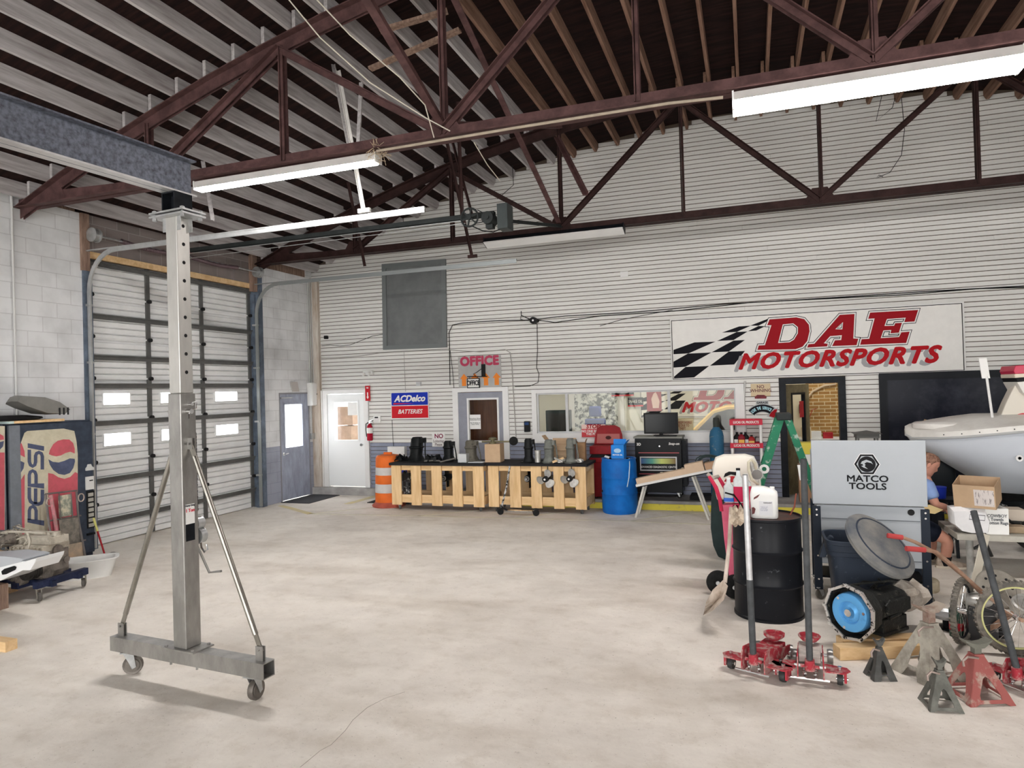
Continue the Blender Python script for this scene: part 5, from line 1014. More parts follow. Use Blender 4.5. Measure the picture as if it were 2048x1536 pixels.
cart('pine slat cart on casters with black top nearest the orange barrel', 10.72, [(784, 803), (823, 842.5), (864, 884), (905.6, 925), (947, 968)], 975)
cart('pine slat cart on casters with two propellers between its slats', 10.80, [(977.4, 998), (1020, 1042), (1063, 1084), (1108, 1128.6), (1151, 1173)], 1190)
obk = M('outboard_black', (.010, .011, .012), .4, var=.4, sc_=8); obg = M('outboard_grey', (.20, .21, .19), .5, .2, var=.4, sc_=7)
ZT = .837
def drive(px, Y, top, label, mat, w=.075, prop=False, tilt=0, gear=True, group=None, legz=.57):
    x = X_at(px, Y) if px > 50 else px; t = thing('outboard_drive', label, 'outboard drive', (x, Y, ZT))
    b = MB(); secs = []
    for z, a, c in ((.0, 1.5, 1.5), (.05, 1.3, 1.2), (.10, 1.0, 1.0), (.22, 1.05, .95), (.235, 1.2, 1.15), (.255, 1.2, 1.15), (.27, 1.0, 1.0), (top-.03, .95, .9), (top, .7, .7)):
        secs.append([Vector((w*a*math.copysign(abs(math.cos(q))**.6, math.cos(q))+tilt*z, w*c*math.copysign(abs(math.sin(q))**.6, math.sin(q)), z)) for q in [2*pi*i/20 for i in range(20)]])
    b.loft(secs); mesh_obj('midsection', b, mat, t, sm=40)
    b = MB(); b.prism([(-.12, -.05), (-.05, -.17), (.05, -.17), (.12, -.05), (.10, .16), (-.10, .16)], (0, 0, .0), (1, 0, 0), (0, 1, 0), .014); mesh_obj('cavitation_plate', b, mat, t, sm=0)
    b = MB(); b.tube([(w*.9+tilt*.3, .0, top*.85), (w*1.6+tilt*.3, 0, top*.8), (w*1.9, -.0, top*.35), (w*2.0, 0, .02)], .012, 8); b.box((w*.9+tilt*.3, 0, top*.86), (w*1.3, w*1.2, top*.2)); mesh_obj('steering_arm', b, mat, t)
    return t
def prop(px, py, Y, label, mat=None):
    p = PY(px, py, Y); t = thing('propeller', label, 'propeller', p)
    b = MB(); b.cyl((0, -.06, 0), (0, .08, 0), .048, .055, n=20); b.cyl((0, -.07, 0), (0, -.06, 0), .025, n=12); mesh_obj('hub', b, obk, t)
    b = MB(); b.cyl((0, -.085, 0), (0, -.06, 0), .018, .02, n=8); mesh_obj('hub_nut', b, chrome, t)
    for k in range(3):
        a = pi*.40+k*2*pi/3; d = Vector((math.cos(a), 0, math.sin(a))); s = Vector((-math.sin(a), 0, math.cos(a))); b = MB(); pts = []
        for r, w_ in ((.03, .03), (.06, .055), (.10, .072), (.135, .06), (.155, .03), (.16, .0)):
            pts.append((r, w_))
        n = len(pts); vs = []
        for off in (-.004, .004):
            for r, w_ in pts:
                for q in (-1, 0, 1): vs.append(d*r+s*q*w_+Vector((0, q*w_*.55+off+abs(q)*-.004, 0)))
        fs = []; N = n*3
        for i in range(n-1):
            for j in range(2): fs += [(i*3+j, i*3+j+1, i*3+j+4, i*3+j+3), (N+i*3+j, N+i*3+j+3, N+i*3+j+4, N+i*3+j+1)]
            fs += [(i*3, i*3+3, N+i*3+3, N+i*3), (i*3+2, N+i*3+2, N+i*3+5, i*3+5)]
        fs.append((0, N, N+1, N+2, 2, 1)); b.add(vs, fs); mesh_obj('blade', b, alum, t, sm=50)
    b = MB(); b.loft([[Vector((.05*f*math.cos(q), y, .055*f*math.sin(q))) for q in [2*pi*i/16 for i in range(16)]] for y, f in ((.08, 1), (.15, 1.1), (.28, .8), (.33, .2))]); b.loft([[Vector((.02*a, .15+.06*c, z)) for a, c in ((-1, 0), (0, -1), (1, 0), (0, 1))] for z in (.0, ZT-.03-p.z)]); b.loft([[Vector((.012*a, .17+.05*c, z)) for a, c in ((-1, 0), (0, -1), (1, 0), (0, 1))] for z in (.0, -.15)]); mesh_obj('gearcase', b, obg, t, sm=40)
    return t
d1 = drive(833, 11.05, .43, 'tall black outboard drive on the first pine cart nearest the barrel', obk, .105, tilt=.12)
drive(900, 11.05, .36, 'black outboard drive with pale band beside the silver box', obk, .075, tilt=-.02)
drive(946, 11.0, .37, 'rough black outboard drive beside the cardboard box', M('rough_black_cast', (.035, .035, .03), .6, .2, c2=(.12, .11, .09), sc_=18, lo=.55, hi=.7, bump=.5), .085, tilt=-.06)
drive(1060, 10.97, .40, 'glossy black outboard drive left on the second pine cart', obk, .065)
drive(1101, 10.97, .38, 'grey green outboard drive in the middle of the second pine cart', obg, .072, tilt=.0)
drive(1144, 10.97, .40, 'grey outboard drive above the right hand propeller', obg, .065)
prop(1092, 958, 10.72, 'three bladed silver propeller left of the two on the second cart')
prop(1140, 957, 10.72, 'three bladed silver propeller right of the two on the second cart')
# gearcase seen in first cart and one small one in second
for px, py, Y, l in ((893, 955, 11.0, 'black gearcase with a ringed hub hanging inside the first pine cart'), (972, 0, 0, ''), (1058, 956, 11.0, 'bare black gearcase hanging left of the propellers')):
    if not l: continue
    p = PY(px, py, Y); t = thing('gearcase', l, 'gearcase', p); b = MB(); b.loft([[Vector((.055*f*math.cos(q), y, .06*f*math.sin(q))) for q in [2*pi*i/16 for i in range(16)]] for y, f in ((-.12, .75), (-.1, 1), (.1, 1.1), (.2, .7), (.26, .1))]); b.loft([[Vector((.03*a, .02+.09*c, z)) for a, c in ((-1, 0), (0, -1), (1, 0), (0, 1))] for z in (.0, ZT-.05-p.z)]); b.loft([[Vector((.012*a, .05+.06*c, z)) for a, c in ((-1, 0), (0, -1), (1, 0), (0, 1))] for z in (.0, -.17)]); mesh_obj('case', b, obk, t, sm=40)
    b = MB(); [b.tube([(r*math.cos(a), -.122, r*math.sin(a)) for a in [pi/10*i for i in range(20)]], .004, 5, closed=True) for r in (.042, .028)]; b.cyl((0, -.12, 0), (0, -.15, 0), .012); mesh_obj('prop_shaft', b, alum, t)
def blob(name, label, cat, c, r, mat, seed, n=14, kind=None):
    rn = random.Random(seed); b = MB()
    for i in range(n):
        p = Vector((rn.uniform(-1, 1)*r[0], rn.uniform(-1, 1)*r[1], 0)); q = Vector((rn.uniform(-1, 1)*r[0], rn.uniform(-1, 1)*r[1], rn.uniform(.02, r[2]))); s = rn.uniform(.012, .03)
        p.z = s*1.2; q.z = max(q.z, s*1.2)
        if i % 3 == 0: b.box((p+q)/2, (rn.uniform(.04, .11), rn.uniform(.04, .09), min(.06, 1.6*((p+q)/2).z)), RZ(rn.uniform(0, 3)))
        else: b.cyl(p, q, s, s*.7, n=10)
    return one(name, label, cat, b, mat, c, sm=40)
def T_at(px, Y): return (X_at(px, Y), Y, ZT+.001)
blob('engine_parts', 'heap of black hoses and clamps left on the first pine cart', 'engine parts', T_at(803, 10.95), (.13, .16, .13), obk, 1)
blob('engine_parts', 'heap of black brackets between the first two outboard drives', 'engine parts', T_at(868, 10.9), (.14, .14, .14), obk, 2)
blob('engine_parts', 'small heap of silver cast parts on the middle of the second cart', 'engine parts', T_at(1122, 10.88), (.10, .12, .09), alum, 3, 9)
blob('engine_parts', 'bright silver fittings at the right end of the second cart', 'engine parts', T_at(1160, 10.95), (.08, .10, .05), alum, 6, 9)
b = MB(); b.cyl((0, 0, 0), (0, 0, .17), .05, n=18); b.cyl((0, 0, .17), (0, 0, .20), .055, n=18); one('oil_can', 'silver canister between the drives on the second cart', 'canister', b, alum, T_at(1078, 10.95))
b = MB(); [b.tube([(-.26, .02*k, .02), (-.05, -.04+.01*k, .03), (.08, -.10, .035), (.12, -.14, .02), (.20, -.05, .04), (.34, .0, .07)], .014) for k in range(3)]; one('hose_bundle', 'grey flat strap draped over the front edge of the first cart', 'strap', b, M('strap_grey', (.16, .15, .14), .6), (X_at(875, 10.78), 10.84, ZT), sm=60)
b = MB(); b.b2((0, -.08, 0), (.16, .08, .15)); one('silver_box', 'small silver box on the first pine cart', 'box', b, M('brushed_silver', (.62, .64, .66), .35, .6), (X_at(921, 10.85), 10.86, ZT+.001), sm=0, bev=.004)
b = MB(); b.b2((-.14, -.1, 0), (.14, .1, .012)); one('grey_sheet', 'pale grey sheet lying on the first cart beside the cardboard box', 'sheet', b, M('sheet_grey', (.55, .57, .58), .5), (X_at(957, 10.86), 10.87, ZT+.001), sm=0)
def carton(name, label, loc, d, mat, rz=0, open_=False, flaps=()):
    t = thing(name, label, 'box', loc, rz); w_, l_, h_ = d; k = .004; b = MB(); b.b2((-w_/2, -l_/2, 0), (w_/2, l_/2, k))
    b.b2((-w_/2, -l_/2, 0), (w_/2, -l_/2+k, h_)); b.b2((-w_/2, l_/2-k, 0), (w_/2, l_/2, h_)); b.b2((-w_/2, -l_/2, 0), (-w_/2+k, l_/2, h_)); b.b2((w_/2-k, -l_/2, 0), (w_/2, l_/2, h_))
    if not open_: b.b2((-w_/2, -l_/2, h_-k), (w_/2, l_/2, h_))
    mesh_obj('carton', b, mat, t, sm=0)
    for (sd, ang) in flaps:
        b = MB(); L = (l_ if sd in 'LR' else w_); D = (w_ if sd in 'LR' else l_)*.48; o = {'L': (-w_/2, 0), 'R': (w_/2, 0), 'F': (0, -l_/2), 'B': (0, l_/2)}[sd]; dr = {'L': Vector((-1, 0, 0)), 'R': Vector((1, 0, 0)), 'F': Vector((0, -1, 0)), 'B': Vector((0, 1, 0))}[sd]
        v = dr*math.cos(ang)*D+Vector((0, 0, math.sin(ang)*D)); o = Vector((o[0], o[1], h_)); s = Vector((-dr.y, dr.x, 0))*L/2; n_ = v.cross(s).normalized()*k
        b.add([o-s, o+s, o+s+v, o-s+v, o-s+n_, o+s+n_, o+s+v+n_, o-s+v+n_], [(0, 1, 2, 3), (4, 7, 6, 5), (0, 4, 5, 1), (1, 5, 6, 2), (2, 6, 7, 3), (3, 7, 4, 0)]); mesh_obj('flap', b, mat, t, sm=0)
    return t
carton('carton', 'tall cardboard box at the joint of the two pine carts', (X_at(991, 10.98), 11.0, ZT+.001), (.27, .26, .31), cardb, .08)
ax = thing('axle_shaft', 'axle shaft with a small black wheel lying on the tall cardboard box', 'axle', (X_at(991, 10.98), 10.98, ZT+.316)); b = MB(); b.cyl((-.22, 0, .03), (.35, 0, .03), .014, n=8); b.lathe([(.0, 0), (.06, .0), (.06, .02), (.03, .03), (.03, .06), (.075, .07), (.06, .1), (.02, .11)], (-.02, 0, .0), n=18); mesh_obj('shaft', b, M('olive_metal', (.22, .20, .12), .5, .5, var=.3), ax)
b = MB(); b.lathe([(.02, -.03), (.055, -.03), (.075, -.022), (.075, .022), (.055, .03), (.02, .03)], (.36, 0, .035+.005), EU(pi/2, 0, .3), 24); mesh_obj('wheel', b, rubber, ax)
carton('carton', 'open cardboard box behind the middle of the second cart', (X_at(1128, 11.29), 11.29, ZT+.001), (.42, .22, .27), cardb, 0, True, (('L', .9), ('F', -1.0), ('B', 1.2)))
carton('carton', 'brown box with torn flap behind the right hand drive', (X_at(1166, 11.3), 11.30, ZT+.001), (.14, .18, .30), M('carton_brown', (.40, .24, .13), .8, var=.2), .1, True, (('L', .8), ('R', 1.2)))
b = MB(); b.box((0, 0, .03), (.20, .04, .035), EU(0, -.35, .2)); one('wood_offcut', 'wood offcut on the second pine cart', 'wood offcut', b, pineh, (X_at(1118, 10.84), 10.86, ZT+.02), sm=0)
# items inside cart 1
b = MB(); b.cyl((0, 0, 0), (0, 0, .28), .07, n=14); b.box((0, 0, .36), (.14, .12, .14)); b.cyl((-.03, -.06, .42), (-.03, .0, .45), .03); b.cyl((.06, -.05, .0), (.06, -.05, .2), .025); one('carburetor', 'black and silver engine part standing inside the first pine cart', 'engine part', b, M('shiny_part', (.05, .05, .05), .3, .5, c2=(.5, .5, .5), sc_=14, lo=.42, hi=.46), (X_at(812, 10.95), 11.0, .19))
# ---------------- scooter ----------------
so = thing('kick_scooter', 'black and silver kick scooter leaning on the second pine cart', 'scooter', (X_at(1001, 10.62), 10.60, 0))
b = MB(); b.box((.35, 0, .075), (.44, .11, .02)); mesh_obj('deck', b, chrome, so, sm=0, bev=.006)
for x, l in ((0, 1), (.62, 0)):
    b = MB(); b.lathe([(.015, -.013), (.05, -.013), (.055, -.008), (.055, .008), (.05, .013), (.015, .013)], (x, 0, .055), EU(pi/2, 0, 0), 24); b.tube([(x+.068*math.cos(a), 0, .055+.068*math.sin(a)) for a in [pi*.25+pi/12*i for i in range(9)]], .006); mesh_obj('wheel', b, rubber, so)
b = MB(); b.tube([(.12, 0, .08), (.03, 0, .13), (.0, 0, .09)], .015); mesh_obj('neck', b, black, so)
b = MB(); b.tube([(.02, 0, .12), (.10, .03, .42), (.16, .08, .80)], .016, 10); mesh_obj('stem', b, M('speckled_stem', (.55, .55, .55), .4, c2=(.02, .02, .02), sc_=30, lo=.48, hi=.52), so)
# ---------------- traffic barrel ----------------
bo = M('barrel_orange', (.80, .17, .03), .5, var=.15, sc_=4); bw_ = M('barrel_white', (.62, .60, .58), .5, var=.12); tbx = thing('traffic_barrel', 'orange and white striped traffic barrel at the left end of the carts', 'traffic barrel', (-6.36, 11.10, 0))
b = MB(); b.lathe([(.0, 0), (.30, 0), (.31, .03), (.27, .06), (.25, .09)], n=32); mesh_obj('rubber_base', b, M('base_pink', (.50, .12, .08), .7, var=.25), tbx)
rr = [(.245, .06, .26, bo), (.24, .26, .42, bw_), (.235, .42, .58, bo), (.228, .58, .72, bw_), (.222, .72, .90, bo)]
for r, z0, z1, m in rr: b = MB(); b.lathe([(r+.004, z0), (r+.006, z0+.01), (r+.002, z1-.015), (r-.003, z1)], n=32); mesh_obj('band', b, m, tbx)
b = MB(); b.lathe([(.222, .89), (.20, .93), (.12, .945), (.0, .95)], n=32); b.box((0, 0, .965), (.16, .04, .04)); mesh_obj('top', b, bo, tbx, bev=.003)
for i, (z, h_, m, l) in enumerate(((.151, .22, M('batt_green', (.10, .14, .16), .5), 'lowest dark box'), (.373, .20, blue, 'blue and white box second from the floor'), (.575, .22, white, 'pale blue box third from the floor'), (.797, .20, white, 'topmost white box'))):
    b = MB(); b.b2((-6.95, 12.12, z), (-6.60+.03*(i % 2), 12.225, z+h_)); one('battery_carton', l+' of the stack behind the orange barrel', 'box', b, m, sm=0)
b = MB(); c = F(780, 1004); b.b2((-6.95, 11.3, 0), (-5.9, 11.9, .012)); one('door_mat', 'dark rubber mat on the floor behind the orange barrel', 'mat', b, rubber, sm=0)
b = MB(); P4 = [F(546, 1008), F(612, 1009), F(688, 990), F(645, 989)]; b.add([p+Vector((0, 0, .0005)) for p in P4]+[p+Vector((0, 0, .01)) for p in P4], [(0, 1, 2, 3), (7, 6, 5, 4), (0, 4, 5, 1), (1, 5, 6, 2), (2, 6, 7, 3), (3, 7, 4, 0)]); 
b = MB(); b.b2((-8.70, 11.02, .0005), (-8.05, 12.05, .012)); one('door_mat', 'dark mat on the floor in front of the slate side door', 'mat', b, M('mat_grey', (.07, .07, .075), .9), sm=0)
# ---------------- blue drum ----------------
bd_ = M('drum_blue', (.01, .16, .55), .45, c2=(.01, .10, .38), sc_=4, lo=.3, hi=.6)
dr = thing('blue_drum', 'bright blue plastic drum on the floor right of the second cart', 'drum', (-2.10, 11.20, 0))
b = MB(); b.lathe([(.0, 0), (.27, 0), (.285, .02), (.29, .10), (.29, .30), (.297, .32), (.29, .34), (.29, .56), (.297, .58), (.29, .60), (.288, .80), (.275, .87), (.285, .875), (.285, .895), (.26, .895), (.255, .87), (.0, .87)], n=40); mesh_obj('body', b, bd_, dr)
b = MB(); b.cyl((-.15, 0, .87), (-.15, 0, .90), .035); b.cyl((.15, .02, .87), (.15, .02, .90), .035); mesh_obj('bung_caps', b, black, dr)
b = MB(); b.cyl(Vector((-.255, -.135, .36)), Vector((-.265, -.14, .36)), .02); mesh_obj('spigot_hole', b, black, dr)
b = MB(); b.tube([(.20, -.15, .90), (.215, -.21, .80), (.20, -.225, .6), (.17, -.245, .45)], .008); mesh_obj('tube', b, M('clear_tube', (.55, .7, .8), .4), dr)
bx = carton('oil_box', 'blue box with a white flap standing on the blue drum', (-2.08, 11.12, .897), (.21, .18, .22), M('box_blue', (.02, .22, .66), .5), -.05, True, (('B', 1.35), ('R', .9)))
b = MB(); b.lathe([(0, 0), (.06, 0), (.06, .001)], (-.0, -.0915, .13), EU(pi/2, 0, 0) @ Matrix.Diagonal((1, .6, 1)), 20); mesh_obj('logo', b, M('logo_pale', (.4, .6, .8), .5), bx); text('print', 'MOTOR OIL', .03, bx, (0, -.092, .06), UP, white, bold=.001)
b = MB(); b.box((0, 0, .006), (.08, .05, .004), EU(.5, .3, 0)); one('card', 'small white card on the rim of the blue drum', 'card', b, white, (-2.27, 11.08, .915), sm=0)
# ---------------- red parts washer ----------------
rw = thing('parts_washer', 'red parts washer with raised lid behind the blue drum', 'parts washer', (-2.42, 11.85, .15)); rdm = M('washer_red', (.30, .012, .018), .4, var=.25)
b = MB(); b.b2((-.24, -.22, .02), (.24, .22, .62)); b.b2((-.27, -.24, .62), (.27, .24, .70)); mesh_obj('cabinet', b, rdm, rw, sm=0, bev=.008)
b = MB(); b.b2((-.26, -.24, .76), (.26, .22, .90)); mesh_obj('basin', b, rdm, rw, sm=0, bev=.01); b = MB(); b.b2((-.24, -.2, .70), (.24, .2, .76)); mesh_obj('gap', b, blackm, rw, sm=0)
b = MB(); b.prism([(-.26, 0), (.26, 0), (.24, .18), (.20, .30), (.12, .34), (-.12, .34), (-.20, .30), (-.24, .18)], (0, .16, .90), (1, 0, 0), (0, .15, .98), .03); mesh_obj('lid', b, rdm, rw, sm=0, bev=.006); b = MB(); b.prism([(-.21, .02), (.21, .02), (.20, .19), (-.20, .19)], (0, .125, .90), (1, 0, 0), (0, .15, .98), .004); ll = mesh_obj('lid_panel', b, M('faded_red', (.42, .13, .12), .5), rw, sm=0)
b = MB(); b.lathe([(0, 0), (.05, 0), (.05, .004)], (0, .135, 1.02), EU(pi/2, 0, 0) @ Matrix.Diagonal((1, .65, 1)), 20); mesh_obj('logo', b, M('logo_dark', (.05, .01, .01), .5), rw)
b = MB(); b.tube([(-.24, -.1, .74), (-.33, -.12, .62), (-.34, -.12, .4), (-.28, -.12, .2)], .016); mesh_obj('hose', b, black, rw)
for x in (-.2, .2): b = MB(); b.b2((x-.03, -.2, 0), (x+.03, .2, .03)); mesh_obj('foot', b, black, rw, sm=0)
# ---------------- black diagnostic cabinet ----------------
x0, x1 = X_at(1273, 11.75), X_at(1366, 11.75); cw_ = (x1-x0); tb_ = thing('tool_cabinet', 'black tool cabinet with a rainbow striped decal under the office window', 'tool cabinet', ((x0+x1)/2, 11.75, .15)); bkc = M('cabinet_black', (.010, .011, .013), .35)
b = MB(); b.b2((-cw_/2, 0, .10), (cw_/2, .45, 1.02)); mesh_obj('cabinet', b, bkc, tb_, sm=0, bev=.006); b = MB(); b.b2((-cw_/2-.02, -.02, 1.02), (cw_/2+.02, .46, 1.05)); mesh_obj('worktop', b, M('worktop_grey', (.25, .25, .23), .6), tb_, sm=0)
b = MB(); b.b2((cw_/2+.003, .06, .2), (cw_/2+.07, .42, .98)); mesh_obj('side_post', b, blacksteel, tb_, sm=0); b = MB(); b.b2((-cw_/2+.02, -.015, .80), (cw_/2-.02, 0, 1.0)); dw = mesh_obj('drawer', b, bkc, tb_, sm=0); b = MB(); b.cyl((.03, -.03, .89), (.03, -.015, .89), .012); mesh_obj('lock', b, chrome, dw)
text('lettering', 'Snap-on', .055, dw, (.27, -.018, .93), UP, swhite, bold=.002, shear=.2); text('lettering', '3D', .06, dw, (-.32, -.018, .92), UP, swhite, bold=.003)
rl = M('red_line', (.50, .12, .13), .4)
for z in (.77, .41): b = MB(); b.b2((-cw_/2+.06, -.008, z), (cw_/2-.04, 0, z+.012)); mesh_obj('red_trim', b, rl, tb_, sm=0)
b = MB(); b.b2((-cw_/2+.08, -.010, .47), (cw_/2-.08, 0, .71)); dd = mesh_obj('decal_panel', b, M('decal_silver', (.55, .56, .57), .35), tb_, sm=0)
b = MB(); b.b2((-cw_/2+.10, -.013, .49), (cw_/2-.10, -.010, .69)); mesh_obj('decal_black', b, bkc, dd, sm=0); n = 22; cl = [((.05, .12, .35), 0), ((.08, .35, .25), .33), ((.55, .62, .15), .6), ((.2, .12, .04), 1)]
for i in range(n):
    f = i/(n-1); k = max(j for j in range(3) if f >= cl[j][1]); g = (f-cl[k][1])/(cl[k+1][1]-cl[k][1]); c = tuple(cl[k][0][q]*(1-g)+cl[k+1][0][q]*g for q in range(3))
    if i % 2 == 0 or True:
        pass
gm = bpy.data.materials.new('rainbow_decal'); gm.use_nodes = True; nt = gm.node_tree; tc = nt.nodes.new('ShaderNodeTexCoord'); sp = nt.nodes.new('ShaderNodeSeparateXYZ'); rp = nt.nodes.new('ShaderNodeValToRGB'); mr = nt.nodes.new('ShaderNodeMapRange'); mr.inputs['From Min'].default_value = -cw_/2+.1; mr.inputs['From Max'].default_value = cw_/2-.1
nt.links.new(tc.outputs['Object'], sp.inputs[0]); nt.links.new(sp.outputs['X'], mr.inputs['Value']); nt.links.new(mr.outputs[0], rp.inputs[0]); nt.links.new(rp.outputs[0], nt.nodes['Principled BSDF'].inputs['Base Color'])
for i, (c, p) in enumerate(cl):
    e_ = rp.color_ramp.elements[i] if i < 2 else rp.color_ramp.elements.new(p)
    e_.position = p; e_.color = c+(1,)
b = MB(); b.b2((-cw_/2+.10, -.016, .59), (cw_/2-.10, -.013, .68)); mesh_obj('decal_rainbow', b, gm, dd, sm=0)
text('lettering', 'ADVANCED DIAGNOSTIC CENTER', .048, dd, (0, -.016, .535), UP, swhite, bold=.001, sx=.82)
for x in (-cw_/2+.08, cw_/2-.08):
    for y in (.07, .38): caster(tb_, x, y, .10, .04, rubber, galv)
b = MB(); b.b2((-.10, 0, .02), (.75, .40, .09)); one('black_case', 'low black case on the slab beside the tool cabinet', 'case', b, blackm, (x1+.22, 11.65, .131), sm=0, bev=.01)
mn = thing('monitor', 'black flat screen monitor on the black tool cabinet', 'monitor', ((X_at(1291, 11.9)+X_at(1362, 11.9))/2, 11.92, 1.201)); b = MB(); b.b2((-.29, -.02, .04), (.29, .02, .40)); mesh_obj('bezel', b, black, mn, sm=0, bev=.005); b = MB(); b.b2((-.265, -.022, .065), (.265, -.02, .375)); mesh_obj('screen', b, M('screen_black', (.008, .010, .012), .12), mn, sm=0); b = MB(); b.b2((-.12, -.08, 0), (.12, .08, .015)); b.b2((-.03, -.01, .01), (.03, .02, .06)); mesh_obj('stand', b, black, mn, sm=0)
b = MB(); b.box((.0, 0, .01), (.35, .12, .018)); one('keyboard', 'thin black keyboard before the monitor', 'keyboard', b, black, (mn.location.x+.1, 11.79, 1.201), sm=0)
# ---------------- folding table with boxes ----------------
tl = thing('folding_table', 'tilted white topped folding table on metal legs right of the blue drum', 'folding table', (0, 0, 0))
Yt = 10.75; pL, pR = PY(1272, 974, Yt), PY(1424, 943, Yt)
u = (pR-pL).normalized(); b = MB(); v = Vector((0, .42, .02)); n_ = u.cross(v).normalized()*.035
b.add([pL, pR, pR+v, pL+v, pL+n_, pR+n_, pR+v+n_, pL+v+n_], [(0, 3, 2, 1), (4, 5, 6, 7), (0, 1, 5, 4), (1, 2, 6, 5), (2, 3, 7, 6), (3, 0, 4, 7)]); mesh_obj('top', b, wpaint, tl, sm=0)
b = MB(); q = -n_*.45
b.add([pL+q, pR+q, pR+v+q, pL+v+q, pL-n_*.03, pR-n_*.03, pR+v-n_*.03, pL+v-n_*.03], [(0, 3, 2, 1), (4, 5, 6, 7), (0, 1, 5, 4), (1, 2, 6, 5), (2, 3, 7, 6), (3, 0, 4, 7)]); mesh_obj('under_frame', b, blacksteel, tl, sm=0)
gl = M('leg_pale', (.62, .61, .57), .5, .2, var=.2)
for (p, x_) in ((pL+u*.12, -.14), (pR-u*.30, .22)):
    for y in (.03, .36): b = MB(); b.beam(p+Vector((0, y, -.02)), Vector((p.x+x_, p.y+y, 0.001)), .05, .03); mesh_obj('leg', b, gl, tl, sm=0)
def on_table(s0, s1, y0, y1, h_, m, name, label):
    b = MB(); a = pL+u*s0+Vector((0, y0, 0))+n_*1.02+v*0; c = pL+u*s1+Vector((0, y0, 0))+n_*1.02; d = Vector((0, y1-y0, (y1-y0)*.05)); z = n_.normalized()*h_
    a = a+v*(y0/.42)*0; b.add([a, c, c+d, a+d, a+z, c+z, c+d+z, a+d+z], [(0, 3, 2, 1), (4, 5, 6, 7), (0, 1, 5, 4), (1, 2, 6, 5), (2, 3, 7, 6), (3, 0, 4, 7)]); return one(name, label, 'box', b, m, sm=0)
lc = M('carton_light', (.66, .50, .36), .7, var=.08)
on_table(.02, .82, .03, .14, .085, lc, 'long_carton', 'long flat cardboard carton on the folding table')
on_table(.80, 1.08, .02, .15, .14, lc, 'carton', 'small cardboard box at the right of the folding table')
on_table(1.10, 1.25, .03, .15, .10, M('carton_dark', (.48, .31, .2), .7), 'carton', 'darker cardboard box next to the pink cart on the folding table')
b = MB(); b.beam(pL+u*.06+Vector((0, .28, .04)), pR-u*.05+Vector((0, .28, .14)), .05, .03); one('rail_part', 'long dark metal rail lying behind the cartons on the folding table', 'rail', b, M('dark_rail', (.08, .08, .075), .6, var=.4), sm=0)
for i, s_ in enumerate((.38, .72, 1.18)):
    b = MB(); p = pL+u*s_+Vector((0, .25, .07+.0)); b.box(p+Vector((0, 0, .03)), (.04, .03, .05)); one('white_clip', ['left', 'middle', 'right'][i]+' cream clip standing by the metal rail on the folding table', 'clip', b, M('cream_clip', (.75, .7, .55), .5), sm=0)
b = MB(); rn = random.Random(8)
for i in range(8): a = rn.uniform(.10, .17); c = pL+u*1.12+Vector((0, .33, .10)); b.tube([c+Vector((a*math.cos(t)*1.2, rn.uniform(-.02, .02)+.03*math.sin(t), max(0, a*.55*math.sin(t)+.04))) for t in [2*pi*k/14 for k in range(13)]], .007, 6)
one('cable_coil', 'tangled dark cable coil beyond the cartons on the folding table', 'cable', b, M('coil_green', (.04, .06, .06), .5), sm=60)
# ---------------- gas cylinder ----------------
gc = thing('gas_cylinder', 'blue gas cylinder with a dark cap against the slate siding', 'gas cylinder', (X_at(1437, 11.85), 11.85, .151)); b = MB(); b.lathe([(0, 0), (.11, 0), (.115, .02), (.115, 1.05), (.10, 1.13), (.06, 1.18), (.05, 1.20), (0, 1.2)], n=24); mesh_obj('body', b, M('cylinder_blue', (.03, .12, .22), .5, c2=(.18, .22, .24), sc_=14, lo=.36, hi=.40), gc); b = MB(); b.lathe([(.05, 1.19), (.052, 1.30), (.045, 1.35), (.0, 1.37)], n=20); mesh_obj('cap', b, M('cap_dark', (.04, .045, .04), .6), gc)
# ---------------- oil display rack ----------------
xr0, xr1 = X_at(1464, 11.8), X_at(1530, 11.8); W_ = xr1-xr0; rk = thing('display_rack', 'red and white display rack holding oil bottles left of the green ladder', 'display rack', ((xr0+xr1)/2, 11.8, .151)); rkr = M('rack_red', (.55, .03, .06), .4)
def zof(py, px=1500, Y=11.8): return PY(px, py, Y).z
for i, (ya, yb) in enumerate(((839, 850), (886, 896), (940, 950))):
    z0, z1 = zof(yb)-.151, zof(ya)-.151; b = MB(); b.b2((-W_/2, -.02, z0), (W_/2, .0, z1)); b.b2((-W_/2, .30, z0), (W_/2, .32, z1)); b.b2((-W_/2, -.0, z0), (W_/2, .3, z0+.012)); b.b2((-W_/2, 0, z0), (-W_/2+.02, .3, z1)); b.b2((W_/2-.02, 0, z0), (W_/2, .3, z1)); o = mesh_obj('shelf', b, rkr, rk, sm=0); text('lettering', 'LUCAS OIL PRODUCTS', .055, o, (0, -.022, (z0+z1)/2), UP, swhite, bold=.0015, sx=.70)
for x in (-W_/2+.03, W_/2-.03):
    for y in (.03, .27): b = MB(); b.cyl((x, y, 0), (x, y, zof(850)-.151+.02), .024, n=12); mesh_obj('post', b, white, rk)
zs = zof(896)+.013
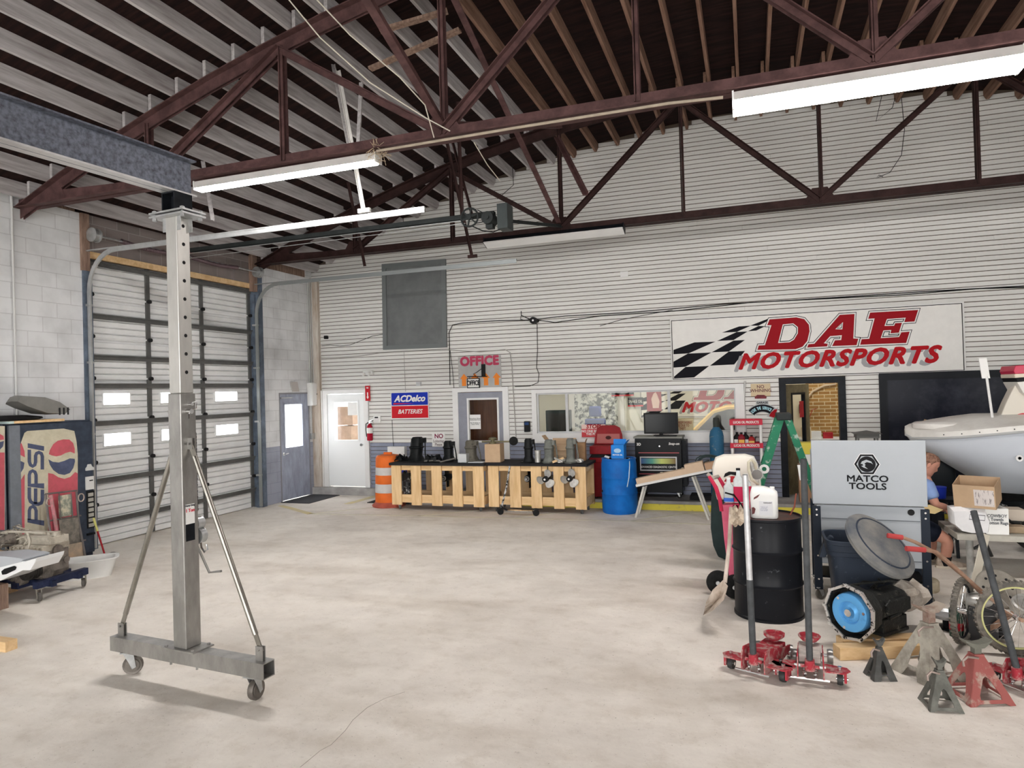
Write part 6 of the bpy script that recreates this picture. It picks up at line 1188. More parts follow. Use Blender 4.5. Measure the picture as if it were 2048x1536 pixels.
def bottle(px, m, lab_, hgt=.24, Y=11.93, cap=black, name='oil_bottle', z=zs, w_=.055, lm=None):
    t = thing(name, lab_, 'bottle', (X_at(px, Y), Y, z)); b = MB(); b.lathe([(0, 0), (w_, 0), (w_*1.02, .01), (w_, hgt*.68), (w_*.5, hgt*.84), (w_*.32, hgt*.86), (w_*.32, hgt*.9)], n=20, sy=.62, sq=3); mesh_obj('body', b, m, t); b = MB(); b.cyl((0, 0, hgt*.88), (0, 0, hgt), w_*.36, n=14); mesh_obj('cap', b, cap, t)
    if lm: b = MB(); b.b2((-w_*.8, -w_*.64, hgt*.15), (w_*.8, -w_*.60, hgt*.5)); mesh_obj('label', b, lm, t, sm=0)
    return t
bottle(1478, black, 'black oil bottle at the left of the rack shelf', lm=white); bottle(1487, M('dark_red_bottle', (.2, .01, .02), .4), 'dark red bottle with a yellow label on the rack shelf', lm=M('lbl_yellow', (.8, .45, .1), .5), Y=11.86); bottle(1495, black, 'black oil bottle in the middle of the rack shelf', lm=white)
bottle(1507, M('red_bottle', (.35, .02, .02), .4), 'short dark red bottle on the right of the rack shelf', .19, lm=M('lbl_y2', (.75, .5, .15), .5))
b = MB(); b.tube([(0, 0, .03), (.02, 0, .16), (.10, 0, .17), (.13, 0, .06), (.06, 0, .02), (.12, 0, .12)], .008); b.cyl((.03, 0, 0), (.03, 0, .04), .04); one('grease_hose', 'black hose with a yellow fitting at the right end of the rack shelf', 'hose', b, black, (X_at(1513, 11.92), 11.94, zs), sm=60)
bag = MB(); bag.ell((0, 0, .025), (.14, .08, .03)); bag.box((.1, 0, .03), (.10, .05, .05), EU(.2, .3, .4)); one('plastic_bag', 'crumpled clear plastic bag on top of the display rack', 'plastic bag', bag, M('bag_grey', (.6, .6, .58), .3, var=.3, sc_=20), (X_at(1505, 11.9), 11.95, zof(850)+.014))
# ---------------- green ladder ----------------
la = thing('step_ladder', 'paint spattered green fibreglass step ladder standing open', 'step ladder', (0, 0, 0)); lg = M('ladder_green', (.02, .16, .085), .5, c2=(.30, .38, .32), sc_=9, lo=.40, hi=.45)
Yl = 7.75; tp = PY(1568, 834, Yl); gx = tp.x; gz = tp.z
b = MB(); b.box((gx, Yl+.20, gz), (.15, .42, .07)); mesh_obj('top_cap', b, M('ladder_cap', (.03, .035, .035), .6, var=.3), la, sm=0, bev=.012)
for sgn, w_ in ((-1, .085), (1, .065)):
    for k, y in enumerate((Yl+.03, Yl+.37)):
        e_ = (-.06 if k == 0 else .06); p = Vector((gx+sgn*.04, y, gz-.02)); q = Vector((gx+sgn*.56, y+e_, .02)); d = (q-p).normalized(); s = Vector((d.z, 0, -d.x)); b = MB()
        b.beam(p, q, .006, w_, roll=pi/2) if 0 else b.prism([(-w_/2, 0), (w_/2, 0), (w_/2, 1), (-w_/2, 1)], p, s, q-p, .006)
        for e2 in (-1, 1): b.prism([(0, 0), (.028, 0), (.028, 1), (0, 1)], p+s*e2*w_/2, Vector((0, 1 if k == 0 else -1, 0)), q-p, .005)
        mesh_obj('rail', b, lg, la, sm=0)
        b = MB(); b.box(q+Vector((0, 0, .0)), (.09, .04, .038)); mesh_obj('foot', b, black, la, sm=0)
for i in range(5):
    f = (i+1)/6.2; x_ = gx-.04-.52*f; z = gz-.02-(gz-.04)*f; ys = .06*f; b = MB(); b.b2((x_-.04, Yl+.04-ys, z), (x_+.04, Yl+.36+ys, z+.02)); mesh_obj('step', b, galv, la, sm=0)
    if i in (1, 3): b = MB(); x2 = gx+.04+.52*f; b.b2((x2-.015, Yl+.04-ys, z), (x2+.015, Yl+.36+ys, z+.03)); mesh_obj('rear_bar', b, lg, la, sm=0)
dmk = PY(1534, 939, Yl-.0); f_ = (gz-dmk.z)/(gz-.02); b = MB(); xx = gx-.04-.52*f_; yy = Yl+.03-.06*f_-.012; text('ladder_letter', 'O', .12, la, (xx, yy, dmk.z), (pi/2-.0, 0, 0), white, bold=.008)
b = MB(); p = PY(1604, 945, Yl-.02); b.prism([(-.025, -.08), (.055, -.08), (.015, .08), (-.045, .08)], (p.x-.0, Yl-.03, p.z), (1, 0, 0), (0, 0, 1), .003); mesh_obj('white_sticker', b, white, la, sm=0)
# ---------------- black steel drum ----------------
BX, BY = .09, 6.50
bk_d = M('drum_black', (.010, .011, .014), .35, c2=(.10, .11, .12), sc_=16, lo=.30, hi=.36)
sd = thing('steel_drum', 'scuffed black steel drum with two rolling hoops', 'drum', (BX, BY, 0))
b = MB(); b.lathe([(0, .01), (.285, .01), (.296, 0), (.296, .02), (.288, .03), (.288, .275), (.293, .285), (.300, .295), (.293, .305), (.288, .315), (.288, .565), (.293, .575), (.300, .585), (.293, .595), (.288, .605), (.288, .855), (.297, .862), (.297, .88), (.288, .88), (.285, .862), (.10, .862), (0, .862)], n=48); mesh_obj('body', b, bk_d, sd)
b = MB(); b.lathe([(.286, .8635), (.12, .867), (0, .866)], n=40); mesh_obj('dirty_lid', b, M('oily_lid', (.11, .04, .03), .35, c2=(.03, .02, .02), sc_=7), sd)
b = MB(); b.tube([(.2, -.0, .88), (.24, .03, .95), (.26, .08, 1.06)], .007); mesh_obj('lid_rod', b, M('rust_rod', (.2, .06, .04), .6), sd)
# jug on the drum
def rbox(b, c, d, r=.3, n=28, prof=None):
    prof = prof or [(0, 1)]
jg = thing('jug', 'white plastic jug with side handle standing on the black drum', 'jug', (X_at(1528, 6.40), 6.42, .869), -.03)
b = MB()
def rsec(w_, l_, z, ox=0, p=5, n=28): return [Vector((ox+w_*math.copysign(abs(math.cos(q))**(2/p), math.cos(q)), l_*math.copysign(abs(math.sin(q))**(2/p), math.sin(q)), z)) for q in [2*pi*i/n for i in range(n)]]
b.loft([rsec(.105, .07, 0), rsec(.115, .075, .01), rsec(.115, .075, .14), rsec(.116, .075, .20), rsec(.112, .072, .225, -.0), rsec(.095, .06, .25, -.01), rsec(.05, .045, .272, -.045)]); mesh_obj('body', b, white, jg, sm=45)
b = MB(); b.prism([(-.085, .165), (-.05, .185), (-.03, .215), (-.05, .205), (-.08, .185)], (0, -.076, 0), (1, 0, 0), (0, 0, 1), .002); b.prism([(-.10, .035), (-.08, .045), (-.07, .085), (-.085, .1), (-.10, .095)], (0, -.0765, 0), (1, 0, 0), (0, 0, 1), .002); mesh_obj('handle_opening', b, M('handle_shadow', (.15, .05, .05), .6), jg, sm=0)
b = MB(); b.cyl((.07, 0, .245), (.07, 0, .272), .02); mesh_obj('cap', b, white, jg)
b = MB(); b.b2((-.04, -.077, .03), (.07, -.0755, .155)); ll = mesh_obj('label', b, M('label_white', (.70, .70, .72), .4), jg, sm=0); text('print', 'COOLANT', .014, ll, (.03, -.078, .14), UP, pr, bold=.0004); text('print', 'ready to use\npremixed\nfor all makes\nkeep upright', .012, ll, (.0, -.078, .09), UP, M('print_grey', (.3, .3, .4), .6))
# ---------------- red oil caddy with bottles ----------------
cd = thing('red_caddy', 'tall red wheeled caddy with curved handles behind the black drum', 'wheeled caddy', (0, 0, 0)); pkp = M('caddy_red', (.60, .035, .09), .45, var=.15); pkf = M('caddy_pink', (.72, .16, .24), .5, c2=(.62, .11, .19), sc_=4)
Yc = 6.95
q = lambda px, py, Y=Yc: PY(px, py, Y)
b = MB(); A0 = [q(1441, 1010), q(1478, 1008), q(1482, 1110), q(1476, 1162), q(1458, 1158), q(1448, 1080)]; b.add(A0+[p+Vector((.06, .26, 0)) for p in A0], [(0, 1, 2, 3, 4, 5), (11, 10, 9, 8, 7, 6)]+[(i, (i+1) % 6, 6+(i+1) % 6, 6+i) for i in range(6)]); mesh_obj('body', b, pkf, cd, sm=0, bev=.01)
b = MB(); A0 = [q(1464, 1008), q(1540, 1000), q(1540, 1022), q(1466, 1030)]; b.add(A0+[p+Vector((.0, .24, 0)) for p in A0], [(0, 1, 2, 3), (7, 6, 5, 4), (0, 4, 5, 1), (1, 5, 6, 2), (2, 6, 7, 3), (3, 7, 4, 0)]); mesh_obj('tray', b, pkp, cd, sm=0, bev=.006)
for dx, dy in ((0, 0), (22, .2)):
    b = MB(); b.tube([q(1418+dx*.8, 952, Yc-.02+dy), q(1432+dx*.8, 975, Yc-.02+dy), q(1440+dx*.8, 1000, Yc+dy), q(1443+dx*.6, 1022, Yc+dy)], [.016, .02, .02, .018], 10); mesh_obj('handle', b, pkp, cd)
b = MB(); b.tube([q(1415, 948, Yc-.02), q(1426, 956, Yc+.0), q(1436, 953, Yc+.18)], .018, 10); mesh_obj('grip', b, M('grip_grey', (.42, .38, .33), .7), cd)
for px, py, Y, in ((1436, 1157, 6.98), (1470, 1185, 6.86)):
    p = q(px, py, Y); p.z = .115; b = MB(); b.lathe([(.02, -.035), (.09, -.035), (.112, -.02), (.115, 0), (.112, .02), (.09, .035), (.02, .035)], p, EU(pi/2, 0, .35), 28); o = mesh_obj('wheel', b, rubber, cd); b = MB(); b.cyl(p+Vector((0, -.045, 0)), p+Vector((0, .045, 0)), .02, n=10); mesh_obj('axle_cap', b, galv, o)
b = MB(); b.tube([q(1450, 985), q(1468, 990), q(1478, 1003), q(1486, 1018)], .011); mesh_obj('hose', b, black, cd)
clr = M('clear_plastic', (.62, .66, .66), .2, var=.2, sc_=12); redf = M('red_fluid', (.55, .02, .08), .3)
zt = q(1500, 1010).z+.02
def pbottle(px, Y, lab_, hgt, fluid, lm=None):
    t = thing('fluid_bottle', lab_, 'bottle', (X_at(px, Y), Y, q(px, 1004, Y).z if 0 else zt)); b = MB(); b.loft([rsec(.045, .035, 0), rsec(.048, .037, .01), rsec(.048, .037, hgt*.7), rsec(.02, .02, hgt*.85), rsec(.018, .018, hgt)]); mesh_obj('body', b, clr, t, sm=45)
    b = MB(); b.loft([rsec(.049, .038, .008), rsec(.049, .038, hgt*fluid)]); mesh_obj('fluid', b, redf if fluid > .3 else M('blue_cap', (.05, .15, .6), .4), t, sm=45); b = MB(); b.cyl((0, 0, hgt), (0, 0, hgt+.02), .02); mesh_obj('cap', b, black if hgt > .25 else white, t); return t
pbottle(1458, 6.98, 'clear bottle with a blue band on the red caddy tray', .22, .2); pbottle(1478, 6.98, 'clear bottle half full of red fluid on the red caddy tray', .31, .5); pbottle(1493, 7.10, 'red fluid bottle partly behind the jack handle', .24, .6)
# white moulded seat and black tub behind
ws = thing('moulded_seat', 'white moulded seat with red and black stripes behind the red caddy', 'seat', (0, 0, 0)); Ys = 7.55; wst = M('seat_white', (.80, .77, .70), .45)
b = MB(); R0 = [q(a, c, Ys) for a, c in ((1426, 968), (1424, 935), (1430, 916), (1446, 910), (1490, 909), (1508, 914), (1516, 930), (1522, 965), (1524, 1000), (1434, 1000))]; ctr = sum(R0, Vector())/len(R0)
secs = []
for k, dy in ((.93, 0), (1, .03), (1, .10), (.9, .13)): secs.append([ctr+(p-ctr)*k+Vector((0, dy, 0)) for p in R0])
b.loft(secs); mesh_obj('shell', b, wst, ws, sm=40)
b = MB(); R1 = [ctr+(p-ctr)*.80+Vector((0, -.012, 0)) for p in R0]; R2 = [ctr+(p-ctr)*.93+Vector((0, .0, 0)) for p in R0]; b.loft([R2, R1]); mesh_obj('cushion', b, M('seat_cream', (.76, .72, .64), .5), ws, sm=40)
sg = lambda pts, m, nm, k=0: gfx(nm, ws, pts, 'Y', Ys-.013-k, .002, m, (0, 0, 0))
sg([(1447, 955), (1450, 947), (1458, 943), (1472, 944), (1476, 948), (1476, 952), (1462, 949), (1452, 953)], black, 'black_stripe'); sg([(1448, 963), (1453, 955), (1464, 952), (1476, 954), (1476, 962), (1462, 965)], red, 'red_stripe')
zs_ = q(1480, 1000, Ys).z; b = MB(); b.cyl((ctr.x, Ys+.1, 0), (ctr.x, Ys+.1, zs_+.05), .04); b.cyl((ctr.x, Ys+.1, 0), (ctr.x, Ys+.1, .02), .2, n=24); mesh_obj('pedestal', b, black, ws)
bt = MB(); P0 = [q(a, c, 8.3) for a, c in ((1420, 945), (1425, 900), (1432, 880), (1445, 905), (1446, 1075), (1432, 1065), (1422, 1045), (1418, 1010))]
t = thing('black_fender', 'curved black plastic fender standing behind the red caddy', 'fender', (0, 0, 0)); zb = min(p.z for p in P0)
P0 = [q(a, c, 8.3) for a, c in ((1420, 950), (1426, 915), (1434, 900), (1450, 900), (1454, 1075), (1434, 1068), (1424, 1045), (1419, 1010))]
k_ = P0[4].z; P0 = [Vector((p.x, p.y, p.z-min(pp.z for pp in P0)+.002)) for p in P0]
bt.add(P0+[p+Vector((.05, .22, 0)) for p in P0], [tuple(range(8)), tuple(range(15, 7, -1))]+[(i, (i+1) % 8, 8+(i+1) % 8, 8+i) for i in range(8)]); mesh_obj('shell', bt, M('fender_black', (.02, .035, .035), .5, var=.3), t, sm=0, bev=.02)
# pump with hose
pm = thing('hand_pump', 'silver pump with a clear looped hose behind the white jug', 'pump', (0, 0, 0)); c = q(1514, 949, 7.2)
b = MB(); b.cyl(c, c+Vector((.0, .08, 0)), .055, n=20); b.cyl(c+Vector((-.03, .02, .02)), c+Vector((-.05, .02, .12)), .025); b.cyl(Vector((c.x, 7.24, zt-.0)), c+Vector((0, .04, -.04)), .015); mesh_obj('body', b, alum, pm); b = MB(); b.cyl(c+Vector((.0, -.005, 0)), c+Vector((0, -.0, 0)), .05, n=20); mesh_obj('face', b, M('pump_face', (.2, .19, .18), .5), pm)
b = MB(); b.tube([q(1516, 968, 7.18), q(1504, 960, 7.12), q(1497, 940, 7.1), q(1497, 924, 7.1), q(1503, 919, 7.1), q(1510, 926, 7.12), q(1512, 938, 7.16)], .014, 8); mesh_obj('hose', b, M('hose_clear', (.62, .58, .45), .3), pm)
# shovel and rag
sv = thing('shovel', 'pale handled shovel leaning on the black drum with its blade on the floor', 'shovel', (0, 0, 0)); a = F(1452, 1178, .12); hgt = PY(1462, 1015, 6.35)
a = PY(1450, 1165, 5.95); b = MB(); b.tube([a, a.lerp(hgt, .5)+Vector((.01, 0, 0)), hgt], .017, 10); mesh_obj('handle', b, M('handle_pale', (.62, .54, .47), .6, c2=(.42, .34, .28), sc_=5), sv)
bl = MB(); tip = F(1407, 1230, .004); s0 = [PY(1446, 1160, 5.95), PY(1456, 1172, 5.92), PY(1448, 1200, 5.86), PY(1425, 1222, 5.76), tip, PY(1412, 1205, 5.80), PY(1425, 1180, 5.90)]
s0 = [Vector((p.x, p.y, max(p.z, .004))) for p in s0]; cc = sum(s0, Vector())/7+Vector((.03, .05, -.01)); cc.z = max(cc.z, .01)
bl.add(s0+[cc], [(i, (i+1) % 7, 7) for i in range(7)]); o = mesh_obj('blade', bl, M('blade_dusty', (.55, .47, .40), .6, c2=(.35, .28, .22), sc_=7), sv, sm=60); so_ = o.modifiers.new('thickness', 'SOLIDIFY'); so_.thickness = .004
rg = MB(); rn = random.Random(2); c = PY(1474, 1032, 6.18); n = 18
rg.loft([[c+Vector((r*(1+.35*rn.uniform(-1, 1))*math.cos(t), .03*math.sin(3*t)+dy, r*1.5*(1+.35*rn.uniform(-1, 1))*math.sin(t))) for t in [2*pi*i/n for i in range(n)]] for r, dy in ((.02, -.04), (.055, -.02), (.06, .01), (.045, .04))]); one('shop_rag', 'crumpled tan rag draped over the rim of the black drum', 'rag', rg, M('rag_tan', (.55, .46, .36), .9, c2=(.2, .14, .1), sc_=18, lo=.35, hi=.5), sm=30)
# ---------------- floor jacks ----------------
jr = M('jack_red', (.36, .035, .05), .5, c2=(.42, .26, .24), sc_=16, lo=.40, hi=.50); jl = M('jack_light', (.66, .60, .55), .5, var=.3, sc_=12)
def jack(label, x, y, rz, arm, hpx, hmat, htop, seam=None):
    t = thing('floor_jack', label, 'floor jack', (x, y, 0), rz)
    for s in (-1, 1):
        b = MB(); b.prism([(0, .035), (.30, .035), (.48, .07), (.50, .11), (.36, .13), (.14, .19), (.04, .20), (0, .15)], (s*.085-.004*s, 0, 0), (0, 1, 0), (0, 0, 1), .008); mesh_obj('side_plate', b, jr, t, sm=0, bev=.002)
        b = MB(); b.prism([(0, 0), (.12*s, 0), (.16*s, .06), (.14*s, .11), (0, .14)], (s*.09, .02, .095), (1, 0, 0), (0, 1, 0), .008); b.b2((s*.21, .04, .03), (s*.225, .12, .10)); mesh_obj('wheel_bracket', b, jr, t, sm=0)
        b = MB(); b.lathe([(.01, -.018), (.038, -.018), (.042, 0), (.038, .018), (.01, .018)], (s*.185, .08, .042), EU(0, pi/2, 0), 20); o = mesh_obj('rear_wheel', b, M('jack_wheel', (.05, .05, .05), .5, .3), t); b = MB(); b.cyl((s*.16, .08, .042), (s*.235, .08, .042), .012, n=8); b.cyl((s*.185, .08, .10), (s*.185, .08, .125), .014, n=6); mesh_obj('wheel_bolt', b, chrome, o)
        b = MB(); b.lathe([(.01, -.02), (.045, -.02), (.05, 0), (.045, .02), (.01, .02)], (s*.135, .46, .05), EU(0, pi/2, 0), 20); mesh_obj('front_wheel', b, M('jack_steel_wheel', (.30, .29, .28), .35, .8), t)
    for (w_, y_, z_, r_) in ((.12, 0, .045, .009), (.10, .08, .10, .012), (.13, .46, .05, .014)): b = MB(); b.cyl((-w_, y_, z_), (w_, y_, z_), r_, n=8); mesh_obj('cross_rod', b, chrome, t)
    b = MB(); b.b2((-.075, .22, .10), (.075, .44, .145)); b.cyl((0, .42, .14), (0, .42, .17), .03, n=16); mesh_obj('lift_arm', b, arm, t, sm=0, bev=.006); b = MB(); b.lathe([(0, 0), (.055, 0), (.075, .02), (.078, .035), (.068, .035), (.06, .015), (0, .012)], (0, .42, .165), n=10); mesh_obj('saddle', b, jr, t, sm=0)
    b = MB(); b.b2((-.07, .1, .12), (.07, .24, .165)); mesh_obj('tray', b, arm, t, sm=0, bev=.004)
    for s in (-1, 1):
        b = MB(); b.tube([(s*.035+.012*math.cos(q_*1.2), .03+.012*math.sin(q_*1.2), .06+q_*.0022) for q_ in range(26)], .004, 5); b.cyl((s*.035, .03, .05), (s*.035, .03, .13), .009, n=8); mesh_obj('return_spring', b, chrome, t)
    b = MB(); b.cyl((0, .03, .10), (0, .02, .17), .035, .03, n=16); b.cyl((-.06, .03, .12), (.06, .03, .12), .012, n=8); mesh_obj('handle_socket', b, jr, t)
    base = Vector((0, .025, .15)); R = RZ(-rz); top = R @ (htop-Vector((x, y, 0))); d = (top-base); b = MB()
    if seam: m = base+d*seam; b.cyl(base, m, .0225, n=16); o = mesh_obj('handle', b, hmat[0], t); b = MB(); b.cyl(m, top, .0205, n=16); mesh_obj('upper_handle', b, hmat[1], t)
    else: b.cyl(base, top, .0215, n=16); o = mesh_obj('handle', b, hmat[0], t)
    b = MB(); b.cyl(top-d.normalized()*.004, top+d.normalized()*.002, .017, n=16); mesh_obj('handle_bore', b, blackm, t)
    return t
foam = M('foam_grip_dark', (.085, .09, .095), .6, var=.35, sc_=10); pipe_g = M('pipe_pale', (.62, .62, .63), .35, .3, var=.2, sc_=14)
j1 = F(1505, 1358); j2 = F(1621, 1372); j3 = F(2020, 1388)
jack('red floor jack with a pale two tone upright handle in front of the black drum', j1.x, j1.y, math.radians(-22), jr, None, (foam, pipe_g), PY(1490, 950, j1.y+.06), .42)
jack('floor jack with a dusty pale arm and dark upright handle beside the transmission', j2.x, j2.y, math.radians(-4), jl, None, (foam,), PY(1607, 918, j2.y+.05))
jack('red floor jack at the right edge with a dark handle leaning left', j3.x+.03, j3.y, math.radians(-50), jr, None, (foam,), PY(1947, 1022, j3.y+.45))
# ---------------- transmission on pallet boards ----------------
tc_ = F(1740, 1262); tr = thing('transmission', 'black gearbox with an octagonal housing and bright blue torque converter', 'gearbox', (tc_.x-.02, tc_.y+.12, .095), math.radians(-14)); gb = M('gearbox_black', (.022, .023, .022), .45, .2, c2=(.13, .12, .10), sc_=20, lo=.33, hi=.40, bump=.4)
# local: +y towards the tail, rotated so that the open bell faces the camera and the tail goes right
tr.rotation_euler.z = math.radians(-42); tr.location = (PY(1698, 1216, 5.72).x, 5.72, .095)
def ngon(r, n, y, sx=1, sz=1, cz=.20, ph=0): return [Vector((r*sx*math.cos(2*pi*i/n+ph), y, cz+r*sz*math.sin(2*pi*i/n+ph))) for i in range(n)]
b = MB(); b.loft([ngon(.21, 9, 0, ph=.3), ngon(.205, 9, .05, ph=.3), ngon(.17, 9, .16, ph=.3), ngon(.13, 9, .20, ph=.3), ngon(.125, 9, .55, ph=.3), ngon(.09, 9, .62, ph=.3)], cap=False); b.loft([ngon(.19, 9, 0.0, ph=.3), ngon(.185, 9, .10, ph=.3), ngon(.05, 9, .13, ph=.3)], cap=False); mesh_obj('bell_housing', b, gb, tr, sm=25)
b = MB(); o_ = ngon(.212, 9, -.004, ph=.3); i_ = ngon(.193, 9, -.004, ph=.3); b.loft([ngon(.193, 9, 0, ph=.3), ngon(.193, 9, -.012, ph=.3), ngon(.214, 9, -.012, ph=.3), ngon(.214, 9, 0.01, ph=.3)], cap=False)
for p in ngon(.204, 9, -.013, ph=.3): b.cyl(p, p+Vector((0, -.006, 0)), .014, n=10)
mesh_obj('flange', b, M('machined_rim', (.66, .64, .62), .35, .7, c2=(.03, .03, .03), sc_=35, lo=.42, hi=.46), tr, sm=20)
tq = M('converter_blue', (.12, .38, .72), .35, .2, c2=(.06, .22, .48), sc_=9, lo=.3, hi=.45); b = MB(); b.lathe([(.03, .0), (.045, .012), (.06, .0), (.075, -.004), (.085, .012), (.12, .02), (.142, .012), (.148, -.01), (.148, -.06)], (0, .01, .20), EU(pi/2, 0, 0), 36); o = mesh_obj('torque_converter', b, tq, tr, sm=40)
b = MB(); b.cyl((0, .0, .20), (0, -.02, .20), .028, n=14); [b.cyl((math.cos(a)*.125, -.004, .20+math.sin(a)*.125), (math.cos(a)*.125, -.012, .20+math.sin(a)*.125), .012, n=6) for a in (0.2, 2.3, 4.4)]; mesh_obj('hub', b, chrome, o)
b = MB(); b.box((0, .38, .07), (.24, .30, .12)); b.box((.0, .38, .02), (.26, .32, .03)); b.box((.10, .40, .22), (.10, .28, .10)); mesh_obj('oil_pan', b, gb, tr, sm=0, bev=.008)
rn = random.Random(21); b = MB()
for i in range(26):
    c = Vector((rn.choice((-1, 1))*rn.uniform(.06, .14), rn.uniform(.2, .6), rn.uniform(.1, .33))); e = c+Vector((rn.uniform(-.04, .04), rn.uniform(-.12, .12), rn.uniform(-.04, .04)))
    b.cyl(c, e, rn.uniform(.006, .02), n=8)
b.tube([(-.1, .15, .36), (-.04, .3, .37), (.0, .5, .36), (-.02, .62, .33)], .009); b.tube([(-.13, .2, .3), (-.15, .4, .34), (-.1, .6, .3)], .007); mesh_obj('ribs_and_lines', b, gb, tr)
b = MB(); b.loft([ngon(.09, 12, .60), ngon(.07, 12, .72), ngon(.05, 12, .80)]); mesh_obj('tail_housing', b, alum, tr, sm=40)
b = MB(); rn = random.Random(6); b.loft([[Vector((r*(1+rn.uniform(-.25, .25))*math.cos(t), y, .2+r*(1+rn.uniform(-.25, .25))*math.sin(t))) for t in [2*pi*i/14 for i in range(14)]] for r, y in ((.10, .62), (.115, .70), (.09, .80), (.11, .86), (.05, .95))]); mesh_obj('plastic_wrap', b, M('wrap', (.55, .50, .44), .35, c2=(.35, .30, .25), sc_=16), tr, sm=20)
for i, (dx, dy) in enumerate(((-.02, -.02), (.02, .13), (.26, -.04))):
    b = MB(); p = tr.location
    if i < 2: b.box((p.x+.20+dx, p.y+.06+dy*1.2-.08, .045), (.62, .11, .09), RZ(math.radians(20)))
    else: b.box((p.x+.26, p.y-.10, .045), (.10, .10, .09), RZ(math.radians(20)))
    if i == 2: continue
    one('pallet_board', ['front', 'rear'][i]+' pine block under the gearbox', 'timber', b, pineh, sm=0, bev=.003)
# ---------------- trash can and lid ----------------
tcx = X_at(1716, 6.62); can = thing('trash_can', 'dark blue grey square trash can with side handles', 'trash can', (tcx, 6.62, 0)); cm_ = M('can_slate', (.035, .045, .065), .5, c2=(.10, .115, .14), sc_=22, lo=.30, hi=.40)
b = MB()
S = lambda r, z: rsec(r, r*.95, z, 0, 5, 40)
b.loft([S(.205, 0), S(.21, .01), S(.255, .54), S(.262, .56), S(.275, .565), S(.278, .60), S(.285, .605), S(.285, .655), S(.292, .66), S(.292, .69), S(.28, .695), S(.272, .69), S(.265, .64), S(.20, .03), S(.05, .02)]); mesh_obj('body', b, cm_, can, sm=40)
for s in (-1, 1): b = MB(); b.prism([(0, 0), (.05, .0), (.01, .13), (-.05, .19), (-.075, .18), (-.06, .12)] if s > 0 else [(0, 0), (-.05, 0), (-.01, .13), (.05, .19), (.075, .18), (.06, .12)], (s*.28, .05, .50), (s*-1 if 0 else 1, 0, 0), (0, 0, 1), .09); mesh_obj('handle', b, cm_, can, sm=0, bev=.008) if s < 0 else mesh_obj('handle', b, cm_, can, sm=0, bev=.008)
ld = thing('loose_lid', 'dusty grey round lid leaning against the slate trash can', 'lid', (0, 0, 0)); lc_ = PY(1764, 1087, 6.20); ax_ = Vector((.73, -.12, -.67)).normalized(); nrm = Vector((.62, -.42, .66)); yv = nrm.cross(ax_).normalized(); nrm = ax_.cross(yv); RL = Matrix((ax_, yv, nrm)).transposed()
b = MB(); b.lathe([(0, .03), (.18, .025), (.25, .01), (.285, .0), (.30, -.005), (.308, -.03), (.296, -.035), (.294, -.06), (.285, -.06), (.28, -.005)], lc_, RL, 48); mesh_obj('lid', b, M('lid_dusty', (.22, .215, .20), .6, c2=(.10, .11, .125), sc_=3, lo=.35, hi=.6), ld, sm=35)
b = MB(); b.tube([lc_+RL @ Vector((.2*math.cos(a)*1.2, .2*math.sin(a)*1.2, .012)) for a in [2*pi*i/32 for i in range(32)]], .007, 6, closed=True); mesh_obj('rim_bead', b, cm_, ld)
# ---------------- Matco folding work cart ----------------
mt = thing('tool_cart', 'light grey tool cart with raised lid and black hexagon emblem', 'tool cart', (X_at(1738, 7.0), 7.0, 0), math.radians(-2)); mg = M('cart_grey', (.42, .45, .48), .45, var=.05, sc_=2); Wm = .445
zm = lambda py: PY(1738, py, 7.0).z
zt1, zt2, zb1, zb2 = zm(881), zm(1011), zm(1040), zm(1132)
b = MB(); b.b2((-Wm, .0, zb2), (Wm, .46, zt2-.005)); mesh_obj('body', b, mg, mt, sm=0, bev=.006)
for z in (zb1, zb2+.09*0+.06):
    b = MB(); b.b2((-Wm+.04, -.004, z), (Wm-.04, -.0, z+.006)); mesh_obj('seam', b, M('seam_dark', (.10, .11, .12), .5), mt, sm=0)
b = MB(); b.b2((-Wm-.03, -.02, zt2+.005), (Wm+.02, .02, zt1)); b.b2((-Wm-.03, .02, zt2+.005), (-Wm-.015, .25, zt1-.1)); li = mesh_obj('lid', b, mg, mt, sm=0, bev=.005)
b = MB(); b.lathe([(0, 0), (.028, 0), (.028, .002)], (.335, -.004, zm(1022)-.0), EU(pi/2, 0, 0), 24); mesh_obj('cable_hole', b, blackm, mt)
for s in (-1, 1):
    for y in (-.012, .43):
        b = MB(); b.b2((s*Wm-.035, y, .10 if s < 0 else .02), (s*Wm+.035, y+.045, zt2-.02)); o = mesh_obj('leg', b, M('leg_navy', (.02, .027, .04), .4, .1), mt, sm=0, bev=.003)
        for z in (zt2-.05, zt2-.10, .42, .20):
            if y < 0: b = MB(); b.cyl((s*Wm, y-.008, z), (s*Wm, y, z), .009, n=8); mesh_obj('bolt', b, chrome, o)
for s in (-1, 1):
    for y in (.02, .44): caster(mt, s*Wm, y, .12, .05, M('cart_wheel', (.16, .15, .13), .6, var=.3), galv, rz=.6)
b = MB(); b.b2((-Wm, .05, .20), (Wm, .42, .22)); mesh_obj('lower_shelf', b, blacksteel, mt, sm=0)
lx, lz = -.01, zm(928)
def hexa(r, d, t_, m, nm, par=li):
    b = MB(); b.prism([(r*math.cos(pi/3*i), r*math.sin(pi/3*i)) for i in range(6)], (lx, -.0205-d, lz), (1, 0, 0), (0, 0, 1), t_); return mesh_obj(nm, b, m, par, sm=0)
inkb = M('logo_black', (.006, .006, .008), .5)
hexa(.110, 0, .001, wpaint, 'logo_halo'); hexa(.104, .001, .001, inkb, 'logo_hexagon'); hexa(.086, .002, .001, mg, 'logo_ring')
b = MB(); b.lathe([(0, 0), (.072, 0), (.072, .001)], (lx, -.0235, lz), EU(pi/2, 0, 0), 32); mesh_obj('logo_disc', b, inkb, li, sm=0)
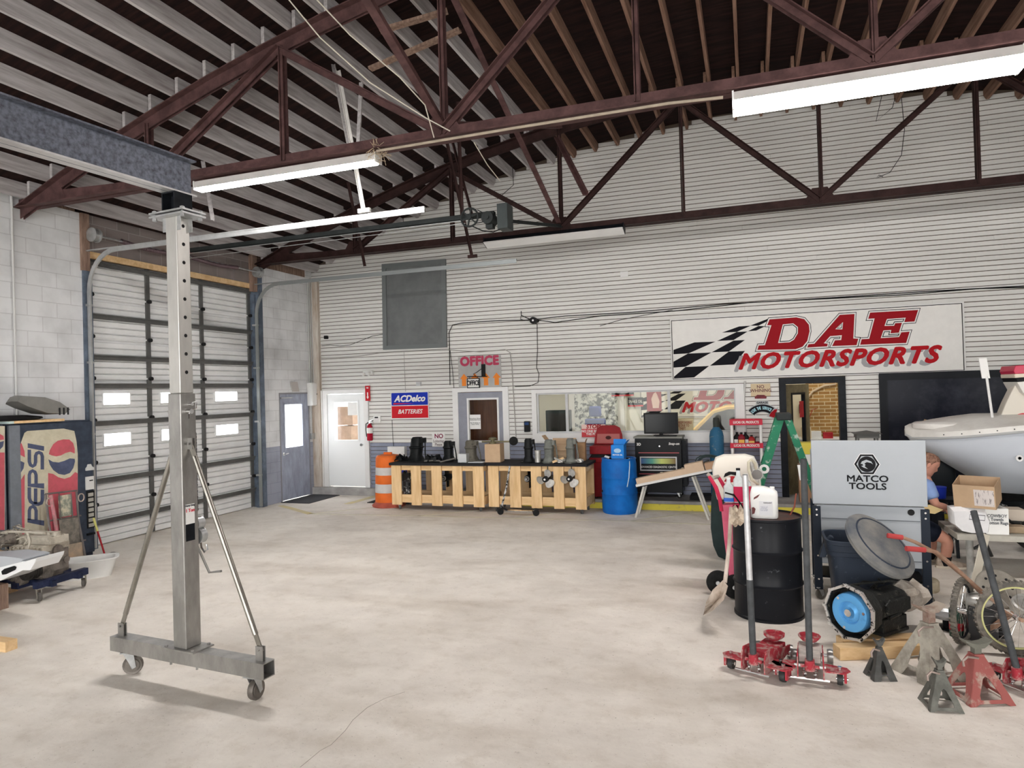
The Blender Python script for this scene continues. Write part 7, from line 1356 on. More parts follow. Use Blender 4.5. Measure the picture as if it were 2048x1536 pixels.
b = MB(); pts = [(-.040, .026), (-.004, .042), (.036, .026), (.05, -.0), (.034, .012), (.0, .020), (-.020, .008), (-.012, -.004), (-.018, -.020), (.008, -.044), (-.03, -.030), (-.048, -.016), (-.03, -.012), (-.036, .002), (-.052, .004), (-.046, .014)]
b.prism([(a*1.0, c*1.0) for a, c in pts], (lx, -.0245, lz), (1, 0, 0), (0, 0, 1), .001); mesh_obj('logo_head', b, mg, li, sm=0)
text('lettering', 'MATCO\nTOOLS', .082, li, (lx-.0, -.0215, zm(965)), UP, inkb, bold=.0022, sx=1.18)
# ---------------- jack stands ----------------
def stand(label, p, h, r, mat, rz, top=.12, hole=True, kind=0, post=None):
    t = thing('jack_stand', label, 'jack stand', (p.x, p.y, 0), rz); zt_ = h*.72; rt = r*.22
    b = MB()
    for k in range(4):
        a0 = pi/4+k*pi/2; a1 = a0+pi/2
        P0, P1 = Vector((r*math.cos(a0), r*math.sin(a0), 0)), Vector((r*math.cos(a1), r*math.sin(a1), 0)); Q0, Q1 = Vector((rt*math.cos(a0), rt*math.sin(a0), zt_)), Vector((rt*math.cos(a1), rt*math.sin(a1), zt_))
        def pt(u_, v_): return (P0.lerp(P1, u_)).lerp(Q0.lerp(Q1, u_), v_)
        if kind == 0:      # pyramid sides with a rounded triangular opening and an arched foot
            outer = [pt(0, 0), pt(.12, 0), pt(.2, .05), pt(.8, .05), pt(.88, 0), pt(1, 0), pt(1, 1), pt(0, 1)]
            inner = [pt(.24, .13), pt(.76, .13), pt(.78, .22), pt(.62, .55), pt(.5, .60), pt(.38, .55), pt(.22, .22)]
        else:              # leg sheets with tall notch
            outer = [pt(0, 0), pt(.30, 0), pt(.38, .18), pt(.62, .18), pt(.70, 0), pt(1, 0), pt(1, 1), pt(0, 1)]; inner = [pt(.36, .22), pt(.64, .22), pt(.66, .45), pt(.58, .62), pt(.5, .66), pt(.42, .62), pt(.34, .45)]
        no, ni = len(outer), len(inner); vs = outer+inner
        # stitch ring between outer and inner
        if kind == 0: fs = [(0, 1, 2, 8), (2, 3, 9, 8), (3, 4, 5, 9), (5, 10, 9), (5, 6, 11, 10), (6, 12, 11), (6, 7, 12), (7, 13, 12), (7, 0, 14, 13), (0, 8, 14)]
        else: fs = [(0, 1, 2, 8), (2, 3, 9, 8), (3, 4, 5, 9), (5, 10, 9), (5, 6, 11, 10), (6, 12, 11), (6, 7, 12), (7, 13, 12), (7, 0, 14, 13), (0, 8, 14)]
        b.add(vs, fs)
    o = mesh_obj('frame', b, mat, t, sm=0); s_ = o.modifiers.new('thickness', 'SOLIDIFY'); s_.thickness = .006; s_.offset = 0
    b = MB(); b.b2((-rt*.75, -rt*.75, zt_-.03), (rt*.75, rt*.75, zt_+.015)); mesh_obj('collar', b, mat, t, sm=0, bev=.003)
    b = MB(); w2 = rt*.5; b.b2((-w2, -w2, zt_-.05), (w2, w2, h-.02)); pm_ = post or mat; mesh_obj('ratchet_post', b, pm_, t, sm=0, bev=.002)
    b = MB(); b.loft([[Vector((x, y, h-.025+abs(x)/top*.035*k2)) for y in (-w2*1.6, w2*1.6)] for x, k2 in ((-top/2, 1), (-top/4, .8), (0, .5), (top/4, .8), (top/2, 1))], cap=False) if 0 else b.prism([(-top/2, .02), (-top/2, .032), (-top*.25, .012), (0, .006), (top*.25, .012), (top/2, .032), (top/2, .02), (top*.2, -.02), (-top*.2, -.02)], (0, w2*1.6, h-.03), (1, 0, 0), (0, 0, 1), w2*3.2); mesh_obj('saddle', b, pm_, t, sm=0, bev=.002)
    b = MB(); b.tube([(-rt*.3, -rt*.9, zt_-.005), (-r*.45, -rt*1.2, zt_+.01), (-r*.62, -rt*1.3, zt_-.012), (-r*.60, -rt*1.3, zt_-.045)], .007, 8); mesh_obj('lever', b, M('lever_metal', (.35, .28, .25), .5, .4), t)
    return t
sgm = M('stand_grey', (.11, .11, .105), .55, .2, var=.4, sc_=10); sbig = M('stand_pale', (.42, .39, .33), .6, c2=(.22, .20, .17), sc_=8, lo=.35, hi=.6); sred = M('stand_red', (.32, .10, .09), .6, c2=(.40, .31, .26), sc_=9, lo=.38, hi=.48)
stand('small dark grey jack stand left of the big pale one', F(1760, 1354), .27, .11, sgm, .3, .07, kind=1)
stand('large pale jack stand with a rusty head and tall notch', F(1862, 1350), .49, .25, sbig, .55, .20, kind=1, post=M('rusty_head', (.20, .11, .085), .7, c2=(.35, .3, .25), sc_=9))
stand('small green grey jack stand at the very front', F(1881, 1412), .30, .135, M('stand_green_grey', (.17, .17, .15), .55, .2, var=.4, sc_=10), .15, .07)
stand('worn red jack stand with triangular openings', F(1955, 1393), .37, .20, sred, .35, .17, post=M('grey_head', (.18, .18, .15), .6, var=.3))
# brake drum, drain dish, dish on casters
rt_ = M('rotor_tan', (.52, .46, .34), .7, c2=(.30, .25, .17), sc_=7); c = F(1846, 1185); b = MB(); b.lathe([(0, .0), (.16, 0), (.165, .01), (.165, .085), (.155, .10), (.06, .105), (0, .1)], n=36); one('brake_drum', 'dusty tan round drum lying behind the plastic wrapped gearbox tail', 'brake drum', b, rt_, (c.x, c.y+.12, 0), sm=35)
c = F(1876, 1268); t = thing('parts_dish', 'round magnetic parts dish on a short stand beside the big jack stand', 'parts dish', (c.x+.1, c.y+.16, 0)); b = MB(); b.lathe([(0, .10), (.10, .105), (.125, .125), (.13, .125), (.11, .095), (0, .09)], n=30); mesh_obj('dish', b, galv, t); b = MB(); b.cyl((0, 0, 0), (0, 0, .1), .03); b.cyl((0, 0, 0), (0, 0, .012), .07); mesh_obj('stand', b, blacksteel, t)
# ---------------- work table with boxes ----------------
Yw = 8.05; wt = thing('work_table', 'rough work table with pipe legs holding boxes at the right edge', 'work table', (0, 0, 0)); ztb = PY(2000, 1072, Yw).z; xl = X_at(1912, Yw)
b = MB(); b.b2((xl, Yw, ztb-.055), (xl+2.2, Yw+.75, ztb)); mesh_obj('top', b, M('table_top_pale', (.50, .48, .42), .7, var=.2), wt, sm=0)
gp_ = M('old_galvanized_pipe', (.36, .37, .36), .6, .4, c2=(.5, .5, .48), sc_=12)
for x, y in ((X_at(1936, Yw+.08), Yw+.08), (X_at(1968, Yw+.6)-.0, Yw+.66), (xl+2.0, Yw+.08)): b = MB(); b.cyl((x, y, 0), (x, y, ztb-.05), .033, n=16); mesh_obj('leg', b, gp_, wt)
ZB = ztb+.001
cb = carton('carton', 'open cardboard box with a shipping label on top of the white box', (X_at(1957, 8.2), 8.22, ZB+.262), (.36, .30, .24), cardb, -.45, True, ()); cb.rotation_euler.x = .22; cb.location.z += .035; b = MB(); b.b2((.0, -.153, .03), (.17, -.1505, .2)); mesh_obj('shipping_label', b, M('label_paper', (.65, .6, .58), .6, c2=(.25, .22, .22), sc_=22, lo=.4, hi=.46, stretch=(3, 1, .6)), cb, sm=0)
wc = carton('towel_carton', 'white cardboard box with dark print on the work table', (X_at(1988, 8.18), 8.24, ZB), (.20, .24, .26), white, .03); text('print', 'COWBOY\nTowels\nCotton Rags', .042, wc, (0, -.122, .15), UP, M('print_dark', (.12, .13, .14), .6), bold=.001, sx=.9)
b = MB(); rn = random.Random(3); c = Vector((X_at(1940, 8.2), 8.2, 0)); top_ = [(-.20, .26), (-.1, .27), (.0, .255), (.12, .26), (.16, .15), (.14, .02), (-.02, .01), (-.12, .03), (-.19, .10)]
secs = [[c+Vector((a*k, dy, ZB+max(.002, z*k))) for a, z in top_] for k, dy in ((.85, -.10), (1, -.06), (1, .04), (.85, .10))]; b.loft(secs); bgo = one('mailer_bag', 'white plastic mailing bag slumped on the corner of the work table', 'mailing bag', b, M('mailer_white', (.78, .78, .79), .35, var=.08, sc_=10), sm=40)
b = MB(); b.tube([(-.05, -.105, 0), (.08, -.105, -.01), (.075, -.105, -.06), (-.06, -.105, -.05)], .003, 4, closed=True); mesh_obj('printed_box', b, pr, bgo).location = (c.x+.02, c.y, ZB+.2)
for i, (px, py, w_, h_, d_, m, l, n_) in enumerate(((2020, 1045, .20, .07, .14, M('filter_tan', (.40, .30, .20), .8, var=.3), 'tan air filter lying at the front of the work table', 'air_filter'), (2032, 1012, .26, .06, .2, M('pale_block', (.55, .48, .40), .7), 'pale wooden block beyond the engine parts on the work table', 'wood_block'))):
    x = X_at(px, 8.3); b = MB(); b.b2((x-w_/2, 8.20+.25*i, ZB), (x+w_/2, 8.20+.25*i+d_, ZB+h_+(.14 if i else 0))); one(n_, l, 'part', b, m, sm=0, bev=.01)
p = (X_at(2035, 8.5), 8.42, ZB); rn = random.Random(14); b = MB()
for i in range(16):
    a = Vector((rn.uniform(-.12, .22), rn.uniform(-.1, .1)-.03, rn.uniform(.02, .1))); e = a+Vector((rn.uniform(-.1, .1), rn.uniform(-.06, .06), rn.uniform(-.02, .06))); e.z = max(.02, e.z); b.cyl(a, e, rn.uniform(.01, .02), n=8)
one('engine_parts', 'heap of dark metal parts behind the tan air filter', 'engine parts', b, gb, p, sm=40)
b = MB(); P_ = [PY(1945, 1150, 7.95), PY(1975, 1100, 7.95), PY(1978, 1082, 7.95), PY(1962, 1100, 7.95)]
zz = min(q.z for q in P_); b.beam(Vector((X_at(1944, 7.9), 7.9, .02)), Vector((X_at(1968, 8.02), 8.0, .48)), .012, .10); one('leaning_plate', 'pale flat bar leaning against the work table leg', 'flat bar', b, M('plate_cream', (.66, .62, .52), .6), sm=0)
# ---------------- boat ----------------
Yb = 9.35; bo_t = thing('boat', 'white and pale blue motor boat with its bow pointing left over the seated man', 'boat', (0, 0, 0)); hullm = M('hull_pale_blue', (.62, .66, .72), .35, var=.05, sc_=1.5, coat=.5); deckm = M('deck_white', (.78, .77, .73), .35, c2=(.66, .64, .60), sc_=3, coat=.5)
bw = .75
def xs_(px): return X_at(px, Yb)
prof = [(1842, 874, 876, 873, .02), (1852, 880, 890, 868, .14), (1870, 878, 905, 864, .30), (1900, 876, 924, 858, .46), (1940, 872, 948, 852, .60), (1990, 866, 978, 846, .70), (2048, 860, 1006, 845, .75), (2200, 848, 1016, 842, .78), (2420, 838, 1018, 840, .78)]
hs_, ds_ = [], []
for px, yr, yk, yd, wv in prof:
    x = xs_(px); zr = PY(px, yr, Yb).z; zk = PY(px, yk, Yb).z; zd = PY(px, yd, Yb).z; zc = zk+(zr-zk)*.35
    # near rub rail stands at the plane Yb; hull centre is behind it
    cy = Yb+.78
    hs_.append([Vector((x, cy-wv, zr)), Vector((x, cy-wv*.92, (zr+zc)/2)), Vector((x, cy-wv*.78, zc)), Vector((x, cy, zk)), Vector((x, cy+wv*.78, zc)), Vector((x, cy+wv*.92, (zr+zc)/2)), Vector((x, cy+wv, zr)), Vector((x, cy, zr+.01))])
    ds_.append([Vector((x, cy-wv-.012, zr-.02)), Vector((x, cy-wv-.012, zr+.05)), Vector((x, cy-wv*.7, zr+(zd-zr)*.8+.045)), Vector((x, cy, zd+.08)), Vector((x, cy+wv*.7, zr+(zd-zr)*.8+.045)), Vector((x, cy+wv+.012, zr+.05)), Vector((x, cy+wv+.012, zr-.02)), Vector((x, cy, zr-.02))])
b = MB(); b.loft(hs_); hu = mesh_obj('hull', b, hullm, bo_t, sm=45); b = MB(); b.loft(ds_); dk_ = mesh_obj('deck', b, deckm, bo_t, sm=40)
b = MB(); b.tube([Vector((s[0].x, s[0].y-.005, s[0].z-.005)) for s in ds_], .014, 8); mesh_obj('rub_rail', b, M('rail_grey', (.45, .46, .46), .4), bo_t)
for px in (1905, 1937, 1970, 2003, 2036):
    i = max(k for k in range(len(prof)) if prof[k][0] <= px); f = (px-prof[i][0])/(prof[i+1][0]-prof[i][0]); p = ds_[i][0].lerp(ds_[i+1][0], f)
    b = MB(); b.cyl(p+Vector((0, -.004, .035)), p+Vector((0, .01, .035)), .007, n=8); mesh_obj('snap', b, blacksteel, dk_)
b = MB(); p = PY(2038, 916, Yb+.10); b.lathe([(.018, -.01), (.035, -.01), (.038, .01)], Vector((p.x, Yb+.085, p.z)), EU(pi/2, 0, 0), 20); th = mesh_obj('through_hull', b, wpaint, hu); b = MB(); b.cyl((p.x, Yb+.075, p.z), (p.x, Yb+.11, p.z), .018, n=14); mesh_obj('outlet', b, blackm, th)
# hatch, cleat detail, console panel with script lettering
b = MB(); zc_ = PY(1985, 846, Yb+.6).z; b.loft([[Vector((xs_(1975)+.62*math.cos(a)*k, Yb+.68+.36*math.sin(a)*k, zc_+z)) for a in [2*pi*i/32 for i in range(32)]] for k, z in ((1, -.06), (1, .0), (.94, .02), (.4, .035))]); mesh_obj('hatch', b, deckm, bo_t, sm=40)
b = MB(); b.prism([(-.30, 0), (.32, .015), (.20, .035), (-.1, .03)], (xs_(1965), Yb+.30, PY(1965, 866, Yb+.3).z), (1, 0, 0), (0, 0, 1), .01); mesh_obj('vent_slot', b, M('vent_grey', (.38, .42, .44), .5), bo_t, sm=0)
Yp = Yb+.62
pz_ = [(1995, 848), (2012, 806), (2034, 762), (2046, 742), (2110, 752), (2125, 850)]; P_ = [PY(a, c, Yp) for a, c in pz_]
b = MB(); b.add(P_+[q+Vector((.05, .35, 0)) for q in P_], [(0, 1, 2, 3, 4, 5), (11, 10, 9, 8, 7, 6)]+[(i, (i+1) % 6, 6+(i+1) % 6, 6+i) for i in range(6)]); cn_ = mesh_obj('console', b, M('console_cream', (.70, .66, .58), .45), bo_t, sm=0, bev=.015)
p = PY(2018, 838, Yp); text('script_lettering', 'Bay', .24, cn_, (p.x+.16, Yp-.006, p.z-.02), UP, M('script_red', (.62, .06, .08), .4), bold=.005, shear=.5, sx=.9, slant=.25)
cwl = thing('engine_cowl', 'red cream and black boat engine cowl at the right edge above the boat', 'engine cowl', (0, 0, 0)); 
for pts, m, nm in (([(2027, 742), (2031, 731), (2080, 728), (2080, 745), (2030, 748)], M('cowl_red', (.55, .03, .08), .35, coat=.5), 'red_top'), ([(2029, 748), (2080, 745), (2080, 753), (2030, 756)], M('cowl_cream', (.74, .66, .54), .4), 'cream_band'), ([(2031, 756), (2080, 750), (2080, 760), (2035, 764)], black, 'black_band'), ([(2034, 764), (2080, 760), (2084, 790), (2060, 795), (2046, 785)], M('cowl_white', (.76, .74, .70), .4), 'lower_cowl')):
    P_ = [PY(a, c, Yp-.12) for a, c in pts]; n = len(P_); b = MB(); b.add(P_+[q+Vector((0, .5, 0)) for q in P_], [tuple(range(n)), tuple(range(2*n-1, n-1, -1))]+[(i, (i+1) % n, n+(i+1) % n, n+i) for i in range(n)]); mesh_obj(nm, b, m, cwl, sm=0, bev=.008)
po = thing('light_pole', 'white pole with a flat white plate standing on the boat deck', 'pole', (0, 0, 0)); a = PY(1987, 848, Yb+.45); e = PY(1973, 752, Yb+.45); b = MB(); b.cyl(a-Vector((0, 0, .02)), e, .015, n=12); mesh_obj('pole', b, wpaint, po); b = MB(); b.cyl(a-Vector((0, 0, .04)), a+Vector((0, 0, .03)), .028, n=12); mesh_obj('socket', b, black, po)
b = MB(); q1, q2 = PY(1965, 716, Yb+.44), PY(1972, 757, Yb+.44); b.beam(q1, q2, .012, .085, roll=0) if 0 else b.prism([(-.04, 0), (.045, 0.005), (.045, 1.0), (-.04, .99)], q1, (1, 0, .04), q2-q1, .02); mesh_obj('plate', b, white, po, sm=0, bev=.003)
# trailer frame under the boat, tyre
tl_ = thing('boat_trailer', 'dark boat trailer frame under the pale hull', 'boat trailer', (0, 0, 0)); zk = hs_[5][3].z
b = MB(); b.b2((xs_(1890), Yb+.45, .36), (xs_(2420), Yb+.53, .44)); b.b2((xs_(1890), Yb+1.05, .36), (xs_(2420), Yb+1.13, .44)); b.b2((xs_(2080), Yb+.1, .30), (xs_(2080)+.08, Yb+1.5, .36)); b.b2((xs_(2300), Yb+.40, .44), (xs_(2300)+.06, Yb+1.2, hs_[7][3].z-.005)); b.b2((xs_(1890), Yb+.7, 0), (xs_(1890)+.06, Yb+.8, .4)); mesh_obj('frame', b, blacksteel, tl_, sm=0)
for y in (Yb+.0, Yb+1.5): b = MB(); b.lathe([(.12, -.09), (.28, -.09), (.31, -.06), (.31, .06), (.28, .09), (.12, .09)], (xs_(2085), y, .31), EU(pi/2, 0, 0), 28); mesh_obj('wheel', b, rubber, tl_)
tn = thing('outboard_motor', 'dark outboard motor on a stand in the shade under the bow', 'outboard motor', (xs_(1925), Yb+1.2, 0)); b = MB(); b.loft([rsec(.18, .22, .62), rsec(.20, .25, .70), rsec(.19, .24, .95), rsec(.12, .16, 1.02)]); mesh_obj('cowl', b, M('dark_cowl', (.012, .015, .018), .4), tn, sm=40); b = MB(); b.loft([rsec(.07, .10, .10), rsec(.06, .09, .62)]); mesh_obj('midsection', b, blacksteel, tn, sm=40); b = MB(); [b.beam((sx*.3, sy*.25, 0), (sx*.08, sy*.1, .6), .04, .04) for sx in (-1, 1) for sy in (-1, 1)]; mesh_obj('stand', b, blacksteel, tn, sm=0)
rn = random.Random(31); b = MB()
for i in range(26):
    a = Vector((rn.uniform(-.3, .35), rn.uniform(-.12, .12), rn.uniform(.1, .62))); e = a+Vector((rn.uniform(-.22, .22), rn.uniform(-.1, .1), rn.uniform(-.18, .18))); e.z = max(.03, e.z); b.cyl(a, e, rn.uniform(.008, .02), n=8)
[b.beam((sx*.22, sy*.1, 0), (sx*.05, 0, .5), .03, .03) for sx in (-1, 1) for sy in (-1, 1)]
one('powerhead', 'bare engine powerhead in front of the seated man', 'engine', b, M('powerhead_metal', (.05, .05, .05), .4, .5, c2=(.5, .5, .48), sc_=9, lo=.40, hi=.44), (xs_(1925), 9.25, .35), sm=40)
bpy.data.objects['powerhead'].location.z = 0.0
b = MB(); b.cyl((0, 0, 0), (0, 0, .13), .075, .085, n=22); t = one('blue_can', 'bright blue tub beside the seated man', 'tub', b, blue, (X_at(1878, 9.1), 9.12, PY(1878, 996, 9.1).z)); zz = t.location.z
b = MB(); b.b2((-.16, -.14, zz-.03), (.18, .16, zz-.001)); [b.beam((sx*.14, sy*.12, 0), (sx*.12, sy*.11, zz-.03), .03, .03) for sx in (-1, 1) for sy in (-1, 1)]; one('side_stand', 'small dark stand under the blue tub', 'stand', b, blacksteel, (X_at(1880, 9.1), 9.12, 0), sm=0)
b = MB(); a = PY(1835, 905, 10.9); e = PY(1862, 842, 10.9); b.cyl(Vector((a.x-.25, 10.9, .15)), e, .085, n=20); one('cardboard_tube', 'tan cardboard tube leaning behind the boat bow', 'tube', b, M('tube_tan', (.58, .40, .22), .7, var=.1), sm=40)
b = MB(); p = PY(1733, 875, 9.0); [b.beam((sx*.10, sy*.1, -p.z), (sx*.10, sy*.1, 0), .02, .02) for sx in (-1, 1) for sy in (-1, 1)]; b.b2((-.12, -.12, 0), (.12, .12, .05)); b.add([(-.15, -.15, .05), (.15, -.15, .05), (.15, .15, .05), (-.15, .15, .05), (0, 0, .085)], [(0, 1, 4), (1, 2, 4), (2, 3, 4), (3, 0, 4), (3, 2, 1, 0)]); one('lantern_post', 'small dark roofed box on legs behind the grey tool cart', 'stand', b, M('lantern_dark', (.10, .10, .095), .6), p, sm=0)
# boxes with yellow cans seen left of the tool cart
for i, (py, h_, m, l) in enumerate(((1060, .30, M('shelf_carton', (.42, .25, .15), .7), 'brown box low on the stack left of the grey tool cart'), (0, .16, white, 'white box in the middle of the stack left of the grey tool cart'), (0, .18, M('yellow_can', (.75, .62, .10), .5), 'yellow tin on top of the stack left of the grey tool cart'))):
    z0 = (.151, .75, .915)[i]; h_ = (.595, .16, .18)[i]; b = MB(); x = X_at(1618, 11.8); b.b2((x-.14+.02*i, 11.7, z0), (x+.14-.03*i, 11.95, z0+h_)); one('stacked_box', l, 'box', b, m, sm=0)
# ---------------- tiller / cultivator with bicycle wheel ----------------
ti = thing('power_cultivator', 'old engine cultivator with red grips and rusty handlebars', 'cultivator', (0, 0, 0)); rb = M('rusty_bar', (.42, .28, .20), .6, c2=(.28, .16, .11), sc_=8); Yq = 6.15
q = lambda px, py, Y=Yq: PY(px, py, Y)
E_ = q(1990, 1235, 6.35)
for (pp, nm) in (([(1775, 1071, 6.0), (1805, 1075, 6.02), (1830, 1084, 6.05), (1870, 1105, 6.1), (1925, 1150, 6.2), (1990, 1212, 6.3)], 'a'), ([(1812, 1097, 5.85), (1850, 1100, 5.9), (1873, 1104, 5.95), (1910, 1135, 6.05), (1960, 1180, 6.15), (2010, 1222, 6.25)], 'b')):
    pts = [q(*p) for p in pp]; b = MB(); b.tube(pts[0 if 0 else 1:], .014, 10); mesh_obj('handlebar', b, rb, ti); b = MB(); b.cyl(pts[0], pts[1], .02, n=12); mesh_obj('grip', b, M('grip_red', (.42, .06, .06), .6), ti)
b = MB(); c = q(1958, 1245, 6.30); b.box(c, (.20, .22, .24)); b.box(c+Vector((.02, 0, .15)), (.22, .20, .07)); [b.box(c+Vector((.12, 0, -.08+.025*i)), (.06, .2, .008)) for i in range(7)]; mesh_obj('engine', b, M('mower_engine', (.05, .05, .052), .45, .2, c2=(.4, .39, .36), sc_=8, lo=.38, hi=.46), ti, sm=0, bev=.01)
b = MB(); b.ell(c+Vector((-.02, -.04, .19)), (.12, .10, .055)); mesh_obj('fuel_tank', b, M('tank_pale', (.50, .49, .46), .35, .4), ti); text('engine_number', '8', .06, ti, c+Vector((-.03, -.115, .02)), UP, white, bold=.003)
b = MB(); b.cyl(c+Vector((-.16, -.02, -.12)), c+Vector((-.16, -.02, .1)), .05, n=18); ol_ = mesh_obj('side_canister', b, M('canister_dark_green', (.03, .07, .05), .4), ti); b = MB(); b.cyl(c+Vector((-.16, -.02, -.06)), c+Vector((-.16, -.02, .0)), .051, n=18); mesh_obj('red_label', b, red, ol_)
yr_ = M('rim_yellow', (.62, .62, .30), .5, .2)
def wheel(parent, c, r, tm, rm, rz=0, tr_=.022, spokes=20, ang=None, nm='wheel'):
    R = RZ(rz); b = MB(); b.tube([c+R @ Vector((r*math.cos(a), 0, r*math.sin(a))) for a in [2*pi*i/48 for i in range(48)]], tr_, 8, closed=True)
    for i in range(44): a = 2*pi*i/44; k = c+R @ Vector(((r+tr_)*math.cos(a), 0, (r+tr_)*math.sin(a))); b.box(k, (.010, tr_*1.8, .014), R @ EU(0, -a, 0))
    o = mesh_obj(nm, b, tm, parent); b = MB(); b.tube([c+R @ Vector(((r-tr_-.004)*math.cos(a), 0, (r-tr_-.004)*math.sin(a))) for a in [2*pi*i/48 for i in range(48)]], .009, 6, closed=True); mesh_obj('rim', b, rm, o)
    b = MB(); [b.cyl(c+R @ Vector((.015, (-1)**i*.02, 0)), c+R @ Vector(((r-tr_)*math.cos(2*pi*i/spokes), 0, (r-tr_)*math.sin(2*pi*i/spokes))), .0018, n=4) for i in range(spokes)]; b.cyl(c+R @ Vector((0, -.03, 0)), c+R @ Vector((0, .03, 0)), .02, n=12); mesh_obj('spokes', b, chrome, o); return o
tyre = M('knobbly_tyre', (.10, .095, .085), .8, c2=(.22, .20, .17), sc_=16)
wc_ = q(2035, 1268, 5.95); wheel(ti, Vector((wc_.x, 5.95, .275)), .25, tyre, yr_, .05)
wheel(ti, Vector((wc_.x-.30, 6.12, .25)), .225, tyre, blacksteel, 1.05)
b = MB(); b.cyl(Vector((wc_.x-.04, 6.1, .28)), Vector((wc_.x+.02, 5.9, .275)), .015); b.beam(c+Vector((0, 0, -.12)), Vector((wc_.x, 6.06, .275)), .04, .03); mesh_obj('axle', b, rb, ti)
cw2 = thing('clutch_disc', 'round drilled metal disc lying behind the cultivator engine', 'metal disc', (X_at(1988, 7.2), 7.2, 0)); b = MB(); RR = EU(math.radians(58), 0, 0); b.lathe([(.05, 0), (.17, 0), (.175, .012), (.165, .02), (.06, .02), (.05, .0)], (0, 0, .155), RR, 32); mesh_obj('disc', b, M('disc_metal', (.40, .37, .32), .5, .5, var=.3), cw2); b = MB(); [b.cyl(Vector((0, 0, .155))+RR @ Vector((.11*math.cos(a), .11*math.sin(a), .019)), Vector((0, 0, .155))+RR @ Vector((.11*math.cos(a), .11*math.sin(a), .022)), .012, n=10) for a in [pi/4*i for i in range(8)]]; hh = mesh_obj('hole', b, blackm, cw2); hh['kind'] = 'stuff'
b = MB(); RR = EU(.5, .1, 0); b.lathe([(0, 0), (.08, 0), (.10, .04), (.10, .12), (.085, .13), (.085, .15), (.075, .15), (.07, .13)], (0, 0, .03), RR, 28); one('metal_pail', 'tilted metal canister at the right edge behind the bicycle wheel', 'canister', b, alum, (X_at(2036, 6.9), 6.9, .0), sm=40)
# ---------------- seated man ----------------
skin = M('skin', (.60, .30, .22), .55, var=.12, sc_=7); skin_l = skin
shirt = M('shirt_blue', (.26, .38, .68), .75, var=.12, sc_=6); shorts_m = M('shorts_navy', (.012, .016, .03), .85, var=.4, sc_=5); sock = M('sock_black', (.012, .012, .014), .9)
MX_, MY_ = X_at(1851, 8.6), 8.6
man = thing('person', 'person in a blue shirt and dark shorts bending over while seated behind the tool cart', 'person', (MX_, MY_, 0))
def G(px, py, Y): v = PY(px, py, Y); return v-Vector((MX_, MY_, 0))
pel = Vector((-.22, .05, .50)); ch_ = Vector((-.06, .05, .80)); neck = Vector((.0, .04, .96)); hd = G(1857, 928, 8.62)
jn = {'pelvis': (pel, .15), 'belly': (Vector((-.18, .05, .64)), .145), 'chest': (ch_, .15), 'upper': (Vector((-.02, .05, .89)), .12), 'neck': (Vector((.01, .04, .965)), .058), 'head0': (hd+Vector((-.03, 0, -.05)), .06)}
hr, hl = G(1905, 1018, 8.52), G(1900, 1022, 8.68)
kn_r, kn_l = G(1896, 1080, 8.50), G(1862, 1075, 8.78); an_r, an_l = G(1889, 1132, 8.52), G(1862, 1118, 8.80)
sk = [('pelvis', 'belly'), ('belly', 'chest'), ('chest', 'upper'), ('upper', 'neck'), ('neck', 'head0')]
def lim(nm, pts):
    for i, (p, r) in enumerate(pts): jn['%s%d' % (nm, i)] = (Vector(p), r)
    return [('%s%d' % (nm, i), '%s%d' % (nm, i+1)) for i in range(len(pts)-1)]
shR, shL = Vector((.0, -.13, .88)), Vector((.02, .22, .88)); elR = G(1872, 1010, 8.42); elL = G(1872, 1012, 8.88)
sk += [('upper', 'ar0')]+lim('ar', [(shR, .062), (shR.lerp(elR, .5), .052), (elR, .044), (elR.lerp(hr, .35), .046), (elR.lerp(hr, .85), .030), (hr-(hr-elR).normalized()*.05, .026)])
sk += [('upper', 'al0')]+lim('al', [(shL, .062), (shL.lerp(elL, .5), .052), (elL, .044), (elL.lerp(hl, .35), .046), (elL.lerp(hl, .85), .030), (hl-(hl-elL).normalized()*.05, .026)])
hpR, hpL = pel+Vector((.05, -.11, -.02)), pel+Vector((.05, .12, -.02))
sk += [('pelvis', 'lr0')]+lim('lr', [(hpR, .105), (hpR.lerp(kn_r, .5), .088), (kn_r, .066), (kn_r.lerp(an_r, .30), .066), (kn_r.lerp(an_r, .6), .052), (an_r, .036)])
sk += [('pelvis', 'll0')]+lim('ll', [(hpL, .105), (hpL.lerp(kn_l, .5), .088), (kn_l, .066), (kn_l.lerp(an_l, .30), .066), (kn_l.lerp(an_l, .6), .052), (an_l, .036)])
def skinned(name, joints, edges, mat, parent, root, sub=2):
    ks = list(joints); me = bpy.data.meshes.new(name); me.from_pydata([joints[k][0] for k in ks], [(ks.index(a), ks.index(c)) for a, c in edges], []); me.materials.append(mat)
    o = bpy.data.objects.new(name, me); col.objects.link(o); o.parent = parent
    m = o.modifiers.new('skin', 'SKIN'); m.use_smooth_shade = True
    sv_ = me.skin_vertices[0].data if len(me.skin_vertices) else None
    if sv_ is None:
        import bmesh; bm = bmesh.new(); bm.from_mesh(me); bm.verts.layers.skin.verify(); bm.to_mesh(me); bm.free(); sv_ = me.skin_vertices[0].data
    for i, k in enumerate(ks): sv_[i].radius = (joints[k][1],)*2; sv_[i].use_root = (k == root)
    s = o.modifiers.new('subdivision', 'SUBSURF'); s.levels = s.render_levels = sub
    dg = bpy.context.evaluated_depsgraph_get(); me2 = bpy.data.meshes.new_from_object(o.evaluated_get(dg)); o.modifiers.clear(); o.data = me2
    me2.polygons.foreach_set('use_smooth', [True]*len(me2.polygons)); return o
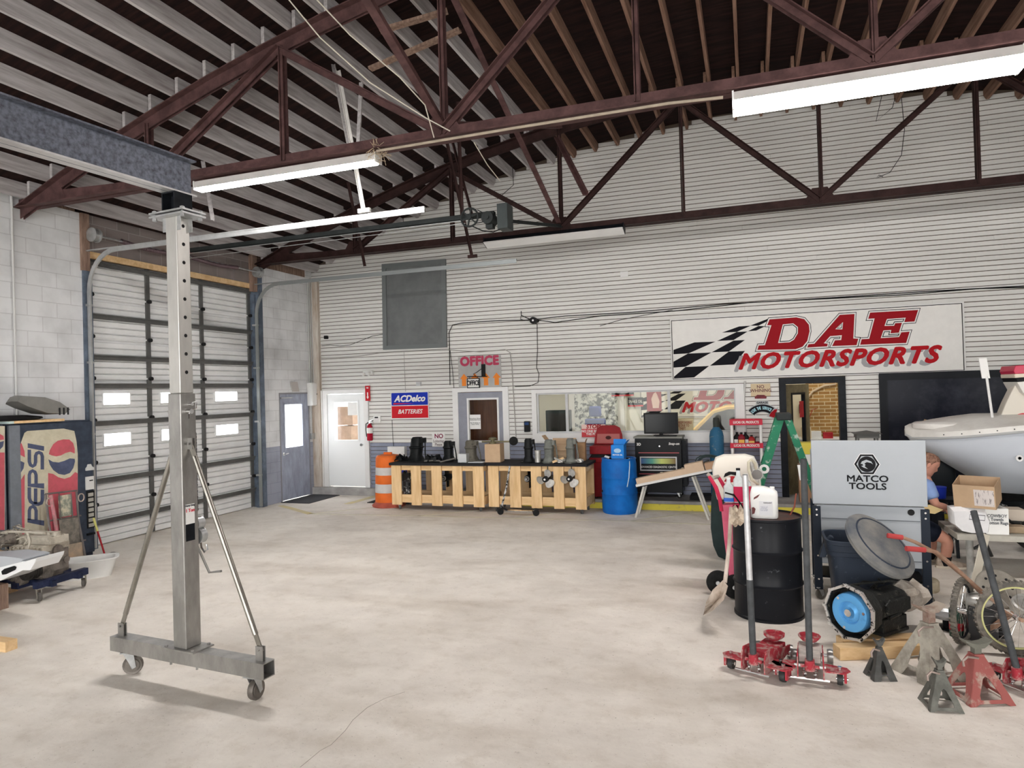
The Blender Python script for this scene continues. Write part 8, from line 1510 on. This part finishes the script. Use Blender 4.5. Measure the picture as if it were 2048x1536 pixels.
# hands: palm plus five curled fingers each, all part of the one body mesh
def hand(tag_, wrist, dirv, up, sgn):
    d = dirv.normalized(); u_ = (up-up.dot(d)*d).normalized(); s = d.cross(u_)*sgn; E = []
    jn[tag_+'w'] = (wrist, .026); jn[tag_+'p'] = (wrist+d*.045, .034); E += [(tag_+'w', tag_+'p')]
    for i, (off, L) in enumerate(((-.030, .070), (-.010, .080), (.010, .076), (.029, .060))):
        k = wrist+d*.078+s*off; jn[tag_+'k%d' % i] = (k, .0115); jn[tag_+'m%d' % i] = (k+d*L*.45-u_*.014, .0095); jn[tag_+'t%d' % i] = (k+d*L*.55-u_*.045, .008); E += [(tag_+'p', tag_+'k%d' % i), (tag_+'k%d' % i, tag_+'m%d' % i), (tag_+'m%d' % i, tag_+'t%d' % i)]
    t0 = wrist+d*.025-s*.036; jn[tag_+'a'] = (t0, .013); jn[tag_+'b'] = (t0+d*.03-s*.02-u_*.012, .011); jn[tag_+'c'] = (t0+d*.055-s*.01-u_*.028, .009); E += [(tag_+'p', tag_+'a'), (tag_+'a', tag_+'b'), (tag_+'b', tag_+'c')]
    return E
sk += hand('R', hr-(hr-elR).normalized()*.02, hr-elR, Vector((0, 0, 1)), 1)+[('ar5', 'Rw')]
sk += hand('L', hl-(hl-elL).normalized()*.02, hl-elL, Vector((0, 0, 1)), -1)+[('al5', 'Lw')]
body = skinned('body', jn, sk, skin, man, 'pelvis')
# head (joined into the body mesh): skull with face, bowed forward and looking right-down
hb = MB(); RH = EU(0, math.radians(28), 0)   # tilt: face points +x and down
hsec = []; NH = 28
for z, fx, bx, wy in ((-.125, .045, .03, .035), (-.115, .078, .045, .055), (-.09, .088, .055, .066), (-.06, .088, .07, .071), (-.03, .090, .085, .074), (.0, .092, .095, .077), (.03, .096, .100, .078), (.06, .094, .10, .076), (.09, .078, .085, .064), (.112, .045, .05, .040), (.12, .008, .01, .01)):
    ring = []
    for i in range(NH):
        a = 2*pi*i/NH; c_, s_ = math.cos(a), math.sin(a); x = (fx if c_ > 0 else bx)*c_; y = wy*s_
        if c_ > .9:
            nz = max(0, 1-abs(z+.03)/.045); x += .022*nz*(c_-.9)*10           # nose
            x += .006*max(0, 1-abs(z+.075)/.015); x -= .006*max(0, 1-abs(z+.062)/.008)   # lips
            x += .006*max(0, 1-abs(z-.03)/.02)
        if .55 < c_ < .95: x -= .010*max(0, 1-abs(z-.005)/.02)               # eye sockets
        if c_ > .8 and z < -.1: x += .006
        ring.append(hd+RH @ Vector((x, y, z)))
    hsec.append(ring)
hb.loft(hsec)
for s in (-1, 1):
    hb.ell(hd+RH @ Vector((-.008, s*.079, -.012)), (.018, .009, .032), RH, 12, 8); hb.ell(hd+RH @ Vector((.078, s*.030, .004)), (.010, .013, .009), RH, 10, 6)
hdo = mesh_obj('head', hb, skin, None, sm=50)
import bmesh as _bm
bmj = _bm.new(); bmj.from_mesh(body.data); bmj.from_mesh(hdo.data); bmj.to_mesh(body.data); bmj.free(); bpy.data.objects.remove(hdo); body.data.polygons.foreach_set('use_smooth', [True]*len(body.data.polygons))
hb = MB(); hs2 = []
for z, fx, bx, wy in ((-.045, .0, .088, .070), (-.02, .0, .098, .080), (.03, .055, .106, .083), (.065, .088, .106, .081), (.092, .080, .090, .068), (.116, .046, .052, .042), (.124, .008, .01, .01)):
    hs2.append([hd+RH @ Vector(((fx if math.cos(2*pi*i/NH) > 0 else bx)*math.cos(2*pi*i/NH), wy*math.sin(2*pi*i/NH), z)) for i in range(NH)])
hb.loft(hs2); mesh_obj('hair', hb, M('short_hair', (.16, .085, .06), .9, c2=(.32, .18, .13), sc_=40, lo=.4, hi=.6), man, sm=50)
cj = {'a': (pel+Vector((0, 0, .05)), .17), 'b': (Vector((-.17, .05, .66)), .168), 'c': (ch_, .172), 'd': (Vector((-.03, .05, .89)), .125), 'e': (Vector((.0, .04, .935)), .075), 'r0': (shR, .080), 'r1': (shR.lerp(elR, .45), .076), 'r2': (shR.lerp(elR, .72), .074), 'l0': (shL, .080), 'l1': (shL.lerp(elL, .45), .076), 'l2': (shL.lerp(elL, .72), .074)}
skinned('shirt', cj, [('a', 'b'), ('b', 'c'), ('c', 'd'), ('d', 'e'), ('d', 'r0'), ('r0', 'r1'), ('r1', 'r2'), ('d', 'l0'), ('l0', 'l1'), ('l1', 'l2')], shirt, man, 'a')
cj = {'a': (pel+Vector((0, 0, .02)), .175), 'r0': (hpR, .13), 'r1': (hpR.lerp(kn_r, .5), .118), 'r2': (hpR.lerp(kn_r, .82), .108), 'l0': (hpL, .13), 'l1': (hpL.lerp(kn_l, .5), .118), 'l2': (hpL.lerp(kn_l, .82), .108)}
skinned('shorts', cj, [('a', 'r0'), ('r0', 'r1'), ('r1', 'r2'), ('a', 'l0'), ('l0', 'l1'), ('l1', 'l2')], shorts_m, man, 'a')
for s, (k_, a_) in enumerate(((kn_r, an_r), (kn_l, an_l))):
    b = MB(); p0 = k_.lerp(a_, .62); b.tube([p0, p0.lerp(a_, .5), a_, a_+Vector((.01, 0, -.05))], [.058, .052, .045, .05], 18); mesh_obj('sock', b, sock, man, sm=60)
    fz = 0.0; f0 = Vector((a_.x, a_.y, 0)); b = MB(); secs = []
    for x, w_, h_ in ((-.075, .030, .07), (-.06, .042, .095), (-.01, .044, .105), (.04, .044, .085), (.10, .050, .065), (.16, .050, .05), (.20, .036, .038), (.215, .015, .02)):
        secs.append([f0+Vector((x, w_*math.cos(t), .018+max(0, h_*math.sin(t)))) for t in [2*pi*i/20 for i in range(20)]])
    b.loft(secs); sh_ = mesh_obj('shoe', b, M('shoe_tan', (.50, .42, .34), .7, c2=(.28, .22, .18), sc_=14), man, sm=50)
    b = MB(); b.loft([[f0+Vector((x*k, y*k*1.0, z)) for x, y in ((-.085, -.03), (-.05, -.048), (.05, -.05), (.16, -.056), (.215, -.03), (.222, 0), (.215, .03), (.16, .056), (.05, .05), (-.05, .048), (-.085, .03))] for k, z in ((1, 0.001), (1.02, .012), (.98, .024))]); mesh_obj('sole', b, M('sole_cream', (.66, .6, .5), .6), sh_, sm=30)
    if an_r.z < 0: pass
stl = thing('stool', 'low wooden stool under the seated man', 'stool', (MX_-.24, MY_+.05, 0)); b = MB(); b.b2((-.18, -.22, .30), (.20, .22, .335)); mesh_obj('seat', b, M('stool_yellow', (.62, .48, .22), .6, var=.2), stl, sm=0)
for sx in (-1, 1):
    for sy in (-1, 1): b = MB(); b.beam((sx*.16, sy*.19, 0), (sx*.14, sy*.17, .30), .03, .03); mesh_obj('leg', b, oldwood, stl, sm=0)
b = MB(); c = G(1866, 1020, 8.3)+Vector((MX_, MY_, 0)); b.prism([(-.12, -.03), (.02, -.045), (.10, .0), (-.02, .05), (-.12, .045)], (c.x, 8.34, c.z), (1, 0, 0), (0, 0, 1), .02); b.beam((c.x-.08, 8.33, 0), (c.x-.08, 8.33, c.z), .03, .03); one('yellow_step', 'tan wooden wedge on a post beside the seated person', 'wedge', b, M('wedge_tan', (.62, .48, .24), .6), sm=0)
